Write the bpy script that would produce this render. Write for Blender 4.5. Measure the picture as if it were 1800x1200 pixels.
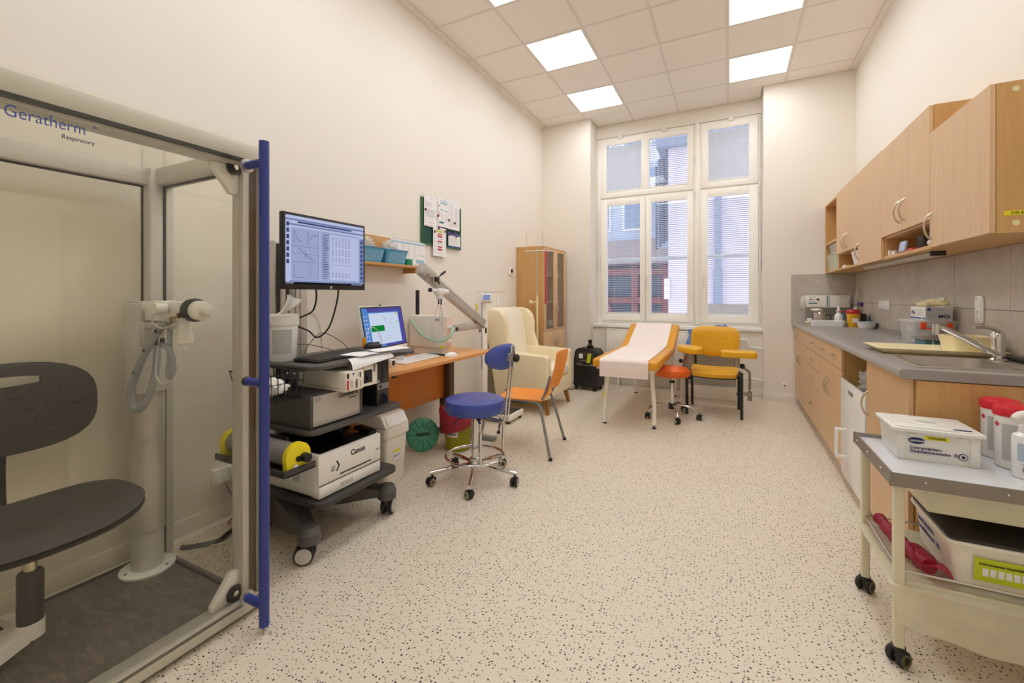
import bpy, bmesh, math, random
from mathutils import Vector, Matrix, Euler
random.seed(7)
for o in list(bpy.data.objects):
    bpy.data.objects.remove(o, do_unlink=True)
SC = bpy.context.scene
COL = SC.collection
PI = math.pi
R = math.radians

# ---------------------------------------------------------------- camera (metres; x right, y into the room, z up)
FPX, HOR, YAW, EYE = 764.3, 519.9, 26.74, 1.24
cam = bpy.data.cameras.new('camera')
cam.sensor_width = 36.0
cam.lens = FPX / 1800 * 36.0
cam.shift_y = -(600 - HOR) / 1800
cam.clip_start = 0.05
cam.clip_end = 200
camo = bpy.data.objects.new('camera', cam)
camo.location = (0, 0, EYE)
camo.rotation_euler = (PI / 2, 0, R(YAW))
COL.objects.link(camo)
SC.camera = camo

# ---------------------------------------------------------------- sky, exposure
world = bpy.data.worlds.new('overcast_sky')
SC.world = world
world.use_nodes = True
bgn = world.node_tree.nodes['Background']
bgn.inputs[0].default_value = (0.80, 0.86, 1.0, 1)
bgn.inputs[1].default_value = 2.3
SC.view_settings.view_transform = 'Standard'
SC.view_settings.look = 'None'
SC.view_settings.gamma = 1.0
SC.view_settings.exposure = 0.0
SC.view_settings.use_curve_mapping = False
SC.cycles.diffuse_bounces = 6
SC.cycles.max_bounces = 12
SC.cycles.transparent_max_bounces = 24
LIGHT_POWER = 9.8
LIGHT_COL = (0.94, 0.985, 1.02)

# ---------------------------------------------------------------- materials
def lin(c):
    if isinstance(c, str):
        c = c.lstrip('#'); c = tuple(int(c[i:i + 2], 16) / 255 for i in (0, 2, 4))
    return tuple(x / 12.92 if x <= 0.04045 else ((x + 0.055) / 1.055) ** 2.4 for x in c) + (1,)

class NT:
    def __init__(s, name):
        s.m = bpy.data.materials.new(name); s.m.use_nodes = True
        s.t = s.m.node_tree; s.t.nodes.clear()
        s.out = s.n('ShaderNodeOutputMaterial')
    def n(s, kind, **kw):
        x = s.t.nodes.new(kind)
        for k, v in kw.items():
            if k.startswith('_'): setattr(x, k[1:], v)
        return x
    def l(s, a, b): s.t.links.new(a, b)
    def math(s, op, a, b=None, c=None):
        x = s.n('ShaderNodeMath', _operation=op)
        for i, v in enumerate((a, b, c)):
            if v is None: continue
            if isinstance(v, (int, float)): x.inputs[i].default_value = v
            else: s.l(v, x.inputs[i])
        return x.outputs[0]
    def mix(s, f, a, b):
        x = s.n('ShaderNodeMix', _data_type='RGBA')
        if isinstance(f, (int, float)): x.inputs[0].default_value = f
        else: s.l(f, x.inputs[0])
        for i, v in ((6, a), (7, b)):
            if isinstance(v, tuple): x.inputs[i].default_value = v
            else: s.l(v, x.inputs[i])
        return x.outputs[2]
    def coord(s, scale=(1, 1, 1), kind='Object'):
        tc = s.n('ShaderNodeTexCoord'); mp = s.n('ShaderNodeMapping')
        mp.inputs['Scale'].default_value = scale
        s.l(tc.outputs[kind], mp.inputs['Vector']); return mp.outputs[0]
    def noise(s, vec, scale=5, detail=3, rough=0.5, dist=0):
        x = s.n('ShaderNodeTexNoise'); s.l(vec, x.inputs['Vector'])
        x.inputs['Scale'].default_value = scale; x.inputs['Detail'].default_value = detail
        x.inputs['Roughness'].default_value = rough; x.inputs['Distortion'].default_value = dist
        return x.outputs['Fac']
    def ramp(s, f, stops):
        x = s.n('ShaderNodeValToRGB'); s.l(f, x.inputs[0])
        e = x.color_ramp.elements
        while len(e) < len(stops): e.new(0.5)
        for q, (p, c) in zip(e, stops): q.position = p; q.color = c
        return x.outputs[0]
    def bsdf(s, col, rough=0.5, metal=0.0, bump=None, bstr=0.1, bdist=0.01, **kw):
        b = s.n('ShaderNodeBsdfPrincipled')
        if isinstance(col, tuple): b.inputs['Base Color'].default_value = col
        else: s.l(col, b.inputs['Base Color'])
        if isinstance(rough, (int, float)): b.inputs['Roughness'].default_value = rough
        else: s.l(rough, b.inputs['Roughness'])
        b.inputs['Metallic'].default_value = metal
        for k, v in kw.items(): b.inputs[k].default_value = v
        if bump is not None:
            bp = s.n('ShaderNodeBump'); bp.inputs['Strength'].default_value = bstr
            bp.inputs['Distance'].default_value = bdist
            s.l(bump, bp.inputs['Height']); s.l(bp.outputs[0], b.inputs['Normal'])
        s.l(b.outputs[0], s.out.inputs[0]); return s.m

M = {}
def plain(name, c, rough=0.5, metal=0.0, var=0.06, scale=9, bstr=0.0, bscale=200, **kw):
    """procedural plastic / paint / metal: gentle mottling plus optional fine relief"""
    t = NT(name); v = t.coord(); c = lin(c)
    f = t.noise(v, scale, 3)
    lo = tuple(x * (1 - var) for x in c[:3]) + (1,); hi = tuple(min(1, x * (1 + var)) for x in c[:3]) + (1,)
    col = t.mix(f, lo, hi)
    bump = t.noise(v, bscale, 2) if bstr else None
    M[name] = t.bsdf(col, rough, metal, bump, bstr, 0.002, **kw)
    return M[name]
def wood(name, c1, c2, axis='z', rough=0.42, scale=1.0):
    t = NT(name)
    sc = {'z': (14, 14, 0.8), 'y': (14, 0.8, 14), 'x': (0.8, 14, 14)}[axis]
    v = t.coord(tuple(x * scale for x in sc))
    f = t.noise(v, 3.0, 6, 0.6, 0.6); f2 = t.noise(v, 14, 3, 0.5)
    g = t.math('ADD', t.math('MULTIPLY', f, 0.75), t.math('MULTIPLY', f2, 0.25))
    col = t.ramp(g, [(0.3, lin(c1)), (0.7, lin(c2))])
    M[name] = t.bsdf(col, rough, 0, f2, 0.06, 0.001)
def emis(name, c, s=1.0):
    t = NT(name); v = t.coord(); f = t.noise(v, 3, 1)
    c = lin(c); e = t.n('ShaderNodeEmission')
    t.l(t.mix(f, tuple(x * 0.97 for x in c[:3]) + (1,), c), e.inputs[0]); e.inputs[1].default_value = s
    t.l(e.outputs[0], t.out.inputs[0]); M[name] = t.m
def glass(name, tint=(1, 1, 1), refl=1.0, rough=0.0, dirt=0.0):
    """thin pane: tinted see-through plus Schlick reflection"""
    t = NT(name)
    tr = t.n('ShaderNodeBsdfTransparent'); tr.inputs[0].default_value = tint + (1,)
    gl = t.n('ShaderNodeBsdfGlossy'); gl.inputs['Roughness'].default_value = rough
    lw = t.n('ShaderNodeLayerWeight'); lw.inputs[0].default_value = 0.5
    p = t.math('POWER', lw.outputs['Facing'], 5.0)
    f = t.math('MULTIPLY', t.math('MULTIPLY_ADD', p, 0.96, 0.04), refl)
    mx = t.n('ShaderNodeMixShader'); t.l(f, mx.inputs[0]); t.l(tr.outputs[0], mx.inputs[1]); t.l(gl.outputs[0], mx.inputs[2])
    last = mx.outputs[0]
    if dirt:
        d = t.n('ShaderNodeBsdfDiffuse'); d.inputs[0].default_value = (0.8, 0.78, 0.72, 1)
        m2 = t.n('ShaderNodeMixShader'); v = t.coord()
        t.l(t.math('MULTIPLY', t.noise(v, 4, 3), dirt), m2.inputs[0])
        t.l(last, m2.inputs[1]); t.l(d.outputs[0], m2.inputs[2]); last = m2.outputs[0]
    t.l(last, t.out.inputs[0]); M[name] = t.m
def film(name, c, alpha):
    """translucent plastic sheet or clear plastic box wall"""
    t = NT(name); v = t.coord()
    tr = t.n('ShaderNodeBsdfTransparent'); tr.inputs[0].default_value = (1, 1, 1, 1)
    b = t.n('ShaderNodeBsdfPrincipled'); b.inputs['Base Color'].default_value = lin(c); b.inputs['Roughness'].default_value = 0.25
    tl = t.n('ShaderNodeBsdfTranslucent'); tl.inputs[0].default_value = lin(c)
    m1 = t.n('ShaderNodeMixShader'); m1.inputs[0].default_value = 0.35
    t.l(b.outputs[0], m1.inputs[1]); t.l(tl.outputs[0], m1.inputs[2])
    mx = t.n('ShaderNodeMixShader')
    t.l(t.math('MULTIPLY_ADD', t.noise(v, 12, 3), 0.25, alpha - 0.12), mx.inputs[0])
    t.l(tr.outputs[0], mx.inputs[1]); t.l(m1.outputs[0], mx.inputs[2])
    t.l(mx.outputs[0], t.out.inputs[0]); M[name] = t.m

def floor_mat():
    t = NT('speckled_vinyl'); v = t.coord()
    big = t.noise(v, 1.3, 3); fine = t.noise(v, 260, 2)
    base = t.mix(big, lin('#e0d2bc'), lin('#e9dcc8'))
    base = t.mix(t.math('MULTIPLY', fine, 0.25), base, lin('#efe6d6'))
    def chips(scale, thr, dens, seed):
        mp = t.n('ShaderNodeMapping'); mp.inputs['Location'].default_value = (seed, seed * 0.7, 0)
        t.l(v, mp.inputs[0])
        dn = t.n('ShaderNodeTexNoise'); t.l(mp.outputs[0], dn.inputs['Vector']); dn.inputs['Scale'].default_value = 130
        mxv = t.n('ShaderNodeVectorMath', _operation='MULTIPLY_ADD')
        t.l(dn.outputs['Color'], mxv.inputs[0]); mxv.inputs[1].default_value = (0.005, 0.005, 0); t.l(mp.outputs[0], mxv.inputs[2])
        vo = t.n('ShaderNodeTexVoronoi', _voronoi_dimensions='2D', _distance='CHEBYCHEV')
        t.l(mxv.outputs[0], vo.inputs['Vector']); vo.inputs['Scale'].default_value = scale
        sp = t.n('ShaderNodeSeparateColor'); t.l(vo.outputs['Color'], sp.inputs[0])
        rad = t.math('MULTIPLY_ADD', sp.outputs[1], thr * 0.9, thr * 0.45)
        a = t.math('LESS_THAN', vo.outputs['Distance'], rad)
        return t.math('MULTIPLY', a, t.math('LESS_THAN', sp.outputs[0], dens))
    dark = t.math('MAXIMUM', chips(58, 0.14, 0.50, 0.0), chips(74, 0.135, 0.32, 3.3))
    base = t.mix(t.math('MULTIPLY', chips(64, 0.15, 0.12, 9.1), 0.6), base, lin('#efe6d6'))
    base = t.mix(t.math('MULTIPLY', chips(66, 0.15, 0.12, 5.7), 0.8), base, lin('#8a7a66'))
    col = t.mix(dark, base, lin('#1d1a18'))
    M['floor'] = t.bsdf(col, 0.42, 0, fine, 0.03, 0.001)
def wall_mat(name, a, b):
    t = NT(name); v = t.coord()
    M[name] = t.bsdf(t.mix(t.noise(v, 0.9, 3), lin(a), lin(b)), 0.85, 0, t.noise(v, 140, 3), 0.08, 0.002)
def tile_mat():
    t = NT('concrete_tile'); v = t.coord()
    f = t.noise(v, 7, 7, 0.65, 0.4); g = t.noise(v, 90, 3)
    c = t.ramp(f, [(0.3, lin('#b6aca1')), (0.7, lin('#cdc3b7'))])
    M['tile'] = t.bsdf(t.mix(t.math('MULTIPLY', g, 0.25), c, lin('#d6ccc0')), 0.45, 0, g, 0.05, 0.001)
def platform_mat():
    t = NT('dark_laminate'); v = t.coord((2.2, 7, 1)); w = t.coord()
    f = t.noise(v, 5, 8, 0.7, 0.5); g = t.noise(w, 70, 4, 0.6)
    c = t.ramp(f, [(0.3, lin('#5c544d')), (0.55, lin('#786e65')), (0.75, lin('#9c9288'))])
    M['platform'] = t.bsdf(t.mix(t.math('MULTIPLY', g, 0.4), c, lin('#564d46')), 0.55, 0, g, 0.08, 0.001)
floor_mat(); tile_mat(); platform_mat()
wall_mat('wall', '#eee7dc', '#f2ebe1'); wall_mat('ceil_tile', '#f3ebe2', '#f6efe7'); wall_mat('cove', '#ece5da', '#f0e9df')
wood('beech', '#d3ab7c', '#e3bf95', 'z'); wood('beech_y', '#d3ab7c', '#e3bf95', 'y'); wood('beech_side', '#c99a5c', '#d6aa70', 'z')
wood('cherry', '#dc9856', '#e7aa69', 'y', 0.35); wood('cherry_panel', '#cd7c2e', '#da8b3a', 'y', 0.4); wood('oak_shelf', '#bb8445', '#cd9a5c', 'y')
wood('legwood', '#8a5a22', '#a87030', 'z', 0.3)
for a in [
    ('white_paint', '#f6f1e8', .45), ('white', '#eeebe4', .4), ('white_gloss', '#f4f2ee', .2), ('cream_plastic', '#f2ebdd', .35),
    ('paper', '#f3f1f1', .8), ('paperroll', '#f6e8e0', .85), ('black', '#1c1b1b', .45), ('black_gloss', '#0f0f11', .15), ('dark', '#35322f', .5),
    ('chair_black', '#3a3431', .5), ('cartgrey', '#55524f', .45), ('cartdark', '#3d3a38', .5), ('midgrey', '#8d8a86', .45), ('lightgrey', '#c9c5bf', .45),
    ('silverpaint', '#c2bdb5', .35, .3), ('blue', '#333f92', .35), ('blue_vinyl', '#4355a6', .3), ('navy', '#20285e', .4), ('skyblue', '#5aa9d2', .35),
    ('yellow', '#f2df1e', .4), ('yellow_vinyl', '#e8ac13', .4), ('mustard_vinyl', '#e6a01f', .42), ('orange_vinyl', '#e5641b', .4), ('orange', '#f59432', .4),
    ('cream_leather', '#f6e7c3', .38), ('cream_leather_light', '#f8efd8', .36), ('red', '#c81f28', .35), ('redlid', '#d3202f', .35), ('darkred', '#8c1a26', .3), ('green', '#4a9a79', .4), ('greenrib', '#2c6e54', .5),
    ('greenframe', '#2f6a33', .4), ('boardgreen', '#234b40', .7), ('brightgreen', '#10905a', .5), ('lime', '#c8d617', .45), ('sticker', '#f0e417', .5),
    ('worktop', '#9b9691', .33), ('toffee', '#5a4638', .5), ('tray', '#efe0b4', .4), ('teal', '#4e7f86', .4), ('pale_green', '#b7dcc4', .3),
    ('boothbeige', '#cfcbc3', .4, .15), ('postgrey', '#d0ccc7', .4, .15), ('trolley', '#e6dec2', .4), ('salmon', '#f1d6c9', .5), ('printgrey', '#9a9a9c', .7),
    ('printlight', '#c6c4c8', .7), ('printblue', '#3f55a0', .7), ('printteal', '#2f7f86', .7), ('printred', '#c22c48', .7), ('printlime', '#c3cf45', .7), ('printpink', '#c98b96', .7),
    ('magnet', '#7c1726', .3), ('curtain', '#7ba0d4', .6), ('scarf', '#6a93d0', .5), ('printcyan', '#a8cbdc', .7), ('tissue', '#f5f1ea', .9), ('gloves', '#e8dcae', .6),
    ('pinkcable', '#b06a94', .5), ('greencable', '#5f8a62', .5), ('paleblue', '#b7c6d6', .4), ('olive', '#5c5a3a', .5), ('ink', '#22305f', .6), ('orange_clip', '#f04f18', .4), ('purple', '#5b3a86', .4)]:
    plain(a[0], a[1], a[2], a[3] if len(a) > 3 else 0.0)
plain('chrome', '#d9d6d2', .12, 1.0, .03); plain('steel', '#d2ccc4', .36, 1.0, .06, 30); plain('alu', '#c8c4bc', .38, .85, .05); plain('brass', '#cfc5b2', .3, 1.0, .05)
plain('zinc', '#9a948c', .4, .9, .12, 20); plain('trolleytop', '#dddde0', .12, .0, .03); plain('bronze_foot', '#9a7a2a', .25, .8, .1)
plain('fabric_black', '#2e2a28', .8, 0, .1, 40, .3, 300)
plain('chair_pad', '#3d3733', .6, 0, .12, 60, .05, 240)
plain('rubber', '#242220', .6); plain('outwall_pink', '#d8cbd2', .8, 0, .05, 2); plain('outwall_blue', '#bcc8da', .7, 0, .08, 2); plain('outwall_brown', '#a3938f', .8, 0, .08, 3)
plain('outred', '#8c5452', .7, 0, .1, 3); plain('outdark', '#4a5260', .5, 0, .2, 2); plain('outglass', '#7f93ad', .1, 0, .2, 1); plain('snow', '#f2f4f8', .9); plain('outgrey', '#8a94a6', .7)
plain('blind', '#d2d7e2', .5); plain('printblack', '#26262a', .7)
plain('cat_lead', '#1d1d1f', .5)
emis('panel', (1, 1, 1), LIGHT_POWER)
for n_ in M['panel'].node_tree.nodes:
    if n_.type == 'MIX': n_.inputs[6].default_value = LIGHT_COL + (1,); n_.inputs[7].default_value = LIGHT_COL + (1,)
for n_, c_, s_ in [('scr_bg', '#aab4de', .8), ('scr_light', '#c3cbee', .85), ('scr_mid', '#8593c9', .7), ('scr_dark', '#4b578f', .6), ('scr_bar', '#20222c', .5), ('scr_line', '#39426e', .5),
                   ('aio_blue', '#5a90dc', .8), ('aio_violet', '#5a52a8', .8), ('aio_win', '#cfdcf2', .9), ('aio_green', '#128a34', .8), ('aio_lime', '#a8dc2c', .9), ('lcd', '#8fa6d8', .7)]:
    emis(n_, c_, s_)
glass('booth_glass', (0.998, 0.996, 0.968), 0.58)
glass('pane_glass', (0.97, 0.985, 1.0), 1.0)
glass('cab_glass', (0.92, 0.91, 0.88), 1.2)
film('clear_plastic', '#f0eeea', 0.3); film('bag_white', '#f2eeea', 0.55); film('bag_red', '#c8385a', 0.8); film('bag_yellow', '#f4eed8', 0.6); film('bin_yellow', '#b9b81c', 0.9)
film('tube_clear', '#b9bcc0', 0.8); film('smoke', '#6d5f5c', 0.6); film('box_green', '#e9ecd2', 0.85)

# ---------------------------------------------------------------- mesh building
def crom(pts, n=6, closed=False):
    P = [Vector(p) for p in pts]; out = []; m = len(P)
    rng = range(m if closed else m - 1)
    for i in rng:
        p1, p2 = P[i], P[(i + 1) % m]
        p0 = P[i - 1] if (i > 0 or closed) else p1 * 2 - p2
        p3 = P[(i + 2) % m] if (i + 2 < m or closed) else p2 * 2 - p1
        for k in range(n):
            t = k / n
            out.append(0.5 * ((2 * p1) + (p2 - p0) * t + (2 * p0 - 5 * p1 + 4 * p2 - p3) * t * t + (3 * p1 - p0 - 3 * p2 + p3) * t ** 3))
    if not closed: out.append(P[-1])
    return out
def frame(d):
    d = Vector(d).normalized()
    a = Vector((0, 0, 1)) if abs(d.z) < 0.95 else Vector((1, 0, 0))
    x = d.cross(a).normalized(); return x, x.cross(d).normalized(), d
class B:
    def __init__(s): s.bm = bmesh.new()
    def _box(s, mat, bev, seg):
        g = bmesh.ops.create_cube(s.bm, size=1.0)['verts']
        bmesh.ops.transform(s.bm, matrix=mat, verts=g)
        if bev:
            es = list({e for v in g for e in v.link_edges})
            bmesh.ops.bevel(s.bm, geom=es, offset=bev, segments=seg, profile=0.5, affect='EDGES', clamp_overlap=True)
        return s
    def box(s, x0, x1, y0, y1, z0, z1, bev=0, seg=2):
        m = Matrix.Translation(((x0 + x1) / 2, (y0 + y1) / 2, (z0 + z1) / 2)) @ Matrix.Diagonal((abs(x1 - x0), abs(y1 - y0), abs(z1 - z0), 1))
        return s._box(m, bev, seg)
    def obox(s, c, size, rot=(0, 0, 0), bev=0, seg=2):
        m = Matrix.Translation(c) @ Euler(rot).to_matrix().to_4x4() @ Matrix.Diagonal((*size, 1))
        return s._box(m, bev, seg)
    def bar(s, p0, p1, w, h, bev=0):
        p0, p1 = Vector(p0), Vector(p1); x, y, d = frame(p1 - p0)
        m = Matrix((x, y, d)).transposed().to_4x4(); m.translation = (p0 + p1) / 2
        return s._box(m @ Matrix.Diagonal((w, h, (p1 - p0).length, 1)), bev, 2)
    def rings(s, rs, closed=False, cap=True):
        V = [[s.bm.verts.new(p) for p in r] for r in rs]; n = len(V[0]); m = len(V)
        for i in range(m if closed else m - 1):
            a, b = V[i], V[(i + 1) % m]
            for k in range(n):
                try: s.bm.faces.new((a[k], a[(k + 1) % n], b[(k + 1) % n], b[k]))
                except ValueError: pass
        if cap and not closed:
            for r in (V[0][::-1], V[-1]):
                try: s.bm.faces.new(r)
                except ValueError: pass
        return s
    def cyl(s, p0, p1, r, r2=None, seg=16, cap=True):
        r2 = r if r2 is None else r2; p0, p1 = Vector(p0), Vector(p1); x, y, d = frame(p1 - p0)
        ring = lambda p, q: [p + (x * math.cos(2 * PI * k / seg) + y * math.sin(2 * PI * k / seg)) * q for k in range(seg)]
        return s.rings([ring(p0, r), ring(p1, r2)], cap=cap)
    def tube(s, pts, r, seg=8, n=6, closed=False, smooth=True, prof=None):
        P = crom(pts, n, closed) if smooth else [Vector(p) for p in pts]
        m = len(P); rs = []; up = None
        for i, p in enumerate(P):
            d = (P[(i + 1) % m] - P[i - 1]) if closed else (P[min(i + 1, m - 1)] - P[max(i - 1, 0)])
            if d.length < 1e-9: d = Vector((0, 0, 1))
            d.normalize()
            if up is None: x, y, _ = frame(d)
            else:
                x = (up - d * up.dot(d))
                x = x.normalized() if x.length > 1e-6 else frame(d)[0]
                y = d.cross(x)
            up = x
            q = r(i / max(1, m - 1)) if callable(r) else r
            rs.append([p + (x * math.cos(2 * PI * k / seg) + y * math.sin(2 * PI * k / seg)) * q for k in range(seg)])
        return s.rings(rs, closed)
    def lathe(s, prof, c=(0, 0, 0), seg=24, d=(0, 0, 1), sx=1, sy=1):
        x, y, dd = frame(d); c = Vector(c)
        if dd.z > 0.99: x, y = Vector((1, 0, 0)), Vector((0, 1, 0))
        rs = [[c + dd * h + (x * sx * math.cos(2 * PI * k / seg) + y * sy * math.sin(2 * PI * k / seg)) * max(q, 1e-4) for k in range(seg)] for q, h in prof]
        return s.rings(rs)
    def prism(s, poly, ax, a, b, bev=0, seg=2):
        f = {'x': lambda p, t: (t, p[0], p[1]), 'y': lambda p, t: (p[0], t, p[1]), 'z': lambda p, t: (p[0], p[1], t)}[ax]
        v0 = [s.bm.verts.new(f(p, a)) for p in poly]; v1 = [s.bm.verts.new(f(p, b)) for p in poly]; n = len(poly)
        fs = [s.bm.faces.new(v0), s.bm.faces.new(v1[::-1])]
        for k in range(n): fs.append(s.bm.faces.new((v0[k], v1[k], v1[(k + 1) % n], v0[(k + 1) % n])))
        bmesh.ops.recalc_face_normals(s.bm, faces=fs)
        if bev:
            es = list({e for q in fs for e in q.edges})
            bmesh.ops.bevel(s.bm, geom=es, offset=bev, segments=seg, profile=0.5, affect='EDGES', clamp_overlap=True)
        return s
    def ball(s, c, r, seg=16, rings=10):
        r = (r, r, r) if isinstance(r, (int, float)) else r; c = Vector(c); rs = []
        for i in range(rings + 1):
            a = -PI / 2 + PI * i / rings; q = max(math.cos(a), 1e-3)
            rs.append([c + Vector((r[0] * q * math.cos(2 * PI * k / seg), r[1] * q * math.sin(2 * PI * k / seg), r[2] * math.sin(a))) for k in range(seg)])
        return s.rings(rs)
    def quad(s, a, b, c, d):
        s.bm.faces.new([s.bm.verts.new(p) for p in (a, b, c, d)]); return s
    def grid(s, fn, nu, nv, thick=0.0, nrm=None):
        """fn(u,v)->point; optional thickness along nrm (vector) closes it to a solid sheet"""
        V = [[s.bm.verts.new(fn(i / nu, j / nv)) for j in range(nv + 1)] for i in range(nu + 1)]
        fs = []
        for i in range(nu):
            for j in range(nv): fs.append(s.bm.faces.new((V[i][j], V[i + 1][j], V[i + 1][j + 1], V[i][j + 1])))
        if thick:
            nn = Vector(nrm) if nrm else None
            s.bm.normal_update()
            W = [[s.bm.verts.new(V[i][j].co + (nn if nn else V[i][j].normal) * thick) for j in range(nv + 1)] for i in range(nu + 1)]
            for i in range(nu):
                for j in range(nv): s.bm.faces.new((W[i][j], W[i][j + 1], W[i + 1][j + 1], W[i + 1][j]))
            for i in range(nu):
                s.bm.faces.new((V[i][0], W[i][0], W[i + 1][0], V[i + 1][0])); s.bm.faces.new((V[i][nv], V[i + 1][nv], W[i + 1][nv], W[i][nv]))
            for j in range(nv):
                s.bm.faces.new((V[0][j], V[0][j + 1], W[0][j + 1], W[0][j])); s.bm.faces.new((V[nu][j], W[nu][j], W[nu][j + 1], V[nu][j + 1]))
        return s
    def xf(s, m):
        bmesh.ops.transform(s.bm, matrix=m, verts=s.bm.verts[:]); return s
    def mesh(s, name, off=None, angle=38, recalc=True):
        if off is not None: bmesh.ops.translate(s.bm, vec=-Vector(off), verts=s.bm.verts[:])
        if recalc: bmesh.ops.recalc_face_normals(s.bm, faces=s.bm.faces[:])
        me = bpy.data.meshes.new(name); s.bm.to_mesh(me); s.bm.free()
        for p in me.polygons: p.use_smooth = True
        me.set_sharp_from_angle(angle=R(angle))
        return me
def obj(name, me, mat, parent=None):
    o = bpy.data.objects.new(name, me); COL.objects.link(o)
    if isinstance(me, bpy.types.Mesh) and not me.materials: me.materials.append(M[mat] if isinstance(mat, str) else mat)
    if parent is not None: o.parent = parent
    return o
def root_of(o):
    while o.parent is not None: o = o.parent
    return o
def thing(name, label, cat, loc=(0, 0, 0), rz=0, group=None):
    o = bpy.data.objects.new(name, None); COL.objects.link(o); o.empty_display_size = 0.05
    o.location = loc; o.rotation_euler = (0, 0, rz); o['label'] = label; o['category'] = cat
    if group: o['group'] = group
    return o
def part(name, b, mat, parent, label=None, world=True, kind=None, angle=38, recalc=True):
    """one part; world=True: the builder used room coordinates, else coordinates local to the thing's base"""
    r = root_of(parent)
    off = r.location if world and r.type == 'EMPTY' else None
    o = obj(name, b.mesh(name, off, angle, recalc), mat, parent)
    if label: o['label'] = label
    if kind: o['kind'] = kind
    return o
def solo(name, b, mat, label, cat, group=None, kind=None, angle=38):
    o = obj(name, b.mesh(name, None, angle), mat)
    o['label'] = label; o['category'] = cat
    if group: o['group'] = group
    if kind: o['kind'] = kind
    return o
def struct(name, b, mat, parent=None, label=None):
    o = obj(name, b.mesh(name), mat, parent)
    if parent is None: o['kind'] = 'structure'
    if label: o['label'] = label
    return o
def copy_tree(o, parent=None):
    c = o.copy(); COL.objects.link(c); c.parent = parent
    for ch in list(o.children): copy_tree(ch, c)
    return c
def text(body, size, mat, parent, o, right, up, name='lettering', align='LEFT', world=True, sx=1.0, thick=0.0004, bold=0.0):
    cu = bpy.data.curves.new('t', 'FONT'); cu.body = body; cu.size = size; cu.align_x = align; cu.extrude = thick; cu.offset = bold
    cu.resolution_u = 3
    ob = bpy.data.objects.new('t', cu); COL.objects.link(ob)
    dg = bpy.context.evaluated_depsgraph_get(); dg.update()
    me = bpy.data.meshes.new_from_object(ob.evaluated_get(dg)); bpy.data.objects.remove(ob); bpy.data.curves.remove(cu)
    r, u = Vector(right).normalized(), Vector(up).normalized(); n = r.cross(u)
    m = Matrix((r * sx, u, n)).transposed().to_4x4(); m.translation = Vector(o) + n * 0.0006
    rt = root_of(parent)
    if world and rt.type == 'EMPTY': m = Matrix.Translation(-rt.location) @ m
    me.transform(m)
    q = obj(name, me, mat, parent); return q
def decals(parent, mat, o, right, up, rects, name='print', world=True, lift=0.0008, label=None):
    """thin printed patches: rects (x0,y0,x1,y1) measured on the plane at o"""
    o = Vector(o); r, u = Vector(right).normalized(), Vector(up).normalized(); n = r.cross(u); b = B()
    for (x0, y0, x1, y1) in rects:
        q = [o + r * x + u * y for x, y in ((x0, y0), (x1, y0), (x1, y1), (x0, y1))]
        b.rings([[p + n * 0.0001 for p in q], [p + n * lift for p in q]])
    return part(name, b, mat, parent, label, world, 'stuff' if len(rects) > 1 else None)
def rr(x0, x1, y0, y1, r, n=5):
    """rounded rectangle outline"""
    out = []
    for cx, cy, a in ((x1 - r, y1 - r, 0), (x0 + r, y1 - r, 90), (x0 + r, y0 + r, 180), (x1 - r, y0 + r, 270)):
        for k in range(n + 1):
            t = R(a + 90 * k / n); out.append((cx + r * math.cos(t), cy + r * math.sin(t)))
    return out

# ================================================================ ROOM
XL, XR, YB, YP, YN, YW, ZC = -2.5, 1.225, -1.6, 5.96, 6.14, 6.30, 3.73
WX0, WX1 = -1.77, 0.345        # window recess
struct('floor', B().box(-2.7, 1.5, -1.8, 6.6, -0.12, 0), 'floor')
struct('wall_left', B().box(-2.7, XL, -1.8, 6.6, 0, 3.9), 'wall')
struct('wall_right', B().box(XR, 1.42, -1.8, 6.6, 0, 3.9), 'wall')
struct('wall_back', B().box(XL, XR, -1.8, YB, 0, 3.9), 'wall')
struct('wall_far', B().box(XL, WX0, YP, 6.6, 0, 3.9).box(WX1, XR, YP, 6.6, 0, 3.9).box(WX0, WX1, YN, 6.6, 0, 0.80).box(WX0, WX1, YW, 6.6, 3.545, 3.9), 'wall')
struct('baseboard_left', B().box(XL, XL + 0.006, -1.6, YP, 0, 0.10, 0.002).prism([(XL + .006, 0), (XL + .02, 0), (XL + .006, .016)], 'y', -1.6, YP), 'cove')
struct('baseboard_far', B().box(XL, WX0, YP - 0.006, YP, 0, 0.10, 0.002).box(WX1, 0.72, YP - 0.006, YP, 0, 0.10, 0.002).box(WX0, WX1, YN - 0.006, YN, 0, 0.10, 0.002)
       .box(WX1 - .006, WX1, YP - .006, YN, 0, .10, .002), 'cove')
struct('baseboard_right', B().box(XR - 0.006, XR, -1.6, 2.3, 0, 0.10, 0.002), 'cove')
# door behind the camera (its reflection shows in the booth glass)
dr = struct('door_1', B().box(-0.35, 0.60, YB, YB + 0.05, 0, 2.08, 0.004).box(-0.28, 0.53, YB + .05, YB + 0.07, 0.01, 2.0, 0.003), 'white_paint')
part('door_handle', B().cyl((0.46, YB + .07, 1.05), (0.46, YB + .12, 1.05), .01).cyl((0.47, YB + .12, 1.05), (0.34, YB + .12, 1.05), .009), 'alu', dr)

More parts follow.
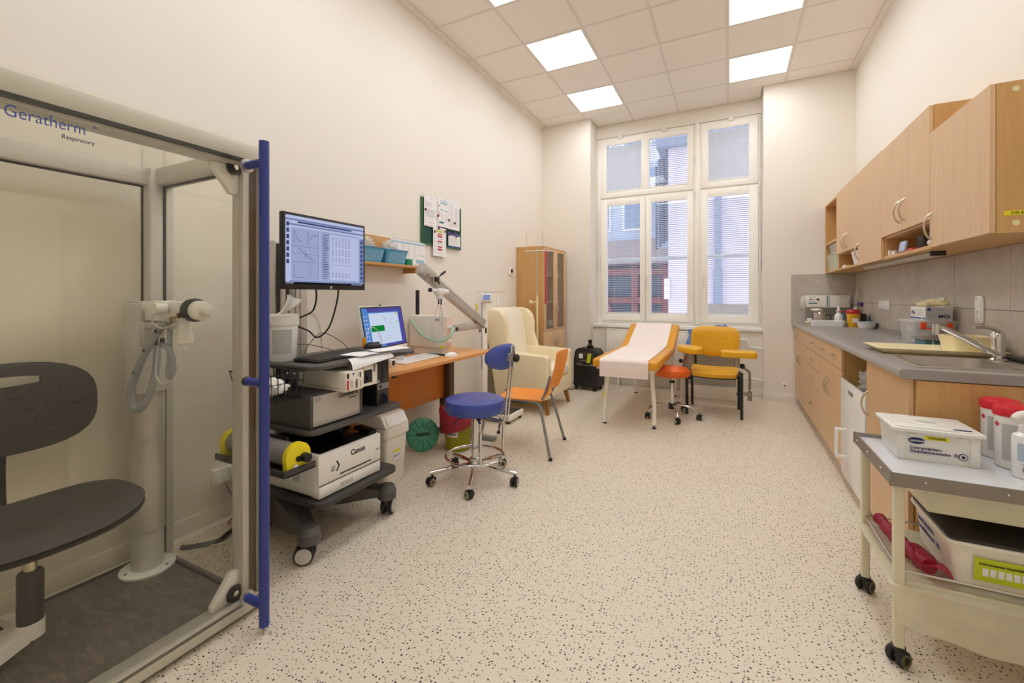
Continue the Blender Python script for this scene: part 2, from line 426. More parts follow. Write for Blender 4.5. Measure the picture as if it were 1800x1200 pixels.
# ---- ceiling: slab, tee grid, tiles, light panels
ceil = struct('ceiling', B().box(-2.7, 1.5, -1.8, 6.6, ZC + 0.06, ZC + 0.2), 'ceil_tile')
CX = [XL] + [-2.434 + 0.6 * i for i in range(7)] + [XR]
CY = [YB] + [3.296 + 0.6 * j for j in range(-8, 5) if 3.296 + 0.6 * j > YB + .05] + [YW]
lit = {(i, j) for i in (2, 5) for j in range(len(CY)) if j < len(CY) - 1 and (round((CY[j] - 3.896) / 0.6, 2) % 2 == 0) and CY[j] > 0.1}
tmesh = {}
LIGHTS = []
def in_pier(x0, x1, y0, y1):
    return y0 >= YP and (x1 <= WX0 or x0 >= WX1)
for i in range(len(CX) - 1):
    for j in range(len(CY) - 1):
        x0, x1, y0, y1 = CX[i], CX[i + 1], CY[j], CY[j + 1]
        if (i, j) in lit:
            LIGHTS.append((x0, x1, y0, y1)); continue
        edge = i in (0, len(CX) - 2)
        rects = [(x0, x1, y0, y1)]
        if j == len(CY) - 2:        # last row: window recess reaches further back than the piers
            rects = []
            if x1 <= WX0 or x0 >= WX1: rects = [(x0, x1, y0, YP)]
            elif x0 < WX0: rects = [(x0, x1, y0, YP), (WX0, x1, YP, YW)]
            elif x1 > WX1: rects = [(x0, x1, y0, YP), (x0, WX1, YP, YW)]
            else: rects = [(x0, x1, y0, YW)]
        for q, (a, b, c, d) in enumerate(rects):
            key = (round(b - a, 3), round(d - c, 3))
            if key not in tmesh:
                w, h = b - a, d - c
                tmesh[key] = B().box(-w / 2 + .009, w / 2 - .009, -h / 2 + (.009 if q == 0 else -0.009), h / 2 - .009, 0, .018, .003, 1).mesh('ceiling_tile')
            t = obj('ceiling_tile', tmesh[key], 'ceil_tile', ceil); t.location = ((a + b) / 2, (c + d) / 2, ZC)
plain('teebar', '#e4dcd2', .5)
for x in CX[1:-1]:
    part('grid_bar', B().box(x - .011, x + .011, YB, YP if not (WX0 < x < WX1) else YW, ZC - 0.003, ZC + .02), 'teebar', ceil)
for y in CY[1:-1]:
    part('grid_bar', B().box(XL, XR, y - .010, y + .010, ZC - 0.002, ZC + .02), 'teebar', ceil)
part('edge_trim', B().box(XL, XL + .03, YB, YP, ZC - .012, ZC + .02, .002), 'ceil_tile', ceil); part('edge_trim', B().box(XR - .03, XR, YB, YP, ZC - .012, ZC + .02, .002), 'ceil_tile', ceil)

def ceiling_light(x0, x1, y0, y1, label):
    cx, cy = (x0 + x1) / 2, (y0 + y1) / 2
    t = thing('ceiling_light', label, 'light', (cx, cy, ZC), 0, 'square ceiling light panels')
    h = 0.289
    part('frame', B().box(-h, h, -h, -h + .012, -.004, .014).box(-h, h, h - .012, h, -.004, .014).box(-h, -h + .012, -h + .012, h - .012, -.004, .014).box(h - .012, h, -h + .012, h - .012, -.004, .014), 'white_paint', t, world=False)
    part('diffuser', B().box(-h + .012, h - .012, -h + .012, h - .012, 0, .01), 'panel', t, world=False)
def lname(x0, y0):
    side = 'left' if x0 < -1 else 'right'
    k = round((5.096 - y0) / 1.2)
    where = ['nearest the window', 'second from the window', 'third from the window', 'fourth from the window', 'fifth from the window', 'farthest from the window'][min(k, 5)]
    return f'bright square ceiling light in the {side} row, {where}'
for (x0, x1, y0, y1) in LIGHTS: ceiling_light(x0, x1, y0, y1, lname(x0, y0))

# ---- window
def ring(b, x0, x1, z0, z1, w, y0, y1, bev=.006):
    """four bars of a rectangular frame"""
    wl, wr, wb, wt = w if isinstance(w, tuple) else (w, w, w, w)
    b.box(x0, x0 + wl, y0, y1, z0, z1, bev).box(x1 - wr, x1, y0, y1, z0, z1, bev)
    b.box(x0 + wl - .004, x1 - wr + .004, y0 + .001, y1 - .001, z0, z0 + wb, bev).box(x0 + wl - .004, x1 - wr + .004, y0 + .001, y1 - .001, z1 - wt, z1, bev)
    return b
plain('sash_white', '#faf5ec', .35, 0, .03)
wb_ = B(); ring(wb_, WX0, WX1, 0.83, 3.545, (.07, .04, .06, .03), YW + .02, YW + .12)
wb_.box(-0.452, -0.356, YW + .005, YW + .12, 0.86, 3.54, .008).box(WX0 + .05, WX1 - .03, YW + .02, YW + .12, 2.63, 2.68, .006)
wb_.box(-0.425, -0.383, YW - .012, YW + .02, 0.86, 3.545, .006)
win = struct('window_1', wb_, 'sash_white')
def sash(x0, x1, z0, z1, panes, handle=None):
    b = B(); y0, y1 = YW - .012, YW + .06
    xs = [p[0] for p in panes] + [p[1] for p in panes]; gz0, gz1 = panes[0][2], panes[0][3]
    ring(b, x0, x1, z0, z1, (min(xs) - x0, x1 - max(xs), gz0 - z0, z1 - gz1), y0, y1)
    if len(panes) == 2: b.box(panes[0][1], panes[1][0], y0, y1, gz0 - .01, gz1 + .01, .006)
    s = part('sash', b, 'sash_white', win)
    for p in panes:
        part('pane', B().box(p[0] - .01, p[1] + .01, YW + .035, YW + .041, p[2] - .01, p[3] + .01), 'pane_glass', s)
    if handle: part('handle', B().box(handle - .012, handle + .012, y0 - .008, y0, 1.45, 1.52, .003).box(handle - .009, handle + .009, y0 - .03, y0 - .014, 1.36, 1.49, .005).cyl((handle, y0, 1.48), (handle, y0 - .03, 1.48), .009), 'white', s)
    return s
GA, GB, GC = (-1.626, -1.130, 2.745, 3.437), (-1.024, -.528, 2.745, 3.437), (-.270, .203, 2.745, 3.437)
GA2, GB2, GC2 = (-1.619, -1.149, .985, 2.558), (-1.002, -.528, .985, 2.558), (-.276, .203, .985, 2.558)
sash(-1.705, -.452, 2.668, 3.53, [GA, GB]); sash(-1.705, -1.078, .89, 2.645, [GA2]); sash(-1.074, -.452, .89, 2.645, [GB2], -1.048)
sash(-.356, .308, 2.668, 3.53, [GC]); sash(-.356, .308, .89, 2.645, [GC2], -.33)
for x in (-1.42, -.82, .0): part('opener_clip', B().box(x - .03, x + .03, YW - .04, YW - .012, 3.50, 3.545, .004).cyl((x - .14, YW - .02, 3.527), (x + .22, YW - .02, 3.527), .004), 'white', win)
for x in (-1.735, .325): part('opener_rod', B().cyl((x, YW - .01, 1.62 if x < 0 else 1.55), (x, YW - .01, 3.5 if x > 0 else 2.5), .006).cyl((x, YW - .01, 1.6), (x, YW - .01, 1.83), .011), 'white', win)
for x, z in ((-.455, 3.05), (-.455, 2.6), (.3, 2.58), (-.455, .93), (.3, .93)): part('hinge', B().cyl((x + .008, YW - .014, z - .04), (x + .008, YW - .014, z + .04), .009), 'white', win)
struct('trim_1', B().box(WX0 - .0, WX1 + .0, YN - .045, YW + .05, .80, .845, .008), 'white_gloss', label='white window sill board')

# ---- venetian blinds, one per pane
def blind(g, tilt, label, low_closed=0.0):
    x0, x1, z0, z1 = g; cx, w = (x0 + x1) / 2, x1 - x0
    t = thing('venetian_blind', label, 'blind', (cx, YW - .002, z0), 0, 'window blinds')
    H = z1 - z0
    part('head_rail', B().box(-w / 2, w / 2, -.008, .018, H - .016, H + .012, .003), 'white', t, world=False)
    part('bottom_rail', B().box(-w / 2 + .004, w / 2 - .004, 0, .016, .004, .02, .003), 'white', t, world=False)
    pitch = .0255; n = int((H - .05) / pitch)
    mes = {}
    def slat_mesh(a):
        if a not in mes:
            c, s_ = math.cos(R(a)), math.sin(R(a)); hw = .0125 if a < 40 else .0142; cr = .0022
            pr = [(-hw, 0), (0, cr), (hw, 0), (hw, -.0006), (0, cr - .0006), (-hw, -.0006)]
            b = B(); b.rings([[(x, c * p - s_ * q, s_ * p + c * q) for p, q in pr] for x in (-w / 2 + .004, w / 2 - .004)])
            mes[a] = b.mesh('slat')
        return mes[a]
    for k in range(n):
        z = .034 + k * pitch
        a = 72 if z < low_closed else tilt
        s = obj('slat', slat_mesh(a), 'blind', t); s.location = (0, .008, z)
    for x in (-w * .27, w * .27): part('cord', B().cyl((x, -.0045, .01), (x, -.0045, H), .0012, seg=6), 'white', t, world=False)
    part('tilt_wand', B().cyl((w / 2 - .04, -.01, H), (w / 2 - .04, -.012, H * .45), .0022, seg=6), 'clear_plastic', t, world=False)
    for x in (-w / 2 + .015, w / 2 - .025): part('corner_clip', B().box(x - .005, x + .005, -.006, .004, -.004, .006), 'black', t, world=False)
blind(GA, 72, 'closed grey venetian blind on the upper pane at the far left of the window'); blind(GB, -6, 'open venetian blind on the upper pane with the outside roof edge behind it')
blind(GC, 72, 'closed grey venetian blind on the upper pane right of the thick mullion')
blind(GA2, -13, 'tall open venetian blind on the lower left pane with red struts outside'); blind(GB2, -13, 'tall open venetian blind on the lower middle pane behind the couch')
blind(GC2, -16, 'tall venetian blind on the lower right pane, closed along its foot', .16)

# ---- outside
struct('courtyard_ground', B().box(-30, 30, 6.62, 40, -2.2, -2.0), 'snow')
pk = thing('pink_building', 'pale pink rendered building with grey downpipe outside the window', 'building', (1.5, 12, -2.0))
part('wall', B().prism([(-1.47, 12), (8, 12), (8, 16.3), (-1.47, 16.3)], 'z', -2.0, 5.1), 'outwall_pink', pk)
part('roof', B().prism([(-1.75, 5.1), (8, 5.1), (8, 8.2), (-.35, 8.2), (-1.75, 5.6)], 'y', 11.8, 16.5), 'outgrey', pk)
part('downpipe', B().cyl((-.29, 11.93, 1.9), (-.29, 11.93, 5.0), .07).cyl((-.29, 11.93, -2), (-.29, 11.93, 1.9), .10), 'outgrey', pk)
part('sign', B().box(-1.56, -1.42, 11.9, 11.98, 1.15, 1.7, .01), 'white', pk)
bay = part('bay', B().prism([(-1.47, 12.2), (-1.47, 14.2), (-1.95, 14.5), (-2.08, 14.3)], 'z', 2.75, 5.3), 'outwall_blue', pk)
for k in range(4):
    a = Vector((-1.5, 12.12, 0)).lerp(Vector((-2.06, 14.2, 0)), k / 3)
    part('mullion', B().box(a.x - .05, a.x + .03, a.y - .05, a.y + .05, 2.7, 5.3), 'outdark', bay)
lb = thing('blue_grey_building', 'blue grey building with snowy ledges and red shopfront struts outside', 'building', (-5, 17, -2.0))
part('wall', B().box(-14, -1.0, 17, 22, 3.35, 11), 'outwall_blue', lb); part('parapet', B().box(-14, -1.0, 16.6, 22, 2.45, 3.35), 'outwall_brown', lb)
part('shopfront', B().box(-14, -1.0, 17.2, 22, -2, 2.45), 'outdark', lb)
for z in (2.05, .95): part('red_beam', B().box(-14, -1.0, 16.9, 17.2, z, z + .22), 'outred', lb)
for x in (-5.9, -4.6, -3.3, -2.2): part('red_strut', B().box(x - .12, x + .12, 16.95, 17.2, -2, 2.4), 'outred', lb)
part('red_strut', B().bar((-4.5, 16.9, 1.4), (-3.8, 16.9, -.4), .12, .12), 'outred', lb)
for x in (-6.6, -4.75, -3.2):
    for z in (3.75, 6.3):
        w_ = part('window', B().box(x - .55, x + .55, 16.94, 17.02, z, z + 1.6), 'white', lb)
        part('pane', B().box(x - .47, x + .47, 16.92, 16.95, z + .08, z + 1.52), 'outglass', w_)
for x0, x1, y, z in ((-3.0, -2.05, 15.9, 4.9), (-3.3, -2.25, 15.9, 6.0)): part('snowy_ledge', B().prism([(y, z), (17, z + .25), (17, z + .75), (y, z + .5)], 'x', x0, x1), 'snow', lb)
solo('outer_sill', B().box(WX0, WX1, 6.44, 6.64, .80, .93, .02), 'snow', 'snow lying on the ledge just outside the window', 'ledge')
solo('guard_bar', B().cyl((WX0, 6.5, 1.775), (WX1, 6.5, 1.775), .021), 'white', 'white horizontal bar running outside all three lower panes', 'bar')

# ---- radiator under the sill with its pipes
rd = thing('radiator', 'white flat panel radiator below the window sill', 'radiator', (-.7, 6.07, .12))
part('panel', B().box(-1.56, -.02, 6.03, 6.05, .20, .765, .006), 'white_paint', rd); part('panel', B().box(-1.56, -.02, 6.10, 6.12, .20, .765, .006), 'white_paint', rd)
part('top_grille', B().box(-1.56, -.02, 6.03, 6.12, .765, .78, .003), 'white_paint', rd); part('end_cover', B().box(-.022, -.012, 6.03, 6.12, .20, .775, .003), 'white_paint', rd)
for x in (-1.4, -.2): part('bracket', B().box(x - .02, x + .02, 6.12, 6.135, .15, .5), 'white_paint', rd); part('foot', B().box(x - .015, x + .015, 6.06, 6.09, 0, .2), 'white_paint', rd)
vp = thing('radiator_pipes', 'white heating pipes with a valve joining the radiator at right', 'pipe', (.15, 6.08, .1))
part('supply_pipe', B().tube([(-.01, 6.08, .70), (.12, 6.08, .70), (.17, 6.08, .70), (.19, 6.08, .66), (.20, 6.08, .62), (.24, 6.08, .61), (.343, 6.08, .60)], .011, n=4), 'white_gloss', vp)
part('valve', B().cyl((.03, 6.08, .70), (.09, 6.08, .70), .026).cyl((.06, 6.08, .70), (.06, 6.02, .70), .02), 'white_gloss', vp)
part('return_pipe', B().tube([(-.01, 6.08, .235), (.1, 6.08, .235), (.343, 6.08, .215)], .011, n=4).cyl((.21, 6.08, .23), (.21, 6.08, .17), .012), 'white_gloss', vp)

# ================================================================ RIGHT SIDE: base units, worktop, wall units
def bow_v(x, y, zc, L=.13, d=.030, r=.0048):      # upright bow handle on a face looking to -x
    return B().tube([(x + .001, y, zc - L / 2), (x - d * .62, y, zc - L * .36), (x - d, y, zc), (x - d * .62, y, zc + L * .36), (x + .001, y, zc + L / 2)], r, n=5)
def bow_h(x, yc, z, L=.10, d=.026, r=.005):
    return B().tube([(x + .001, yc - L / 2, z), (x - d * .7, yc - L * .36, z), (x - d, yc, z), (x - d * .7, yc + L * .36, z), (x + .001, yc + L / 2, z)], r, n=5)
BF, BB = .66, 1.215
def base_unit(name, label, y0, y1, doors=(), drawers=(), plinth=True, top=.876):
    t = thing(name, label, 'cabinet', ((BF + BB) / 2, (y0 + y1) / 2, 0), 0, 'base units under the worktop')
    part('body', B().box(BF + .02, BB, y0 + .0005, y0 + .018, .1, .894).box(BF + .02, BB, y1 - .018, y1 - .0005, .1, .894).box(BF + .02, BB, y0 + .018, y1 - .018, .1, .118)
         .box(BB - .012, BB, y0 + .018, y1 - .018, .118, .894).box(BF + .03, BB - .012 if top < .89 else BF + .07, y0 + .018, y1 - .018, .876, .894), 'beech_side', t)
    if plinth: part('plinth', B().box(.735, .75, y0, y1, 0, .1), 'beech_y', t)
    for (a, b, z0, z1, hy, hz) in doors:
        d = part('door', B().box(BF, BF + .018, a + .0015, b - .0015, z0, z1, .0012, 1), 'beech', t)
        part('handle', bow_v(BF, hy, hz), 'brass', d)
    for (a, b, z0, z1) in drawers:
        d = part('drawer', B().box(BF, BF + .018, a + .0015, b - .0015, z0 + .0015, z1 - .0015, .0012, 1), 'beech', t)
        part('handle', bow_h(BF, (a + b) / 2, (z0 + z1) / 2), 'brass', d)
    return t
base_unit('base_cabinet', 'wooden base cabinet with two drawers over two doors, against the far wall', 5.057, 5.945,
          [(5.501, 5.94, .1, .737, 5.545, .57), (5.057, 5.501, .1, .737, 5.457, .57)], [(5.501, 5.94, .739, .893), (5.057, 5.501, .739, .893)])
base_unit('drawer_cabinet', 'narrow wooden base unit with four drawers', 4.43, 5.055, [], [(4.43, 5.055, .739, .893), (4.43, 5.055, .588, .737), (4.43, 5.055, .423, .586), (4.43, 5.055, .1, .421)])
base_unit('base_cabinet', 'wooden base cabinet with two drawers over two doors, beside the white bin front', 3.59, 4.428,
          [(4.009, 4.428, .1, .737, 4.055, .56), (3.59, 4.009, .1, .737, 3.963, .56)], [(4.009, 4.428, .739, .893), (3.59, 4.009, .739, .893)])
nt = thing('open_niche_unit', 'open wooden niche in the base units holding the white bin', 'cabinet', (.94, 3.29, 0), 0, 'base units under the worktop')
part('back_panel', B().box(BB - .012, BB, 2.995, 3.588, .1, .894), 'beech', nt); part('bottom_panel', B().box(.70, BB - .012, 2.995, 3.588, .04, .06), 'beech_y', nt); part('plinth', B().box(.735, .75, 2.993, 3.59, 0, .04), 'beech_y', nt)
su = base_unit('sink_cabinet', 'wooden sink cabinet at the near end of the row, one door and a side panel', 2.365, 2.991, [(2.362, 2.991, .1, .893, 2.955, .66)], top=.9)
part('end_panel', B().box(BF + .022, BB, 2.345, 2.364, .0, .893, .0012, 1), 'beech_side', su)
part('screw_cap', B().cyl((.705, 2.3455, .70), (.705, 2.343, .70), .0115, seg=20), 'tray', su, 'pale round screw cap')

# white tilting bin front inside the niche
wbn = thing('pull_out_bin', 'white pull-out bin with slotted front panel in the open niche', 'bin', (.9, 3.28, .06))
part('front_panel', B().box(.655, .672, 3.005, 3.582, .07, .695, .004), 'white_gloss', wbn)
part('body', B().box(.672, 1.10, 3.02, 3.57, .06, .60, .01), 'white', wbn)
part('finger_slot', B().box(.652, .656, 3.26, 3.38, .628, .652, .002), 'midgrey', wbn, 'grey slot handle')
part('side_handle', ring(B(), .595, .685, .205, .395, .018, 3.425, 3.445, .004), 'white_gloss', wbn, 'white loop handle sticking out')
def crumple(c, r, seed, amp=.35, seg=20, rings=14, flat=None):
    rnd = random.Random(seed); b = B(); b.ball((0, 0, 0), 1, seg, rings)
    ph = [(Vector((rnd.uniform(-1, 1), rnd.uniform(-1, 1), rnd.uniform(-1, 1))) * rnd.uniform(2, 7), rnd.uniform(0, 6), rnd.uniform(.3, 1)) for _ in range(9)]
    for v in b.bm.verts:
        p = v.co.copy(); k = sum(w * (1 - 2.2 * abs(math.sin(d.dot(p) * (1.6 if amp >= .5 else 1) + f))) for d, f, w in ph) / (3 if amp >= .5 else 5)
        p = p * (1 + amp * k * .5); 
        if flat is not None: p.z = max(p.z, flat)
        v.co = Vector((c[0] + p.x * r[0], c[1] + p.y * r[1], c[2] + p.z * r[2]))
    return b
solo('plastic_bag', crumple((.79, 3.35, .685), (.10, .20, .10), 3, .6, 40, 28, flat=-.4), 'bag_white', 'clear crumpled plastic bag lying on the white bin', 'bag', angle=20)
solo('teal_wrapper', crumple((.76, 3.055, .745), (.05, .045, .06), 5, .5), 'pale_green', 'pale teal crumpled wrapper beside the clear bag on the bin', 'wrapper')

# worktop with a real sink cut-out
SX0, SX1, SY0, SY1 = .735, 1.055, 2.47, 2.86
wt = B()
WTX, WTY0 = .625, 2.34
prof = [(WTX + .012, .897), (WTX, .905), (WTX, .926), (WTX + .004, .933), (WTX + .012, .936), (SX0, .936), (SX0, .897)]
wt.prism(prof, 'y', WTY0, 5.955)
wt.box(SX1, 1.217, WTY0, 5.955, .897, .936); wt.box(SX0, SX1, WTY0, SY0, .897, .936); wt.box(SX0, SX1, SY1, 5.955, .897, .936)
bmesh.ops.remove_doubles(wt.bm, verts=wt.bm.verts[:], dist=.0002)
solo('worktop', wt, 'worktop', 'long grey laminate worktop over the wooden base units', 'worktop')
solo('worktop_upstand', B().prism([(1.195, .9365), (1.2165, .9365), (1.2165, .956)], 'y', 3.3, 5.94), 'worktop', 'grey sealing strip along the back of the worktop', 'trim')

# splash tiles
tr_, tf_ = bpy.data.objects['wall_right'], bpy.data.objects['wall_far']
ys = [5.95, 5.352, 4.79, 4.19, 3.585, 2.99, 2.39]
for (z0, z1) in ((.93, 1.166), (1.169, 1.488)):
    for a, b in zip(ys[:-1], ys[1:]):
        part('tile', B().box(1.2172, XR, b + .0012, a - .0012, z0, z1, .0012, 1), 'tile', tr_)
    part('tile', B().box(.62, 1.2165, 5.9525, YP, z0, z1, .0012, 1), 'tile', tf_)
# sink
sk = thing('sink', 'shallow stainless steel sink set into the near end of the worktop', 'sink', (.9, 2.68, .936))
b = B(); b.box(.70, SX0, 2.43, 3.06, .9365, .9405, .0015).box(SX1, 1.165, 2.43, 3.06, .9365, .9405, .0015).box(SX0, SX1, 2.43, SY0, .9365, .9405, .0015).box(SX0, SX1, SY1, 3.06, .9365, .9405, .0015)
part('rim', b, 'steel', sk)
b = B(); o1 = rr(SX0, SX1, SY0, SY1, .05, 5); o2 = rr(SX0 + .015, SX1 - .015, SY0 + .015, SY1 - .015, .06, 5); o3 = rr(SX0 + .04, SX1 - .04, SY0 + .04, SY1 - .04, .06, 5)
V_ = [[b.bm.verts.new((*p, z)) for p in o] for o, z in ((o1, .9405), (o1, .936), (o2, .82), (o3, .80))]
for i in range(3):
    for k in range(len(o1)): b.bm.faces.new((V_[i][k], V_[i][(k + 1) % len(o1)], V_[i + 1][(k + 1) % len(o1)], V_[i + 1][k]))
b.bm.faces.new(V_[3]); part('bowl', b, 'steel', sk, recalc=False)
part('drain', B().lathe([(.035, .8), (.035, .803), (.02, .803), (.015, .801)], (.9, 2.66, 0)), 'chrome', sk)
tp = thing('mixer_tap', 'chrome single-lever mixer tap with a long spout over the sink', 'tap', (1.10, 2.80, .9405))
part('body', B().lathe([(.032, 0), (.032, .006), (.025, .012), (.023, .06), (.026, .1), (.024, .125), (.015, .135)], (0, 0, 0)), 'chrome', tp, world=False)
part('spout', B().tube([(0, -.01, .028), (-.05, -.02, .055), (-.13, -.035, .105), (-.205, -.05, .148), (-.222, -.053, .150), (-.232, -.055, .142)], lambda t: .014 - .002 * t, seg=12), 'chrome', tp, world=False)
part('aerator', B().cyl((-.230, -.0545, .165), (-.232, -.055, .128), .0155).cyl((-.232, -.055, .128), (-.232, -.055, .118), .013), 'chrome', tp, world=False)
part('lever', B().tube([(.005, 0, .13), (-.02, -.012, .146), (-.06, -.03, .155), (-.095, -.045, .153)], lambda t: .011 - .006 * t, seg=10), 'chrome', tp, world=False)

# ---- wall units
UF, UB, UZ = .926, 1.2165, 1.49
def shell(t, y0, y1, z0, z1, shelves=(), back=True, mat='beech_side'):
    part('body', B().box(UF + .019, UB, y0 + .0005, y0 + .018, z0, z1).box(UF + .019, UB, y1 - .018, y1 - .0005, z0, z1).box(UF + .019, UB, y0 + .018, y1 - .018, z1 - .018, z1)
         .box(UF + .012, UB, y0 + .018, y1 - .018, z0, z0 + .018).box(UB - .008, UB, y0 + .018, y1 - .018, z0 + .018, z1 - .018), mat, t)
    for z in shelves: part('shelf', B().box(UF + .02, UB - .008, y0 + .018, y1 - .018, z, z + .018), 'beech_y', t)
def wall_unit(name, label, y0, y1, z1, doors, shelves=()):
    t = thing(name, label, 'cabinet', (1.07, (y0 + y1) / 2, UZ), 0, 'wall units above the worktop')
    shell(t, y0, y1, UZ, z1, shelves)
    for (a, b, z0, zt, hy, hz) in doors:
        d = part('door', B().box(UF, UF + .018, a + .0015, b - .0015, z0, zt, .0012, 1), 'beech', t)
        part('handle', bow_v(UF, hy, hz, .135), 'brass', d)
    return t
wall_unit('wall_shelf_unit', 'open wooden wall shelf unit in the far corner', 5.267, 5.945, 2.245, [], (1.80,))
wall_unit('wall_cabinet', 'wooden wall cabinet with two doors over a low niche, next to the open shelves', 4.455, 5.265, 2.245, [(4.861, 5.265, 1.645, 2.243, 4.905, 1.735), (4.455, 4.861, 1.645, 2.243, 4.815, 1.735)], (1.64,))
wall_unit('wall_cabinet', 'wooden wall cabinet with one full-height door between the two niches', 3.831, 4.453, 2.243, [(3.831, 4.453, 1.49, 2.243, 4.41, 1.60)])
wall_unit('wall_cabinet', 'wooden wall cabinet with two doors over a niche full of small boxes', 3.012, 3.829, 2.238, [(3.418, 3.829, 1.64, 2.236, 3.462, 1.755), (3.012, 3.418, 1.64, 2.236, 3.374, 1.755)], (1.628,))
ce = wall_unit('wall_cabinet', 'lower nearest wooden wall cabinet with yellow inventory sticker on its side', 2.417, 3.010, 2.087, [(2.417, 3.010, 1.492, 2.087, 2.985, 1.60)])
for z in (2.055, 1.528): part('screw_cap', B().cyl((1.0, 2.4185, z), (1.0, 2.4155, z), .011, seg=20), 'tray', ce, 'pale round screw cap')
decals(ce, 'sticker', (.965, 2.4168, 1.558), (1, 0, 0), (0, 0, 1), [(0, 0, .10, .018)], 'sticker', label='yellow inventory sticker')
text('D95 8374', .014, 'printblack', ce, (.985, 2.4160, 1.562), (1, 0, 0), (0, 0, 1))
ul = thing('under_cabinet_lamp', 'slim grey lamp strip under the wall cabinets', 'lamp', (1.02, 3.9, 1.47))
part('housing', B().box(1.0, 1.06, 3.25, 4.62, 1.466, 1.489, .004), 'lightgrey', ul); part('end_cap', B().box(.998, 1.062, 3.22, 3.25, 1.464, 1.4895, .003), 'dark', ul)

# sockets and switches on the splash
def socket(x, y, z, w, h, n, label, name='wall_socket'):
    t = thing(name, label, 'socket', (x, y, z))
    part('plate', B().prism(rr(y - w / 2, y + w / 2, z - h / 2, z + h / 2, .012), 'x', x - .010, x, .002), 'white_gloss', t)
    for k in range(n):
        yy = y + (k - (n - 1) / 2) * w / n
        part('insert', B().box(x - .013, x - .009, yy - w / n * .36, yy + w / n * .36, z - h * .34, z + h * .34, .002), 'white', t)
        part('hole', B().cyl((x - .0135, yy + .008, z - .012), (x - .0125, yy + .008, z - .012), .0032, seg=8), 'black', t); part('hole', B().cyl((x - .0135, yy - .008, z - .012), (x - .0125, yy - .008, z - .012), .0032, seg=8), 'black', t)
    return t
socket(1.2165, 4.92, 1.155, .30, .085, 3, 'white triple socket on the splash tiles near the far corner')
socket(1.2165, 3.74, 1.165, .085, .13, 1, 'white single socket behind the glove box on the splash')
socket(1.2165, 3.27, 1.165, .085, .15, 1, 'white tall socket on the splash above the cream bowl')

# ---- things in the wall-unit niches
def tub(name, x0, x1, y0, y1, z0, z1, mat, label, cat='box', lidmat=None, lidh=.014, taper=.012, group=None, fill=None):
    t = thing(name, label, cat, ((x0 + x1) / 2, (y0 + y1) / 2, z0), 0, group)
    b = B(); r = min(.02, (x1 - x0) * .2, (y1 - y0) * .2)
    lo = rr(x0 + taper, x1 - taper, y0 + taper, y1 - taper, r); hi = rr(x0, x1, y0, y1, r); k_ = .003
    li = rr(x0 + taper + k_, x1 - taper - k_, y0 + taper + k_, y1 - taper - k_, r); hi2 = rr(x0 + k_, x1 - k_, y0 + k_, y1 - k_, r)
    b.rings([[(*p, z0) for p in lo], [(*p, z1) for p in hi], [(*p, z1) for p in hi2], [(*p, z0 + k_) for p in li]])
    part('body', b, mat, t)
    if lidmat: part('lid', B().prism(rr(x0 - .006, x1 + .006, y0 - .006, y1 + .006, r), 'z', z1, z1 + lidh, .002), lidmat, t)
    if fill:
        for f in fill: part(f[0], f[1], f[2], t)
    return t
tub('clear_box', .95, 1.17, 5.42, 5.90, 1.510, 1.672, 'box_green', 'pale green see-through box standing lowest on the open corner shelves', lidmat='clear_plastic')
tub('clear_box', .96, 1.17, 5.44, 5.84, 1.6865, 1.785, 'bag_white', 'white see-through box stacked on the pale green one on the corner shelves', lidmat=None)
tub('white_canister', .95, 1.10, 4.60, 4.82, 1.509, 1.63, 'white', 'white canister in the niche under the two far doors', 'canister', taper=.02)
solo('spray_pistol', B().box(.95, .975, 5.03, 5.16, 1.509, 1.527, .006).prism([(5.03, 1.52), (5.10, 1.535), (5.14, 1.522)], 'x', .952, .972), 'white', 'small white spray head lying in the far niche', 'spray head')
solo('yellow_label', B().box(.95, 1.0, 4.85, 5.0, 1.509, 1.519, .003), 'lime', 'flat yellow packet lying in the far niche', 'packet')
# small things in the near niche
cols = [('white', 3.79, .955, .05, .02, .04, 'narrow white carton standing at the left of the near niche'), ('cream_plastic', 3.72, .96, .06, .05, .028, 'small cream carton beside the narrow white one in the niche'), ('darkred', 3.60, .965, .07, .13, .026, 'flat dark red case in the near niche'),
        ('lcd', 3.47, .945, .012, .10, .062, 'pale blue plastic card leaning in the near niche'), ('smoke', 3.34, .98, .08, .10, .075, 'smoky grey see-through box in the near niche'),
        ('smoke', 3.20, .99, .10, .14, .085, 'larger smoky see-through box at the right of the near niche'), ('red', 3.385, .94, .03, .16, .012, 'thin red strip lying at the front of the near niche')]
for (m_, y, x, dx, dy, h, lab) in cols:
    if m_ == 'smoke':
        tub('small_box', x, x + dx, y - dy / 2, y + dy / 2, 1.509, 1.509 + h, 'smoke', lab, lidmat='smoke', lidh=.006, taper=.004)
    elif m_ == 'lcd':
        M['palecard'] = M.get('palecard') or plain('palecard', '#b4bfdc', .3)
        solo('plastic_card', B().obox((x, y, 1.509 + h / 2 + .0035), (dx, dy, h), (0, R(8), 0), .002), 'palecard', lab, 'card')
    else:
        b = B().box(x, x + dx, y - dy / 2, y + dy / 2, 1.509, 1.509 + h, .003)
        solo('small_carton' if h > .02 else 'flat_strip', b, m_, lab, 'carton' if h > .02 else 'strip')
for k, (y, x) in enumerate(((3.27, .945), (3.22, .955), (3.16, .945))):
    pass
solo('paper_packets', crumple((.965, 3.09, 1.526), (.022, .06, .02), 11, .7, flat=-.8), 'tissue', 'crumpled white packets at the right end of the near niche', 'packet')

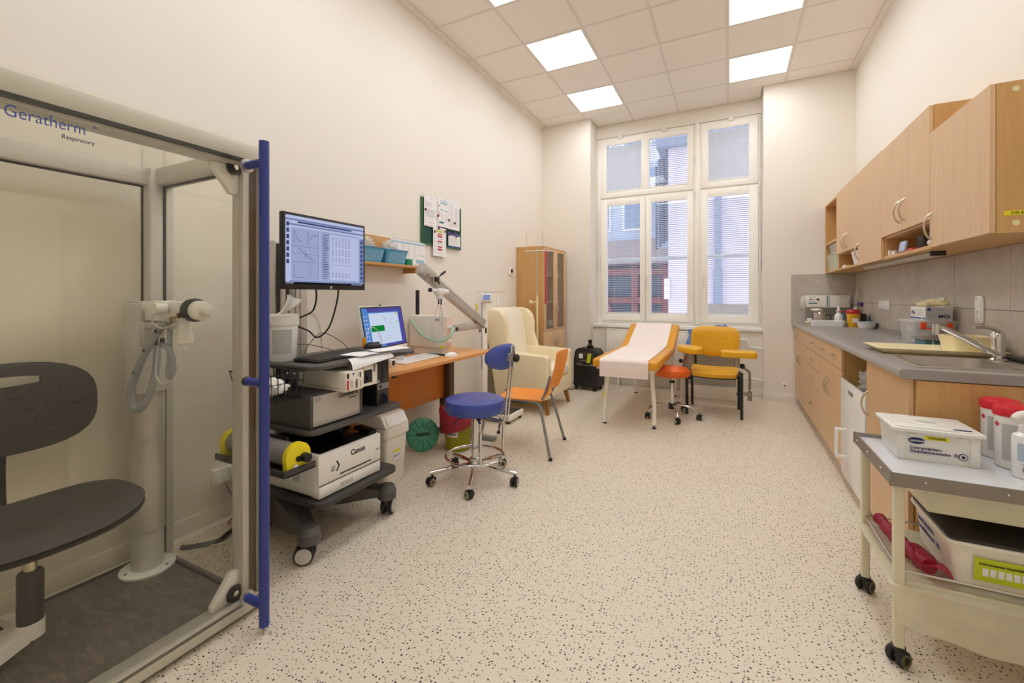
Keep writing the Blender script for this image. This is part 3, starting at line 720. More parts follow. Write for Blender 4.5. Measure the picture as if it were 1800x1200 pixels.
# ---- far end of the worktop
Z0 = .9362
og = thing('clear_organiser', 'clear plastic organiser shelf on the worktop against the far tiles', 'organiser', (.95, 5.85, Z0))
part('top_plate', B().box(.72, 1.17, 5.74, 5.93, 1.11, 1.116), 'clear_plastic', og); 
for x in (.722, 1.164): part('side_plate', B().box(x, x + .005, 5.74, 5.93, Z0, 1.11), 'clear_plastic', og)
part('back_plate', B().box(.727, 1.164, 5.925, 5.93, Z0, 1.11), 'clear_plastic', og)
bx = thing('carton', 'long white medical carton lying on the clear organiser', 'carton', (.94, 5.84, 1.116))
part('box', B().box(.745, 1.135, 5.77, 5.915, 1.1165, 1.245, .003), 'white', bx)
decals(bx, 'printteal', (.745, 5.77, 1.1165), (1, 0, 0), (0, 0, 1), [(.185, .004, .197, .125), (.02, .035, .10, .046)])
decals(bx, 'printgrey', (.745, 5.77, 1.1165), (1, 0, 0), (0, 0, 1), [(.205, .004, .214, .125), (.02, .108, .09, .113), (.03, .055, .085, .06), (.055, .078, .065, .09)])
decals(bx, 'printblack', (.745, 5.77, 1.1165), (1, 0, 0), (0, 0, 1), [(.03, .076, .046, .09), (.095, .074, .118, .094)])
text('PeraSeal', .02, 'printpink', bx, (1.055, 5.7695, 1.222), (1, 0, 0), (0, 0, 1))
solo('glove_packet', crumple((.715, 5.80, 1.165), (.028, .05, .075), 21, .4), 'bag_white', 'clear packet with teal print hanging over the left end of the organiser', 'packet')
kt = thing('white_tray', 'white oblong tray at the front of the far worktop', 'tray', (.87, 5.33, Z0))
def trayb(x0, x1, y0, y1, z0, z1, t_, r, k_=.003):
    b = B(); lo = rr(x0 + t_, x1 - t_, y0 + t_, y1 - t_, r); hi = rr(x0, x1, y0, y1, r); hi2 = rr(x0 + k_, x1 - k_, y0 + k_, y1 - k_, r); li = rr(x0 + t_ + k_, x1 - t_ - k_, y0 + t_ + k_, y1 - t_ - k_, r)
    return b.rings([[(*p, z0) for p in lo], [(*p, z1) for p in hi], [(*p, z1) for p in hi2], [(*p, z0 + k_) for p in li]])
part('tray', trayb(.72, 1.005, 5.27, 5.40, Z0, Z0 + .055, .01, .03), 'white_gloss', kt)
solo('cream_tray', trayb(.70, 1.05, 5.42, 5.66, Z0, Z0 + .03, .02, .02), 'tray', 'flat cream tray behind the white oblong tray', 'tray')
jr = thing('steel_pot', 'lidded steel pot with dark handle standing on the cream tray', 'pot', (.83, 5.52, Z0 + .0035))
part('pot', B().lathe([(.05, 0), (.053, .01), (.053, .115), (.056, .118), (.056, .122)], (0, 0, 0), 24), 'steel', jr, world=False); part('lid', B().lathe([(.055, .122), (.05, .13), (.02, .14), (.004, .142)], (0, 0, 0), 24), 'chrome', jr, world=False)
part('handle', B().tube([(.05, -.01, .1), (.085, -.02, .105), (.09, -.02, .06), (.075, -.02, .03)], .008), 'cartdark', jr, world=False)
solo('gauze_bundle', crumple((.80, 5.50, Z0 + .158), (.06, .05, .018), 8, .5), 'tissue', 'white gauze bundle on top of the steel pot', 'gauze')
solo('small_jar', B().lathe([(.02, 0), (.024, .01), (.024, .06), (.02, .065)], (.735, 5.47, Z0 + .0035)), 'white', 'small white jar left of the steel pot', 'jar')
bt = thing('pump_bottle', 'white plastic bottle with a pointed nozzle by the yellow sharps bin', 'bottle', (.99, 5.52, Z0 + .0035))
part('body', B().lathe([(.034, 0), (.037, .008), (.037, .085), (.025, .115), (.016, .122), (.016, .13)], (0, 0, 0)), 'white_gloss', bt, world=False); part('cap', B().lathe([(.02, .13), (.02, .148), (.012, .155), (.009, .185), (.006, .195), (.003, .20)], (0, 0, 0)), 'white', bt, world=False)
sb_ = thing('sharps_bin', 'small yellow sharps bin with red lid on the far worktop', 'bin', (1.075, 5.33, Z0))
part('bucket', B().lathe([(.045, 0), (.047, .006), (.055, .125), (.055, .13)], (0, 0, 0)), 'yellow_vinyl', sb_, world=False); part('lid', B().lathe([(.058, .128), (.058, .15), (.05, .158), (.048, .168), (.02, .172)], (0, 0, 0)), 'red', sb_, world=False)
part('label', B().box(-.02, .03, -.0545, -.0525, .045, .085), 'paper', sb_, world=False); part('lid_strap', B().box(-.13, -.05, -.006, .006, .146, .153, .002), 'red', sb_, world=False)
ds = thing('round_dish', 'white oval dish with lid at the back edge of the far worktop', 'dish', (1.135, 5.14, Z0))
part('bowl', B().lathe([(.055, 0), (.062, .01), (.073, .05), (.076, .052)], (0, 0, 0), sy=1.25), 'white_gloss', ds, world=False); part('lid', B().lathe([(.076, .053), (.074, .06), (.03, .064)], (0, 0, 0), sy=1.25), 'paleblue', ds, world=False)
solo('black_box', B().obox((1.14, 5.42, Z0 + .065), (.11, .09, .125), (0, 0, R(-10)), .006), 'black', 'small black case behind the white oval dish', 'case')
fm = thing('flowmeter', 'oxygen flowmeter with clear tube and purple knob on a glass jar', 'flowmeter', (1.165, 5.68, Z0))
part('jar', B().lathe([(.035, 0), (.038, .01), (.038, .10), (.03, .115)], (0, 0, 0)), 'smoke', fm, world=False); part('cap', B().lathe([(.042, .115), (.042, .14), (.02, .15), (.016, .19)], (0, 0, 0)), 'white', fm, world=False)
part('flow_tube', B().cyl((0, 0, .19), (.015, 0, .375), .017), 'clear_plastic', fm, world=False); part('knob', B().cyl((.02, -.02, .22), (.045, -.045, .215), .02), 'purple', fm, world=False); part('inlet', B().cyl((0, 0, .235), (-.06, 0, .235), .009), 'steel', fm, world=False)
for x, m_, lab in ((1.035, 'skyblue', 'small blue topped vial left of the sharps bin'), (1.075, 'purple', 'small purple topped vial behind the sharps bin')):
    v = thing('vial', lab, 'vial', (x, 5.58, Z0 + .0035 if x < 1.04 else Z0)); part('glass', B().cyl((0, 0, 0), (0, 0, .06), .014), 'clear_plastic', v, world=False); part('cap', B().cyl((0, 0, .06), (0, 0, .1), .016), m_, v, world=False)

# ---- near end of the worktop
cb = tub('storage_box', 1.0, 1.205, 3.51, 3.756, Z0, 1.072, 'clear_plastic', 'clear plastic storage box with orange clips near the sink', lidmat='bag_white', lidh=.016, taper=.012)
for y in (0,):
    for x in (1.05, 1.17): part('clip', B().box(x - .014, x + .014, 3.498, 3.505, 1.035, 1.078, .002), 'orange_clip', cb, 'orange clip')
    part('clip_bar', B().box(1.064, 1.156, 3.4985, 3.504, 1.035, 1.043, .001), 'orange_clip', cb, 'orange clip')
rnd = random.Random(4)
for k, (m_, x, y, z, s) in enumerate([('paper', 1.06, 3.62, .962, .04), ('printpink', 1.12, 3.60, .965, .045), ('salmon', 1.15, 3.68, .96, .04), ('purple', 1.13, 3.56, .955, .025), ('paper', 1.06, 3.68, 1.02, .045), ('printblue', 1.165, 3.62, 1.01, .03), ('darkred', 1.12, 3.6, 1.03, .03)]):
    part('packet', crumple((x, y, z + .008), (s * .8, s, s * .55), 30 + k, .5), m_, cb)
gb = thing('glove_box', 'blue and white carton of gloves on the clear storage box', 'carton', (1.12, 3.62, 1.089))
part('box', B().box(1.058, 1.183, 3.505, 3.745, 1.0885, 1.172, .002), 'white', gb); decals(gb, 'printlight', (1.058, 3.505, 1.0885), (1, 0, 0), (0, 0, 1), [(.002, .001, .123, .082)])
decals(gb, 'printblue', (1.058, 3.745, 1.0885), (0, -1, 0), (0, 0, 1), [(0, .008, .18, .017), (.195, .008, .24, .017)]); decals(gb, 'printgrey', (1.058, 3.745, 1.0885), (0, -1, 0), (0, 0, 1), [(.12, .06, .2, .063), (.12, .048, .21, .051), (.12, .036, .2, .039)])
text('MGi', .034, 'navy', gb, (1.0575, 3.725, 1.123), (0, -1, 0), (0, 0, 1)); text('MGi', .03, 'navy', gb, (1.118, 3.5035, 1.106), (1, 0, 0), (0, 0, 1), bold=.0006)
decals(gb, 'printblue', (1.058, 3.504, 1.0885), (1, 0, 0), (0, 0, 1), [(.01, .06, .026, .078)]); decals(gb, 'printgrey', (1.058, 3.504, 1.0885), (1, 0, 0), (0, 0, 1), [(.045, .065, .085, .069), (.012, .02, .05, .022), (.012, .03, .05, .032), (.012, .04, .05, .042)])
g1 = B().tube([(1.075, 3.70, 1.186), (1.10, 3.64, 1.19), (1.13, 3.60, 1.20), (1.155, 3.56, 1.198), (1.17, 3.53, 1.19)], lambda t: .010 + .016 * math.sin(PI * min(1, t * 1.1)), seg=10)
g1.tube([(1.15, 3.6, 1.2), (1.165, 3.54, 1.206), (1.16, 3.51, 1.197), (1.13, 3.52, 1.188)], .009).tube([(1.12, 3.63, 1.20), (1.14, 3.56, 1.213), (1.15, 3.52, 1.206)], .009).tube([(1.10, 3.66, 1.195), (1.08, 3.60, 1.193), (1.085, 3.55, 1.186)], .008)
solo('latex_gloves', g1, 'gloves', 'cream latex gloves lying crumpled on the glove carton', 'gloves', angle=80)
tb = thing('teal_box', 'low teal box with a flat steel lid in front of the clear storage box', 'box', (1.1, 3.38, Z0))
part('body', B().box(1.0, 1.19, 3.31, 3.47, Z0, .985, .004), 'teal', tb); part('lid', B().box(.985, 1.2, 3.295, 3.48, .985, .995, .003), 'zinc', tb); part('band', B().box(1.03, 1.036, 3.307, 3.31, Z0, .985), 'cream_plastic', tb)
ct = thing('cream_serving_tray', 'long cream plastic tray lying across the sink rim', 'tray', (.94, 3.05, .9415))
part('tray', trayb(.685, 1.19, 2.885, 3.22, .9412, .9685, .035, .025, .004), 'tray', ct)
cw = thing('cream_bowl', 'cream rectangular bowl standing on the long tray', 'bowl', (1.09, 3.08, .946))
part('bowl', trayb(1.0, 1.165, 2.955, 3.16, .9456, 1.035, .015, .02), 'tray', cw)
solo('black_dispenser', B().box(1.15, 1.212, 2.70, 2.87, Z0 + .005, Z0 + .022, .006), 'black', 'flat black gadget lying behind the tap', 'gadget')
sd = thing('floor_socket', 'round white wall socket low on the right pier', 'socket', (.56, 5.96, .20))
part('plate', B().lathe([(.035, 0), (.035, .004), (.03, .008), (.002, .008)], (.56, YP, .195), d=(0, -1, 0)), 'white_gloss', sd); part('core', B().lathe([(.009, .008), (.009, .011), (.001, .011)], (.56, YP, .195), d=(0, -1, 0)), 'olive', sd)

# ================================================================ TROLLEY (right foreground)
TX0, TX1, TY0, TY1 = .472, 1.09, 1.852, 2.335
tl = thing('instrument_trolley', 'cream steel instrument trolley with a grey top tray on castors', 'trolley', (.78, 2.09, 0))
part('tray_top', B().box(TX0 + .006, TX1 - .006, TY0 + .006, TY1 - .006, .632, .640), 'trolleytop', tl)
part('tray_rim', ring(B(), 0, 1, 0, 1, .1, 0, 1) if 0 else B().prism([(TX0, .612), (TX0 + .003, .612), (TX0 + .007, .655), (TX0, .655)], 'y', TY0, TY1, 0).prism([(TX1, .612), (TX1 - .003, .612), (TX1 - .007, .655), (TX1, .655)], 'y', TY0, TY1, 0)
     .prism([(TY0, .612), (TY0 + .003, .612), (TY0 + .007, .655), (TY0, .655)], 'x', TX0, TX1, 0).prism([(TY1, .612), (TY1 - .003, .612), (TY1 - .007, .655), (TY1, .655)], 'x', TX0, TX1, 0), 'zinc', tl)
for x in (TX0 + .003, TX1 - .003):
    for y in (TY0 + .003, TY1 - .003): part('rim_corner', B().cyl((x, y, .611), (x, y, .656), .0055, seg=14), 'zinc', tl)
for p in ((.56, TY0), (.75, TY0), (.95, TY0)): part('rivet', B().ball((p[0], p[1] - .001, .637), .004, 8, 6), 'chrome', tl)
for y in (1.95, 2.12, 2.27): part('rivet', B().ball((TX0 - .001, y, .637), .004, 8, 6), 'chrome', tl)
LG = [(.504, 1.897), (.504, 2.305), (1.06, 1.897), (1.06, 2.305)]
for k, (x, y) in enumerate(LG):
    part('leg', B().prism([(x + dx, y + dy) for dx, dy in rr(-.0145, .0145, -.0145, .0145, .005, 3)], 'z', .062, .632), 'trolley', tl)
    c = part('castor', B().cyl((x, y, .062), (x, y, .050), .02).box(x - .014, x + .014, y - .02, y + .02, .025, .052, .006), 'rubber', tl)
    a = R((-52, -40, 20, 30)[k]); ax = Vector((math.cos(a), math.sin(a), 0))
    for s in (-1, 1):
        q = Vector((x, y, .0275)) + ax * .017 * s
        part('wheel', B().lathe([(.004, -.009), (.022, -.009), (.0275, -.004), (.0275, .004), (.022, .009), (.004, .009)], q, 20, d=ax), 'rubber', c)
        part('wheel_ring', B().lathe([(.014, .009), (.014, .0105), (.022, .0105), (.022, .009)], q, 20, d=ax * s), 'olive', c)
part('shelf', B().box(TX0 + .02, TX1 - .02, TY0 + .03, TY1 - .02, .262, .272, .002), 'trolley', tl)
for (a, b) in ((LG[0], LG[1]), (LG[2], LG[3]), (LG[0], LG[2]), (LG[1], LG[3])):
    part('guard_rail', B().cyl((a[0], a[1], .318), (b[0], b[1], .318), .0042, seg=10), 'chrome', tl); part('shelf_bar', B().bar((a[0], a[1], .275), (b[0], b[1], .275), .012, .02), 'trolley', tl)
dw = part('drawer', B().box(.595, 1.03, 1.95, 2.28, .508, .625, .004), 'trolley', tl)
# yellowish plastic sheet over the lower shelf
def sheet(u, v):
    x = .475 + u * .63; y = 1.868
    k = .008 * math.sin(9 * u + 2) + .006 * math.sin(23 * u)
    if v < .35:
        t = v / .35; return (x, 2.30 - t * (2.30 - 1.875), .284 + .006 * math.sin(8 * u + 5 * t) + .005 * math.sin(17 * t + 3 * u))
    t = (v - .35) / .65; return (x + .02 * t * (1 - u), 1.866 - .010 * math.sin(t * 2) - k * t, .283 - t * (.12 + .05 * u + .02 * math.sin(5 * u)))
solo('plastic_sheet', B().grid(sheet, 40, 24, .0012), 'bag_yellow', 'yellowish translucent plastic sheet hanging from the trolley shelf', 'sheet', angle=80)
rb = B().tube([(.545, 2.285, .325), (.552, 2.20, .324), (.565, 2.10, .322), (.585, 2.02, .322), (.602, 1.955, .322)], lambda t: .019 + .010 * t + .003 * math.sin(31 * t) + .002 * math.sin(67 * t), seg=14, n=12)
rb.grid(lambda u, v: (.57 + v * .075 + .004 * math.sin(9 * u), 2.06 - u * .15, .342 + .012 * math.sin(v * 4 + u * 6) - .022 * v), 10, 10, .001)
solo('red_bag_roll', rb, 'bag_red', 'rolled red plastic bag on the lower trolley shelf', 'bag', angle=80)
lt = thing('disinfection_tub', 'large white tub with smoky lid and lime label on the trolley shelf', 'tub', (.83, 2.09, .297))
def tubwall(x0, x1, y0, y1, z0, z1, tp, r, k_=.004):
    lo = rr(x0 + tp, x1 - tp, y0 + tp, y1 - tp, r); hi = rr(x0, x1, y0, y1, r); hi2 = rr(x0 + k_, x1 - k_, y0 + k_, y1 - k_, r); li = rr(x0 + tp + k_, x1 - tp - k_, y0 + tp + k_, y1 - tp - k_, r)
    return B().rings([[(*p, z0) for p in lo], [(*p, z1) for p in hi], [(*p, z1) for p in hi2], [(*p, z0 + k_) for p in li]])
part('body', tubwall(.645, 1.02, 1.925, 2.25, .297, .442, .012, .02), 'cream_plastic', lt)
part('rim', B().prism(rr(.633, 1.032, 1.913, 2.262, .022), 'z', .430, .442, .003), 'cream_plastic', lt)
part('lid', B().prism(rr(.639, 1.026, 1.919, 2.256, .02), 'z', .442, .452, .003), 'dark', lt, 'smoky dark lid')
decals(lt, 'lime', (.70, 1.928, .325), (1, 0, 0), (0, -.08, .99), [(0, 0, .2, .075)], 'label', label='lime green label')
text('Instrumenten-Desinfektionsmittel', .011, 'printblack', lt, (.712, 1.9222, .379), (1, 0, 0), (0, -.08, .99), bold=.0002)
decals(lt, 'paper', (.70, 1.927, .325), (1, 0, 0), (0, -.08, .99), [(.02 + k * .018, .018, .034 + k * .018, .043) for k in range(9)])
text('Instrumenten-', .026, 'printblue', lt, (.6465, 2.205, .385), (0, -1, 0), (-.08, 0, 1), bold=.0003); text('Desinfektionsw. 10L', .024, 'printblue', lt, (.6490, 2.215, .355), (0, -1, 0), (-.08, 0, 1), bold=.0003)
# things on the trolley top
ib = thing('disinfection_box', 'white instrument disinfection box with lid on the trolley top', 'box', (.655, 2.18, .641))
bx0, bx1, by0, by1, bz = .545, .775, 2.075, 2.285, .6405
part('body', tubwall(bx0, bx1, by0, by1, bz, .745, .006, .012), 'white', ib)
part('corner_post', B().box(bx0 + .002, bx0 + .028, by0 - .002, by0 + .02, bz, .745, .004), 'white', ib); part('corner_post', B().box(bx1 - .03, bx1 - .002, by0 - .002, by0 + .02, bz, .745, .004), 'white', ib)
for x in (bx0 + .045, bx1 - .05): part('latch', B().box(x - .012, x + .012, by0 - .005, by0 + .002, .727, .738, .002), 'white', ib)
lid = part('lid', B().prism(rr(bx0 - .012, bx1 + .012, by0 - .012, by1 + .012, .014), 'z', .745, .757, .003), 'white', ib)
part('lid_step', B().prism(rr(bx0 + .006, bx1 - .006, by0 + .006, by1 - .006, .01), 'z', .757, .7605, .002), 'white', lid); part('lid_grip', B().box(.625, .685, 2.165, 2.19, .7605, .775, .004), 'white', lid)
part('lid_panel', B().prism([(.555, 2.15), (.70, 2.12), (.755, 2.20), (.58, 2.25)], 'z', .7605, .7625), 'white_gloss', lid)
part('lid_badge', B().lathe([(.026, 0), (.026, .0012), (.001, .0012)], (.735, 2.10, .7605), 20, sy=.35), 'navy', lid, 'blue oval badge')
F0 = (bx0, by0 - .0005, bz)
bd = part('badge', B().lathe([(.024, 0), (.024, .0012), (.001, .0012)], (bx0 + .058, by0 + .0012, .7135), 24, d=(0, -1, 0), sx=1, sy=.48), 'navy', ib, 'dark blue oval badge')
text('HARTMANN', .0085, 'white', bd, (bx0 + .038, by0 - .0006, .7105), (1, 0, 0), (0, 0, 1), bold=.0002)
text('Instrumenten-', .0155, 'navy', ib, (bx0 + .040, by0 + .0025, .6830), (1, 0, 0), (0, 0, 1), bold=.0002); text('Desinfektionswanne  3L', .0155, 'navy', ib, (bx0 + .040, by0 + .0025, .6695), (1, 0, 0), (0, 0, 1), sx=.88, bold=.0002)
decals(ib, 'sticker', (bx0 + .08, by0 - .0002, .7215), (1, 0, 0), (0, 0, 1), [(0, 0, .066, .013)], 'sticker', label='yellow inventory sticker'); text('X05028048', .0105, 'printblack', ib, (bx0 + .088, by0 - .0012, .7245), (1, 0, 0), (0, 0, 1))
part('octagon_mark', B().lathe([(.013, 0), (.013, .0012), (.001, .0012)], (bx0 + .184, by0 + .0035, .672), 8, d=(0, -1, 0)), 'navy', ib); part('octagon_mark', B().lathe([(.0105, 0), (.0105, .0018), (.001, .0018)], (bx0 + .184, by0 + .0035, .672), 8, d=(0, -1, 0)), 'white', ib)
part('octagon_mark', B().lathe([(.0055, 0), (.0055, .0024), (.001, .0024)], (bx0 + .184, by0 + .0035, .672), 12, d=(0, -1, 0)), 'navy', ib)
def wipes(x, y, lab):
    t = thing('wipes_tub', lab, 'tub', (x, y, .641), R(-20), 'red-lidded wipes tubs')
    part('body', B().lathe([(.047, 0), (.051, .005), (.051, .165), (.0525, .17), (.0525, .18)], (0, 0, 0), 28), 'white_gloss', t, world=False)
    l = part('lid', B().lathe([(.0545, .18), (.0555, .185), (.0555, .205), (.05, .214), (.03, .219), (.002, .22)], (0, 0, 0), 28), 'redlid', t, world=False)
    part('lid_tab', B().box(-.022, .004, -.060, -.05, .19, .198, .002), 'redlid', l, world=False)
    lb_ = B()
    n = 10
    for k in range(n):
        a0, a1 = R(-130 + k * 7), R(-130 + (k + 1) * 7)
        lb_.quad((.0516 * math.cos(a0), .0516 * math.sin(a0), .03), (.0516 * math.cos(a1), .0516 * math.sin(a1), .03), (.0516 * math.cos(a1), .0516 * math.sin(a1), .155), (.0516 * math.cos(a0), .0516 * math.sin(a0), .155))
    part('label', lb_, 'printlabel', t, world=False)
    a = R(-148)
    part('hazard_mark', B().obox((.0518 * math.cos(a), .0518 * math.sin(a), .15), (.0004, .014, .014), (R(45), 0, a)), 'printred', t, world=False)
t_ = NT('printlabel'); v_ = t_.coord((1, 1, 1)); wv = t_.n('ShaderNodeTexWave', _wave_type='BANDS', _bands_direction='Z'); t_.l(v_, wv.inputs['Vector']); wv.inputs['Scale'].default_value = 90
nz = t_.noise(v_, 420, 2); gt = t_.math('GREATER_THAN', t_.math('MULTIPLY', wv.outputs['Fac'], nz), .26)
M['printlabel'] = t_.bsdf(t_.mix(gt, lin('#dcd9d4'), lin('#8f8c8a')), .6)
wipes(.895, 2.262, 'red-lidded white wipes tub standing farther back on the trolley'); wipes(.888, 2.15, 'red-lidded white wipes tub standing in front on the trolley')
pb = thing('pump_bottle', 'white disinfectant pump bottle at the right edge of the trolley', 'bottle', (.875, 2.045, .641))
part('body', B().lathe([(.036, 0), (.0385, .004), (.0385, .125), (.036, .138), (.022, .148), (.018, .15)], (0, 0, 0), 28), 'white_gloss', pb, world=False); part('collar', B().lathe([(.022, .15), (.022, .17), (.014, .174)], (0, 0, 0), 24), 'white', pb, world=False)
part('spray_head', B().tube([(.03, .0, .20), (0, -.005, .205), (-.025, -.012, .203), (-.04, -.016, .192)], lambda t: .021 - .010 * t, seg=12).cyl((0, 0, .17), (0, 0, .2), .014).box(.0, .014, -.01, .01, .165, .19, .004), 'white', pb, world=False)
lb_ = B()
for k in range(10):
    a0, a1 = R(-150 + k * 8), R(-150 + (k + 1) * 8); q = .0392
    lb_.quad((q * math.cos(a0), q * math.sin(a0), .058), (q * math.cos(a1), q * math.sin(a1), .058), (q * math.cos(a1), q * math.sin(a1), .115), (q * math.cos(a0), q * math.sin(a0), .115))
part('label', lb_, 'paleblue', pb, world=False)
a = R(-110); rv = Vector((-math.sin(a), math.cos(a), 0)); ov = Vector((.039 * math.cos(a), .039 * math.sin(a), .045)) - rv * .014
text('500 ml', .009, 'ink', pb, ov, rv, (0, 0, 1), world=False); decals(pb, 'printblack', ov + Vector((0, 0, -.02)), rv, (0, 0, 1), [(k * .003, 0, k * .003 + .0016, .014) for k in range(9)], world=False)

# ================================================================ BODY BOX (glass booth, left foreground)
BX0, BX1, BY0, BY1, BZ = -2.43, -1.655, .05, 1.105, 1.818
bo = thing('glass_booth', 'glass-walled lung test booth with grey frame and blue door handle', 'booth', (-2.04, .58, 0))
part('platform', B().box(BX0 + .01, BX1 - .03, BY0 + .01, BY1 - .01, 0.0, .045, .003), 'platform', bo, 'dark wood-look booth floor')
def post(x0, x1, y0, y1): return B().box(x0, x1, y0, y1, .0, BZ, .004).box(x0 - .0015, x0 + .004, y0 + .02, y1 - .02, .07, BZ - .07).box(x0 + .02, x1 - .02, y0 - .0015, y0 + .004, .07, BZ - .07)
for (x0, y0) in ((BX0, BY1 - .07), (BX0, BY0), (BX1 - .105, BY1 - .07), (BX1 - .105, BY0)): part('post', post(x0, x0 + (.10 if x0 == BX0 and y0 > 1 else .07), y0 - (.02 if x0 == BX0 and y0 > 1 else 0), y0 + .07), 'postgrey', bo)
for z0, z1 in ((BZ - .075, BZ), ):
    part('top_rail', B().box(BX1 - .105, BX1 - .035, BY0 + .07, BY1 - .07, z0, z1, .004), 'boothbeige', bo); part('top_rail', B().box(BX0, BX0 + .07, BY0 + .07, BY1 - .07, z0, z1, .004), 'boothbeige', bo)
    part('top_rail', B().box(BX0 + .07, BX1 - .105, BY1 - .07, BY1, z0, z1, .004), 'boothbeige', bo); part('top_rail', B().box(BX0 + .07, BX1 - .105, BY0, BY0 + .07, z0, z1, .004), 'boothbeige', bo)
# door leaf frame on the room side
df = part('door_frame', B().box(BX1 - .03, BX1 - .008, BY0, BY1 + .01, BZ - .055, BZ + .008, .003).box(BX1 - .03, BX1 - .008, BY0, BY1 + .01, .02, .075, .003).box(BX1 - .03, BX1 - .008, BY1 - .022, BY1 + .01, .075, BZ - .055, .003).box(BX1 - .03, BX1 - .008, BY0, BY0 + .04, .075, BZ - .055, .003), 'boothbeige', bo)
part('sill_rail', B().box(BX1 - .10, BX1 - .032, BY0 + .07, BY1 - .07, .0, .062, .004), 'silverpaint', bo)
part('seal', B().box(BX1 - .032, BX1 - .006, BY0 + .02, BY1 - .02, .058, .067).box(BX1 - .032, BX1 - .006, BY0 + .02, BY1 - .02, BZ - .062, BZ - .053), 'dark', bo); part('seal', B().box(BX1 - .034, BX1 - .03, BY1 - .045, BY1 - .022, .06, BZ - .06), 'toffee', bo)
part('door_glass', B().box(BX1 - .006, BX1 + .004, BY0, BY1 + .018, .012, BZ + .012), 'booth_glass', bo)
part('back_glass', B().box(BX0 + .03, BX0 + .036, BY0 + .07, BY1 - .07, .045, BZ - .075), 'booth_glass', bo); part('end_glass', B().box(BX0 + .07, BX1 - .105, BY1 - .04, BY1 - .034, .045, BZ - .075), 'booth_glass', bo)
part('end_glass', B().box(BX0 + .07, BX1 - .105, BY0 + .034, BY0 + .04, .045, BZ - .075), 'booth_glass', bo); part('roof_glass', B().box(BX0 + .07, BX1 - .105, BY0 + .07, BY1 - .07, BZ - .04, BZ - .034), 'booth_glass', bo)
part('gasket', B().box(BX0 + .028, BX0 + .038, BY1 - .096, BY1 - .09, .045, BZ - .075).box(BX0 + .10, BX0 + .105, BY1 - .042, BY1 - .032, .045, BZ - .075).box(BX0 + .07, BX1 - .105, BY1 - .042, BY1 - .032, .045, .051).box(BX0 + .028, BX0 + .038, BY0 + .07, BY1 - .07, .045, .051)
     .box(BX0 + .028, BX0 + .038, BY0 + .07, BY1 - .07, BZ - .083, BZ - .075).box(BX0 + .07, BX1 - .105, BY1 - .042, BY1 - .032, BZ - .083, BZ - .075), 'dark', bo)
HX, HY = -1.54, 1.022
hd = part('door_handle', B().cyl((HX, HY, .024), (HX, HY, 1.81), .0175, seg=20).tube([(HX + .017, HY, .03), (HX + .017, HY, 1.8)], .002, smooth=False), 'blue', bo, 'long blue tubular door handle')
for z in (.096, .916, 1.734):
    part('standoff', B().cyl((BX1 + .004, HY, z), (HX, HY, z), .0155, seg=18), 'blue', hd)
    if z != .916:
        part('washer', B().lathe([(.005, 0), (.024, 0), (.026, .004), (.026, .012), (.005, .014)], (BX1 + .005, HY, z), 20, d=(1, 0, 0)), 'alu', hd)
        part('magnet_lock', B().lathe([(.03, 0), (.03, .01), (.028, .012), (.002, .012)], (BX1 - .058, HY - .006, z), 24, d=(1, 0, 0)), 'dark', bo); part('lock_ring', B().lathe([(.033, 0), (.033, .006), (.029, .006), (.029, 0)], (BX1 - .058, HY - .006, z), 24, d=(1, 0, 0)).lathe([(.010, .012), (.010, .014), (.002, .014)], (BX1 - .058, HY - .006, z), 16, d=(1, 0, 0)), 'chrome', bo)
    else: part('cap', B().lathe([(.0165, 0), (.0175, .004), (.0175, .012), (.0155, .014)], (BX1 + .004, HY, z), 18, d=(1, 0, 0)), 'dark', hd)
for z, s in ((.063, 1), (BZ - .075, -1)):
    part('corner_bracket', B().prism([(BY1 - .07, z), (BY1 - .17, z), (BY1 - .17, z + s * .018), (BY1 - .10, z + s * .11), (BY1 - .07, z + s * .11)], 'x', BX1 - .085, BX1 - .06, .003), 'white', bo)
text('Geratherm', .044, 'printblue', bo, (BX1 + .0045, .404, 1.700), (0, 1, 0), (0, 0, 1), sx=.80, bold=-.0002); text('Respiratory', .0165, 'navy', bo, (BX1 + .0045, .512, 1.676), (0, 1, 0), (0, 0, 1), sx=.9, bold=.0001)
text('®', .012, 'printblue', bo, (BX1 + .0045, .578, 1.724), (0, 1, 0), (0, 0, 1))

# test column with mouthpiece
cl = thing('test_column', 'light grey test column with white mouthpiece unit inside the booth', 'column', (-2.285, .985, .0455))
part('base_flange', B().lathe([(.095, 0), (.098, .004), (.098, .012), (.09, .016), (.062, .016)], (0, 0, 0), 32), 'white', cl, world=False)
for a in (30, 150, 270): part('bolt', B().cyl((.08 * math.cos(R(a)), .08 * math.sin(R(a)), .016), (.08 * math.cos(R(a)), .08 * math.sin(R(a)), .019), .006, seg=8), 'midgrey', cl, world=False)
part('lower_tube', B().lathe([(.056, .016), (.056, .17), (.06, .172)], (0, 0, 0), 32), 'lightgrey', cl, world=False); part('upper_tube', B().lathe([(.06, .172), (.06, .80)], (0, 0, 0), 32), 'silverpaint', cl, world=False)
part('head_box', B().box(-.055, .075, -.075, .045, .78, 1.165, .01).box(-.04, .06, -.06, .03, 1.165, 1.172, .003), 'lightgrey', cl, world=False)
part('support_arm', B().box(.07, .30, -.055, .0, 1.06, 1.085, .004).box(.07, .10, -.06, .005, .98, 1.085, .004), 'lightgrey', cl, world=False)
vb = part('valve_block', B().box(.10, .27, -.06, -.005, 1.09, 1.175, .012).box(.06, .12, -.055, -.012, 1.13, 1.172, .012).box(.25, .42, -.05, -.012, 1.115, 1.172, .01), 'white_gloss', cl, world=False)
part('outlet', B().cyl((.265, -.055, 1.145), (.265, -.095, 1.145), .022, seg=18).cyl((.04, -.03, 1.152), (.10, -.03, 1.152), .02, seg=18), 'white', vb, world=False)
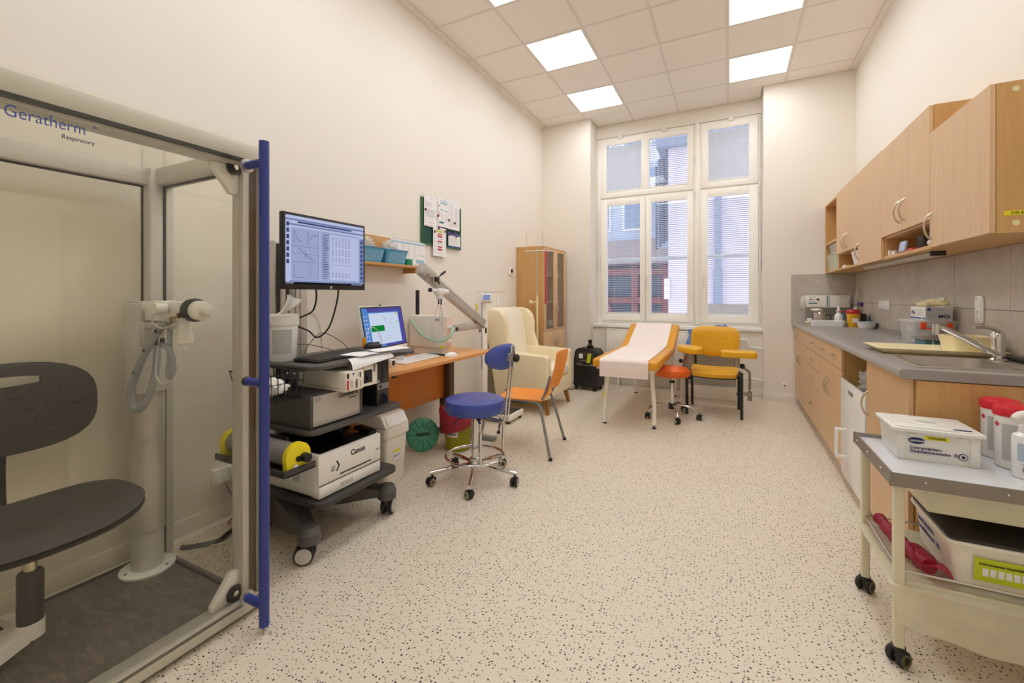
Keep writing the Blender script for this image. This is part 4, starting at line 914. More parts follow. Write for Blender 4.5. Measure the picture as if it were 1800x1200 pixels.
part('filter_ring', B().lathe([(.03, 0), (.044, .005), (.046, .02), (.046, .03), (.042, .045), (.03, .048)], (.40, -.030, 1.14), 24, d=(1, -.02, -.03)), 'black', vb, 'black filter ring', world=False)
part('mouthpiece', B().lathe([(.034, .045), (.038, .05), (.038, .075), (.032, .081), (.018, .083), (.018, .11), (.014, .12), (.002, .122)], (.40, -.030, 1.14), 24, d=(1, -.02, -.03)), 'white', vb, 'white mouthpiece', world=False)
part('filter_cup', B().lathe([(.024, .0), (.024, .075), (.03, .077), (.03, .115), (.024, .118), (.01, .12), (.008, .145)], (.36, -.035, 1.125), 20, d=(0, 0, -1)), 'white', cl, 'white hanging filter cup', world=False)
for x in (.13, .18): part('fitting', B().cyl((x, -.03, 1.06), (x, -.03, 1.035), .012, seg=10).cyl((x, -.03, 1.035), (x, -.03, 1.02), .008, seg=10), 'brass', cl, world=False); 
for x in (.13, .18): part('plug', B().cyl((x, -.03, 1.02), (x, -.03, .985), .011, seg=10), 'dark', cl, world=False)
part('breathing_hose', B().tube([(.31, -.06, 1.095), (.26, -.075, 1.06), (.19, -.085, .98), (.12, -.09, .885), (.075, -.09, .80), (.075, -.085, .745), (.105, -.08, .725), (.15, -.07, .765), (.17, -.055, .84), (.16, -.04, .90), (.15, -.032, .99)], .0135, seg=14, n=7), 'tube_clear', cl, 'ribbed clear breathing hose', world=False)
part('hose_rib', B().tube([(.262, -.0755, 1.062), (.255, -.077, 1.053)], .0142, smooth=False).tube([(.192, -.0855, .983), (.187, -.086, .975)], .0142, smooth=False).tube([(.122, -.0905, .888), (.118, -.0905, .88)], .0142, smooth=False), 'dark', cl, world=False, kind='stuff')
part('coiled_tube', B().tube([(.24, -.06, 1.0), (.29, -.06, .99), (.325, -.06, .955), (.33, -.06, .90), (.31, -.06, .875), (.285, -.055, .885), (.285, -.05, .95), (.275, -.045, 1.06)], .010, seg=10), 'tube_clear', cl, world=False)
part('sensor_lead', B().tube([(.36, -.035, .98), (.35, -.05, .92), (.31, -.06, .855), (.25, -.06, .84), (.20, -.06, .88), (.19, -.05, .96), (.20, -.045, 1.04)], .003, seg=6).tube([(.45, -.075, 1.11), (.41, -.09, 1.09), (.33, -.095, 1.07), (.25, -.09, 1.085), (.235, -.085, 1.115), (.26, -.08, 1.125), (.285, -.075, 1.10), (.28, -.06, 1.06)], .003, seg=6), 'postgrey', cl, world=False)
part('elbow', B().tube([(.40, -.07, 1.12), (.37, -.08, 1.115), (.35, -.07, 1.095), (.31, -.062, 1.095)], .011, seg=10), 'brass', cl, world=False)

# booth chair
bc = thing('swivel_chair', 'dark grey moulded swivel chair inside the glass booth', 'chair', (-2.06, .565, .0455))
def seat_fn(top):
    def f(u, v):
        a = 2 * PI * u; n = 3.2
        c, s = math.cos(a), math.sin(a); rx, ry = .225, .275
        q = (abs(c) ** n + abs(s) ** n) ** (-1 / n)
        x, y = rx * q * c * v, ry * q * s * v
        edge = max(0, v - .7) / .3
        z = .474 + .02 * (abs(y) / .275) ** 2 - .02 * (x > .1) * ((x - .1) / .12) ** 2 - .022 * edge ** 2 + .006 * (1 - v)
        return (x, y, z if top else z - .045 + .025 * edge ** 2)
    return f
b = B(); nu, nv = 48, 10
for top in (True, False):
    f = seat_fn(top); V_ = [[b.bm.verts.new(f(i / nu, max(j, .15) / nv)) for j in range(nv + 1)] for i in range(nu)]
    for i in range(nu):
        for j in range(nv): b.bm.faces.new((V_[i][j], V_[(i + 1) % nu][j], V_[(i + 1) % nu][j + 1], V_[i][j + 1]))
    b.bm.faces.new([V_[i][0] for i in range(nu)])
bmesh.ops.remove_doubles(b.bm, verts=b.bm.verts[:], dist=.0015)
part('seat', b, 'chair_pad', bc, world=False, angle=60)
part('seat_pan', B().box(-.12, .12, -.10, .10, .405, .44, .012), 'chair_black', bc, world=False)
def back_pt(y, z, f):                         # curved backrest: y across, z up
    return (-.25 - .10 * ((z - .6) * .5) + .10 * (y / .23) ** 2 * .35 + f, y, z)
out = []
for k in range(40):
    a = 2 * PI * k / 40; c, s = math.cos(a), math.sin(a); n = 2.9; q = (abs(c) ** n + abs(s) ** n) ** (-1 / n)
    out.append((.25 * q * c, .785 + .165 * q * s + .010 * s * 0 + .03 * c * 0))
slot = [(.10 * math.copysign(1, math.cos(2 * PI * k / 40)) * min(1, abs(math.cos(2 * PI * k / 40)) * 1.25) * 1.0, .883 + .019 * math.sin(2 * PI * k / 40)) for k in range(40)]
b = B(); L = 8
for f in (0.0, -.022):
    pass
FR = [[b.bm.verts.new(back_pt(slot[k][0] + (out[k][0] - slot[k][0]) * j / L, slot[k][1] + (out[k][1] - slot[k][1]) * j / L, -.006 * (j / L) ** 4)) for j in range(L + 1)] for k in range(40)]
BK = [[b.bm.verts.new(back_pt(slot[k][0] + (out[k][0] - slot[k][0]) * j / L, slot[k][1] + (out[k][1] - slot[k][1]) * j / L, -.022 + .006 * (j / L) ** 4)) for j in range(L + 1)] for k in range(40)]
for k in range(40):
    k2 = (k + 1) % 40
    for j in range(L):
        b.bm.faces.new((FR[k][j], FR[k2][j], FR[k2][j + 1], FR[k][j + 1])); b.bm.faces.new((BK[k][j + 1], BK[k2][j + 1], BK[k2][j], BK[k][j]))
    b.bm.faces.new((FR[k][0], BK[k][0], BK[k2][0], FR[k2][0])); b.bm.faces.new((FR[k][L], FR[k2][L], BK[k2][L], BK[k][L]))
bk = part('backrest', b, 'chair_black', bc, world=False)
for r_, z in enumerate((.83, .785, .74, .695)):
    for y in (-.16, -.095, -.03, .035, .10, .165):
        yy = y + (.03 if r_ % 2 else 0)
        if abs(yy) > .2 - (.03 if r_ == 3 else 0): continue
        p = back_pt(yy, z, .0005)
        part('grip_pad', B().lathe([(.021, 0), (.021, .001), (.019, .0025), (.001, .003)], p, 16, d=(1, 0, 0), sx=1, sy=.62), 'chair_black', bk, world=False)
part('back_bar', B().tube([(-.10, 0, .40), (-.22, 0, .40), (-.27, 0, .44), (-.282, 0, .55), (-.275, 0, .70)], .016, seg=10), 'black', bc, world=False)
part('gas_lift', B().cyl((0, 0, .28), (0, 0, .41), .0165), 'brass', bc, world=False); part('lift_cover', B().lathe([(.030, .11), (.032, .115), (.032, .285), (.028, .29)], (0, 0, 0), 24), 'chair_black', bc, world=False)
part('hub', B().lathe([(.034, .075), (.034, .125), (.028, .13)], (0, 0, 0), 24), 'white', bc, world=False)
for k in range(3):
    a = R((-68, 178, -125)[k]); d = Vector((math.cos(a), math.sin(a), 0)); n = Vector((-d.y, d.x, 0))
    rs = [[d * s + n * w * p + Vector((0, 0, z0 + (z1 - z0) * q)) for p, q in ((-.5, 0), (.5, 0), (.5, 1), (-.5, 1))] for s, w, z0, z1 in ((.02, .05, .07, .12), (.15, .04, .05, .085), (.255, .032, .028, .052))]
    part('base_leg', B().rings(rs), 'white', bc, world=False); part('glide', B().cyl(d * .245, d * .245 + Vector((0, 0, .03)), .018), 'dark', bc, world=False)

# ================================================================ EQUIPMENT CART behind the booth
ca = thing('equipment_cart', 'dark grey wheeled equipment cart with three shelves and a mast', 'cart', (-1.98, 1.63, 0))
def plate(x0, x1, y0, y1, z0, z1, r): return B().prism(rr(x0, x1, y0, y1, r, 6), 'z', z0, z1, .004)
part('shelf', plate(-2.22, -1.74, 1.40, 2.16, .886, .905, .06), 'cartgrey', ca); part('shelf', plate(-2.22, -1.745, 1.385, 2.04, .578, .600, .06), 'cartgrey', ca); part('shelf', plate(-2.20, -1.705, 1.40, 1.95, .238, .262, .06), 'cartdark', ca)
part('mast', B().box(-2.30, -2.235, 1.545, 1.615, .12, 1.545, .004), 'alu', ca); part('mast', B().box(-2.29, -2.235, 1.63, 1.75, .12, 1.46, .004), 'alu', ca)
part('mast_channel', B().box(-2.237, -2.231, 1.552, 1.575, .62, 1.53).box(-2.24, -2.23, 1.617, 1.628, .3, 1.4), 'dark', ca); part('mast_groove', B().box(-2.236, -2.233, 1.67, 1.674, .62, 1.45).box(-2.236, -2.233, 1.70, 1.704, .62, 1.45), 'midgrey', ca)
part('side_plate', B().box(-2.23, -1.95, 1.74, 1.755, .262, .578).box(-2.23, -1.84, 1.52, 1.55, .60, .64), 'cartdark', ca)
part('base', B().prism([(-2.32, 1.50), (-2.12, 1.44), (-2.02, 1.55), (-2.02, 1.72), (-2.12, 1.82), (-2.32, 1.76)], 'z', .085, .238, .01), 'cartdark', ca)
CW = [(-1.755, 1.385, .145, 40), (-1.745, 1.885, .145, -70), (-2.19, 1.455, .12, 20), (-2.19, 1.80, .12, -40)]
for x, y, zt, ang in CW:
    p0 = Vector((-2.12, 1.63 + (.10 if y > 1.6 else -.10), 0)); p1 = Vector((x, y, 0)); d = (p1 - p0).normalized(); n = Vector((-d.y, d.x, 0)); Ln = (p1 - p0).length
    rs = [[p0 + d * s * Ln + n * w * p + Vector((0, 0, z)) for p, z in ((-.5, z0), (.5, z0), (.5, z1 - .012), (.32, z1), (-.32, z1), (-.5, z1 - .012))] for s, w, z0, z1 in ((0, .16, .06, .225), (.45, .11, .08, .20), (.8, .08, .105, .168), (1, .075, .115, .160))]
    arm = part('base_arm', B().rings(rs), 'cartgrey', ca)
    part('arm_hub', B().lathe([(.048, .095), (.052, .10), (.052, .142), (.046, .148), (.042, .165), (.036, .170), (.004, .171)], (x, y, 0), 24), 'cartgrey', arm)
    c = part('castor', B().cyl((x, y, .095), (x, y, .07), .012).prism([(-.02, .05), (.0, .088), (.03, .082), (.036, .05), (.0, .035)], 'y', -.026, .026, .004).xf(Matrix.Translation((0, 0, 0))) if 0 else B().cyl((x, y, .096), (x, y, .06), .016).obox((x - .012 * math.cos(R(ang)), y - .012 * math.sin(R(ang)), .066), (.05, .03, .03), (0, 0, R(ang)), .008), 'cartdark', ca)
    ax = Vector((-math.sin(R(ang)), math.cos(R(ang)), 0)); c0 = Vector((x, y, .0455)) - Vector((math.cos(R(ang)), math.sin(R(ang)), 0)) * .02
    for s in (-1, 1):
        part('wheel', B().lathe([(.005, -.011), (.040, -.011), (.0455, -.006), (.0455, .006), (.040, .011), (.005, .011)], c0 + ax * .021 * s, 24, d=ax), 'rubber', c)
        part('wheel_disc', B().lathe([(.036, .0), (.036, .003), (.03, .0045), (.002, .005)], c0 + ax * (.021 + .0105) * s, 24, d=ax * s), 'lightgrey', c)
sh_ = part('syringe_cradle', B().box(-2.22, -1.71, 1.225, 1.235, .452, .482, .002).box(-1.72, -1.71, 1.235, 1.385, .452, .482, .002).box(-2.22, -1.71, 1.235, 1.385, .452, .458).box(-2.1, -1.9, 1.375, 1.385, .458, .56), 'cartdark', ca)

pr = thing('laser_printer', 'white desktop laser printer with black output tray on the cart shelf', 'printer', (-1.94, 1.635, .262))
part('body', B().box(-2.13, -1.76, 1.43, 1.845, .272, .478, .014, 3).box(-1.765, -1.752, 1.432, 1.843, .330, .474, .006), 'white', pr)
part('paper_tray', B().box(-1.80, -1.750, 1.434, 1.841, .266, .326, .008), 'white', pr)
part('output_tray', B().box(-2.09, -1.765, 1.45, 1.825, .476, .484, .003), 'black_gloss', pr); part('output_cover', B().prism([(-2.12, .478), (-1.98, .478), (-1.98, .484), (-2.05, .515), (-2.12, .52)], 'y', 1.44, 1.835, .004), 'black_gloss', pr)
part('control_panel', B().obox((-1.83, 1.805, .494), (.12, .06, .016), (0, R(8), 0), .004), 'black_gloss', pr)
part('tray_slot', B().box(-1.7525, -1.7505, 1.56, 1.77, .345, .352).box(-1.7525, -1.7505, 1.434, 1.841, .3265, .3285), 'dark', pr); part('tray_grip', B().box(-1.7505, -1.7485, 1.56, 1.64, .285, .305, .0015), 'lightgrey', pr)
for y0 in (1.58, 1.735): part('guide', B().box(-1.753, -1.748, y0, y0 + .03, .339, .346), 'white_gloss', pr)
part('foot', B().box(-2.1, -2.05, 1.45, 1.82, .2625, .272).box(-1.83, -1.79, 1.45, 1.82, .2625, .272), 'white', pr)
part('side_vent', B().box(-1.93, -1.88, 1.4285, 1.431, .33, .37), 'lightgrey', pr)
text('Canon', .040, 'printblack', pr, (-1.7515, 1.628, .418), (0, 1, 0), (0, 0, 1), bold=.0009, sx=.92)
decals(pr, 'printgrey', (-1.7518, 1.43, .34), (0, 1, 0), (0, 0, 1), [(.075, .05, .10, .054), (.075, .058, .10, .062), (.075, .036, .098, .046), (.375, .05, .405, .056)]); part('arrow_mark', B().prism([(1.535, .37), (1.545, .37), (1.558, .395), (1.545, .42), (1.535, .42), (1.548, .395)], 'x', -1.7525, -1.7508), 'dark', pr)

an = thing('analyser', 'grey lung function analyser box with silver front on the middle shelf', 'analyser', (-1.96, 1.57, .6))
part('case', B().box(-2.16, -1.79, 1.412, 1.735, .6005, .760, .012, 3), 'cartgrey', an); part('front_panel', B().box(-1.792, -1.782, 1.428, 1.719, .610, .755, .002), 'silverpaint', an)
part('bezel', B().box(-1.80, -1.779, 1.410, 1.428, .6005, .762, .005), 'cartgrey', an); part('bezel', B().box(-1.80, -1.779, 1.719, 1.737, .6005, .762, .005), 'cartgrey', an)
text('Geratherm', .034, 'printblack', an, (-1.7815, 1.577, .722), (0, 1, 0), (0, 0, 1), sx=.84, bold=.0004); text('Respiratory', .013, 'ink', an, (-1.7815, 1.645, .707), (0, 1, 0), (0, 0, 1), sx=.9)
decals(an, 'printgrey', (-1.782, 1.428, .61), (0, 1, 0), (0, 0, 1), [(.008, .118, .042, .14)], 'rating_plate'); part('led', B().ball((-1.781, 1.475, .66), .0025, 8, 6), 'white', an)

def carton(name, label, x0, x1, y0, y1, z0, h, rot=0, prints=()):
    t = thing(name, label, 'carton', ((x0 + x1) / 2, (y0 + y1) / 2, z0))
    part('box', B().box(x0, x1, y0, y1, z0, z0 + h, .002), 'cream_plastic', t)
    for m_, rects in prints: decals(t, m_, (x1, y0, z0), (0, 1, 0), (0, 0, 1), rects)
    return t
c1 = carton('toner_carton', 'long white toner carton overhanging the analyser front', -2.06, -1.705, 1.552, 1.668, .762, .098, 0, [('printred', [(.008, .006, .020, .056)]), ('printblack', [(.008, .064, .022, .09), (.092, .06, .10, .088)]), ('printgrey', [(.03, .02, .034, .06), (.04, .012, .044, .05), (.08, .07, .084, .09)]), ('printblue', [(.045, .078, .056, .089)])])
text('045H', .02, 'printblack', c1, (-1.7045, 1.63, .772), (0, 0, 1), (0, -1, 0), bold=.0006); decals(c1, 'printpink', (-1.705, 1.552, .762), (0, 1, 0), (0, 0, 1), [(.095, .012, .1, .045)])
decals(c1, 'printgrey', (-2.0, 1.552, .768), (1, 0, 0), (0, 0, 1), [(.02, .010, .16, .012), (.08, .004, .16, .006), (.18, .006, .26, .008)])
c2 = carton('toner_carton', 'white toner carton with dark print beside the computer tower', -2.05, -1.725, 1.676, 1.79, .762, .108, 0, [('printblack', [(.016, .016, .075, .085)]), ('paper', [(.022, .022, .028, .06), (.036, .03, .044, .055)]), ('printred', [(.004, .08, .010, .104), (.10, .085, .104, .10)])])
text('054H', .02, 'printblack', c2, (-1.7245, 1.772, .83), (0, 0, 1), (0, -1, 0), bold=.0006)
tw = thing('computer_tower', 'slim black computer tower standing on the middle cart shelf', 'computer', (-1.99, 1.945, .6))
part('case', B().box(-2.14, -1.84, 1.895, 1.99, .6005, .884, .003), 'black', tw); fb = part('front_bezel', B().box(-1.842, -1.828, 1.894, 1.991, .6005, .884, .003), 'cartdark', tw)
part('silver_band', B().box(-1.829, -1.8265, 1.895, 1.990, .694, .728), 'midgrey', tw); part('badge', B().lathe([(.009, 0), (.009, .001), (.001, .001)], (-1.8265, 1.92, .711), 20, d=(1, 0, 0)), 'dark', tw); part('vent', B().prism([(1.90, .615), (1.985, .615), (1.965, .655), (1.93, .675)], 'x', -1.829, -1.827), 'black_gloss', tw)
part('drive_slot', B().box(-1.8285, -1.8265, 1.935, 1.938, .74, .87).box(-1.8285, -1.8265, 1.972, 1.976, .80, .86), 'black_gloss', tw); decals(tw, 'paleblue', (-1.8278, 1.90, .735), (0, 1, 0), (0, 0, 1), [(0, 0, .014, .016)], 'sticker')

sy = thing('calibration_syringe', 'grey calibration syringe with yellow end caps on the cart side cradle', 'syringe', (-1.96, 1.305, .458))
yc, zc = 1.305, .523
part('barrel', B().cyl((-2.19, yc, zc), (-1.745, yc, zc), .052, seg=32), 'midgrey', sy)
for x0, x1 in ((-2.215, -2.185), (-1.752, -1.722)):
    out = [(yc + .063 * math.cos(R(a)), zc + .063 * math.sin(R(a))) for a in range(-20, 201, 10)] + [(yc - .062, .4585), (yc + .062, .4585)]
    part('end_cap', B().prism(out, 'x', x0, x1, .004), 'yellow', sy, 'yellow end cap')
part('plunger_knob', B().cyl((-1.722, yc + .024, zc - .008), (-1.69, yc + .024, zc - .008), .02, seg=18).cyl((-1.722, yc - .004, zc - .008), (-1.714, yc - .004, zc - .008), .012), 'black', sy); part('inlet', B().lathe([(.015, 0), (.015, .006), (.008, .006)], (-1.722, yc - .02, zc - .042), 16, d=(1, 0, 0)), 'chrome', sy)

wbk = thing('wire_basket', 'black wire basket hooked on the cart side', 'basket', (-1.95, 1.31, .755))
def basket():
    x0, x1, y0, y1, z0, z1 = -2.10, -1.80, 1.225, 1.392, .757, .886; s = .022; parts = []
    def pt(u, w, z):
        k = (z - z0) / (z1 - z0); return (x0 + s * (1 - k) + u * (x1 - x0 - 2 * s * (1 - k)), y0 + s * (1 - k) + w * (y1 - y0 - s * (1 - k)), z)
    loop = lambda z: [pt(0, 0, z), pt(1, 0, z), pt(1, 1, z), pt(0, 1, z)]
    for k, z in enumerate((z0, z0 + .04, z0 + .085, z1)): part('rim' if k == 3 else 'wire', B().tube(loop(z), .004 if k == 3 else .0026, 6, closed=True, smooth=False), 'black', wbk)
    for k in range(9):
        u = k / 8; part('wire', B().tube([pt(u, 0, z1), pt(u, 0, z0), pt(u, 1, z0), pt(u, 1, z1)], .0026, 6, smooth=False), 'black', wbk)
    for k in range(1, 5):
        w = k / 5; part('wire', B().tube([pt(0, w, z1), pt(0, w, z0), pt(1, w, z0), pt(1, w, z1)], .0026, 6, smooth=False), 'black', wbk)
basket()
part('hook_plate', B().box(-1.93, -1.85, 1.392, 1.398, .84, .884, .002), 'cartdark', wbk)
for x in (-1.915, -1.865): part('screw', B().ball((x, 1.39, .868), .0045, 8, 6), 'chrome', wbk)
solo('tissue_bag', crumple((-1.935, 1.313, .812), (.115, .066, .046), 14, .5, 40, 28), 'tissue', 'white plastic bag stuffed into the wire basket', 'bag', angle=25)

# monitor on the mast
mo = thing('monitor', 'large black desktop monitor on the cart mast showing curves and tables', 'monitor', (-1.89, 1.59, 1.27))
mY0, mY1, mZ0, mZ1, mX = 1.335, 1.848, 1.272, 1.640, -1.875
part('bezel', B().box(mX - .028, mX, mY0, mY1, mZ0, mZ1, .004), 'black', mo); part('back_cover', B().box(mX - .05, mX - .026, mY0 + .05, mY1 - .05, mZ0 + .05, mZ1 - .05, .01), 'black', mo)
scr = part('screen', B().box(mX - .001, mX + .0008, mY0 + .014, mY1 - .014, mZ0 + .024, mZ1 - .014), 'scr_light', mo)
part('mount_arm', B().box(-2.235, mX - .05, 1.60, 1.66, 1.42, 1.48, .005).box(mX - .06, mX - .05, 1.53, 1.73, 1.38, 1.52, .003), 'cartdark', mo)
W_, H_ = mY1 - mY0 - .028, mZ1 - mZ0 - .038
O_ = (mX + .0009, mY0 + .014, mZ0 + .024)
def sd_(m_, rects, lift=.0006): return decals(mo, m_, O_, (0, 1, 0), (0, 0, 1), [(a * W_, b * H_, c * W_, d * H_) for a, b, c, d in rects], 'screen_content', lift=lift)
sd_('scr_bar', [(0, 0, 1, .035)]); sd_('scr_mid', [(0, .93, 1, .955), (.04, .86, 1, .885), (.94, .05, 1, .80), (.04, .04, .96, .055)])
sd_('scr_dark', [(.13, .9, .82, .925)] + [(.008, .84 - k * .09, .038, .90 - k * .09) for k in range(7)]); sd_('scr_bg', [(.06, .06, .38, .83), (.40, .06, .93, .83)])
sd_('scr_light', [(.52, .08, .92, .80)], .0012)
rnd = random.Random(2); tbl = []
for r_ in range(26):
    z = .78 - r_ * .027
    tbl.append((.43, z, .43 + rnd.uniform(.04, .08), z + .008))
    if rnd.random() < .75:
        for c_ in range(6): tbl.append((.55 + c_ * .045, z, .55 + c_ * .045 + .018, z + .007))
gl = [(.06, .56, .38, .563), (.06, .33, .38, .333), (.38, .06, .383, .83), (.09, .6, .092, .8), (.25, .6, .252, .8), (.07, .45, .36, .452), (.22, .38, .222, .51), (.09, .1, .092, .29), (.09, .1, .22, .103)]
for k in range(24):
    t = k / 24
    gl += [(.10 + t * .07, .78 - .15 * (1 - (1 - t) ** 3), .104 + t * .07, .786 - .15 * (1 - (1 - t) ** 3)), (.26 + t * .10, .62 + .13 * (1 - math.exp(-4 * t)), .264 + t * .10, .626 + .13 * (1 - math.exp(-4 * t))), (.14 + t * .17, .53 - t * .18, .146 + t * .17, .537 - t * .18)]
    gl += [(.25 + .012 * (k % 5), .12 + .007 * k, .253 + .012 * (k % 5), .125 + .007 * k)]
sd_('scr_line', tbl + gl, .0016)
sd_('scr_dark', [(.955, .72 - k * .075, .985, .755 - k * .075) for k in range(9)], .0012); sd_('scr_light', [(.01 + .02 * k, .010, .022 + .02 * k, .025) for k in range(4)] + [(.82, .012, .98, .02)], .0012)
part('logo', B().lathe([(.007, 0), (.007, .0012), (.001, .0012)], (mX, (mY0 + mY1) / 2 + .02, mZ0 + .012), 16, d=(1, 0, 0)), 'lightgrey', mo, 'small round maker mark')
def cable(name, lab, pts, r=.003, m_='black'): return solo(name, B().tube(pts, r, 8), m_, lab, 'cable', angle=80)
cable('monitor_cable', 'black monitor cable curving from the screen foot to the mast, upper one', [(-1.92, 1.555, 1.285), (-1.925, 1.56, 1.22), (-1.99, 1.59, 1.16), (-2.12, 1.64, 1.13), (-2.228, 1.665, 1.105)], .0045)
cable('monitor_cable', 'black monitor cable hanging in a deep loop below the screen', [(-1.92, 1.70, 1.285), (-1.93, 1.695, 1.20), (-1.97, 1.68, 1.07), (-2.05, 1.67, 1.01), (-2.12, 1.665, 1.045), (-2.228, 1.665, 1.07)], .0045)
cable('keyboard_cable', 'thin black cable arching behind the black keyboard', [(-2.15, 1.66, .9075), (-2.16, 1.70, .96), (-2.17, 1.80, 1.02), (-2.15, 1.92, .96), (-2.10, 1.94, .9085)], .002)
cable('keyboard_cable', 'thin black cable lying in a low arch by the mast foot', [(-2.20, 1.545, .908), (-2.19, 1.56, .955), (-2.18, 1.68, .965), (-2.13, 1.80, .93), (-2.09, 1.82, .9085)], .002)

def keyboard(name, lab, loc, rz, L, Wd, base, key, z):
    t = thing(name, lab, 'keyboard', (loc[0], loc[1], z), rz)
    part('case', B().prism([(-Wd / 2, 0), (Wd / 2, 0), (Wd / 2, .009), (-Wd / 2, .020)], 'y', -L / 2, L / 2, .003), base, t, world=False)
    km = {}
    rows = 6; pw = (Wd - .016) / rows
    for r_ in range(rows):
        x = Wd / 2 - .008 - (r_ + .5) * pw; zt = .009 + (.020 - .009) * ((Wd / 2 - x) / Wd)
        keys = 17 if r_ else 14
        pl = (L - .02) / keys
        for k in range(keys):
            w = pl * .84; 
            if r_ == 0 and 4 <= k <= 6: 
                if k != 5: continue
                w = pl * 2.7
            kk = (round(w, 4), round(pw, 4))
            if kk not in km: km[kk] = B().box(-pw * .42, pw * .42, -w / 2, w / 2, 0, .006, .0015, 1).mesh('key')
            q = obj('key', km[kk], key, t); q.location = (x, -L / 2 + .01 + (k + .5) * pl, zt - .001); q.rotation_euler = (0, R(4), 0)
    return t
keyboard('keyboard', 'black computer keyboard lying on the top cart shelf', (-1.93, 1.70), R(8), .45, .155, 'black', 'dark', .9052)
ms = thing('mouse', 'black computer mouse at the end of the top cart shelf', 'mouse', (-2.06, 2.10, .9052), R(60))
def mouse(t, m_):
    part('shell', B().lathe([(.058, 0), (.060, .006), (.056, .018), (.042, .030), (.022, .036), (.002, .0375)], (0, 0, 0), 24, sy=.58), m_, t, world=False)
    part('wheel', B().cyl((.03, -.003, .033), (.03, .003, .033), .007, seg=12), 'dark', t, world=False)
mouse(ms, 'black')
pp = B(); pp.grid(lambda u, v: (-1.82 + u * .10 - .0, 1.62 + v * .26 + .05 * u, .9315 + .004 * math.sin(5 * v) - .008 * u), 8, 8, .0008)
solo('loose_sheets', pp, 'paper', 'white printed sheets lying over the front of the black keyboard', 'paper')
pq = B(); pq.grid(lambda u, v: (-1.742 + .035 * math.sin(u * 1.4), 1.60 + v * .30, .918 - .012 * u - .034 * u * u * (1.3 - v)), 10, 8, .0008)
solo('curled_sheet', pq, 'paper', 'curled white sheet drooping over the top shelf edge', 'paper', angle=80)
solo('paper_sheet', B().grid(lambda u, v: (-1.835 + u * .12 + .02 * v, 1.80 + v * .24, .9345 + .003 * math.sin(6 * u)), 6, 6, .0008), 'paper', 'white sheet lying on the keyboard end beside the desk', 'paper')

wt_ = thing('wipes_bucket', 'white lidded wipes bucket with a wipe pulled out, on the top cart shelf', 'bucket', (-2.07, 1.475, .9052))
part('bucket', B().lathe([(.058, 0), (.063, .006), (.071, .19), (.071, .195)], (0, 0, 0), 28), 'white_gloss', wt_, world=False)
ld = part('lid', B().lathe([(.076, .185), (.077, .19), (.077, .235), (.072, .24), (.03, .243), (.02, .25), (.006, .252)], (0, 0, 0), 28), 'white', wt_, world=False)
b = B(); b.grid(lambda u, v: (.01 + .02 * math.sin(v * 3) + .012 * math.sin(u * 9), -.03 + .055 * u * (0.5 + v) + .045 * v, .247 + .095 * v - .03 * u * v), 10, 10, .001); part('wipe', b, 'tissue', wt_, world=False, angle=80)
lb_ = B()
for k in range(9):
    a0, a1 = R(-80 + k * 9), R(-80 + (k + 1) * 9); q0, q1 = .0652, .0705
    lb_.quad((q0 * math.cos(a0), q0 * math.sin(a0), .04), (q0 * math.cos(a1), q0 * math.sin(a1), .04), (q1 * math.cos(a1), q1 * math.sin(a1), .165), (q1 * math.cos(a0), q1 * math.sin(a0), .165))
part('label', lb_, 'printlabel', wt_, world=False)

# wall sockets, cables and power strip seen through the booth
ws = thing('wall_socket', 'white double wall socket low behind the booth glass', 'socket', (XL, 1.435, .265))
for y in (1.395, 1.475): part('plate', B().box(XL, XL + .04, y - .039, y + .039, .225, .305, .006), 'white_gloss', ws); part('cover', B().obox((XL + .045, y, .262), (.012, .066, .06), (0, R(-14), 0), .003), 'white', ws)
cable('pink_cable', 'pink cable dangling from the double wall socket', [(XL + .045, 1.41, .225), (XL + .08, 1.42, .17), (XL + .10, 1.47, .10), (XL + .10, 1.42, .03), (XL + .085, 1.40, .02), (XL + .10, 1.46, .09), (XL + .12, 1.50, .20), (XL + .13, 1.53, .30)], .004, 'pinkcable')
cable('green_cable', 'green cable dangling from the double wall socket', [(XL + .045, 1.48, .225), (XL + .06, 1.46, .17), (XL + .07, 1.44, .10), (XL + .08, 1.435, .06), (XL + .09, 1.43, .012)], .004, 'greencable')
ps = thing('power_strip', 'black power strip standing upright behind the cart', 'power strip', (-2.355, 1.48, 0))
part('housing', B().box(-2.38, -2.335, 1.455, 1.505, .002, .20, .006), 'black', ps)
for k in range(4): part('outlet', B().cyl((-2.335, 1.48, .03 + k * .046), (-2.332, 1.48, .03 + k * .046), .017, seg=16), 'dark', ps)
cable('floor_cable', 'thick black cable snaking on the floor behind the booth', [(-2.355, 1.44, .012), (-2.33, 1.36, .012), (-2.30, 1.28, .012), (-2.36, 1.20, .012), (-2.40, 1.17, .012)], .011)
cable('white_cable', 'thin white cable on the floor behind the booth', [(-2.42, 1.16, .006), (-2.38, 1.22, .006), (-2.28, 1.27, .006), (-2.26, 1.36, .006)], .0035, 'white')

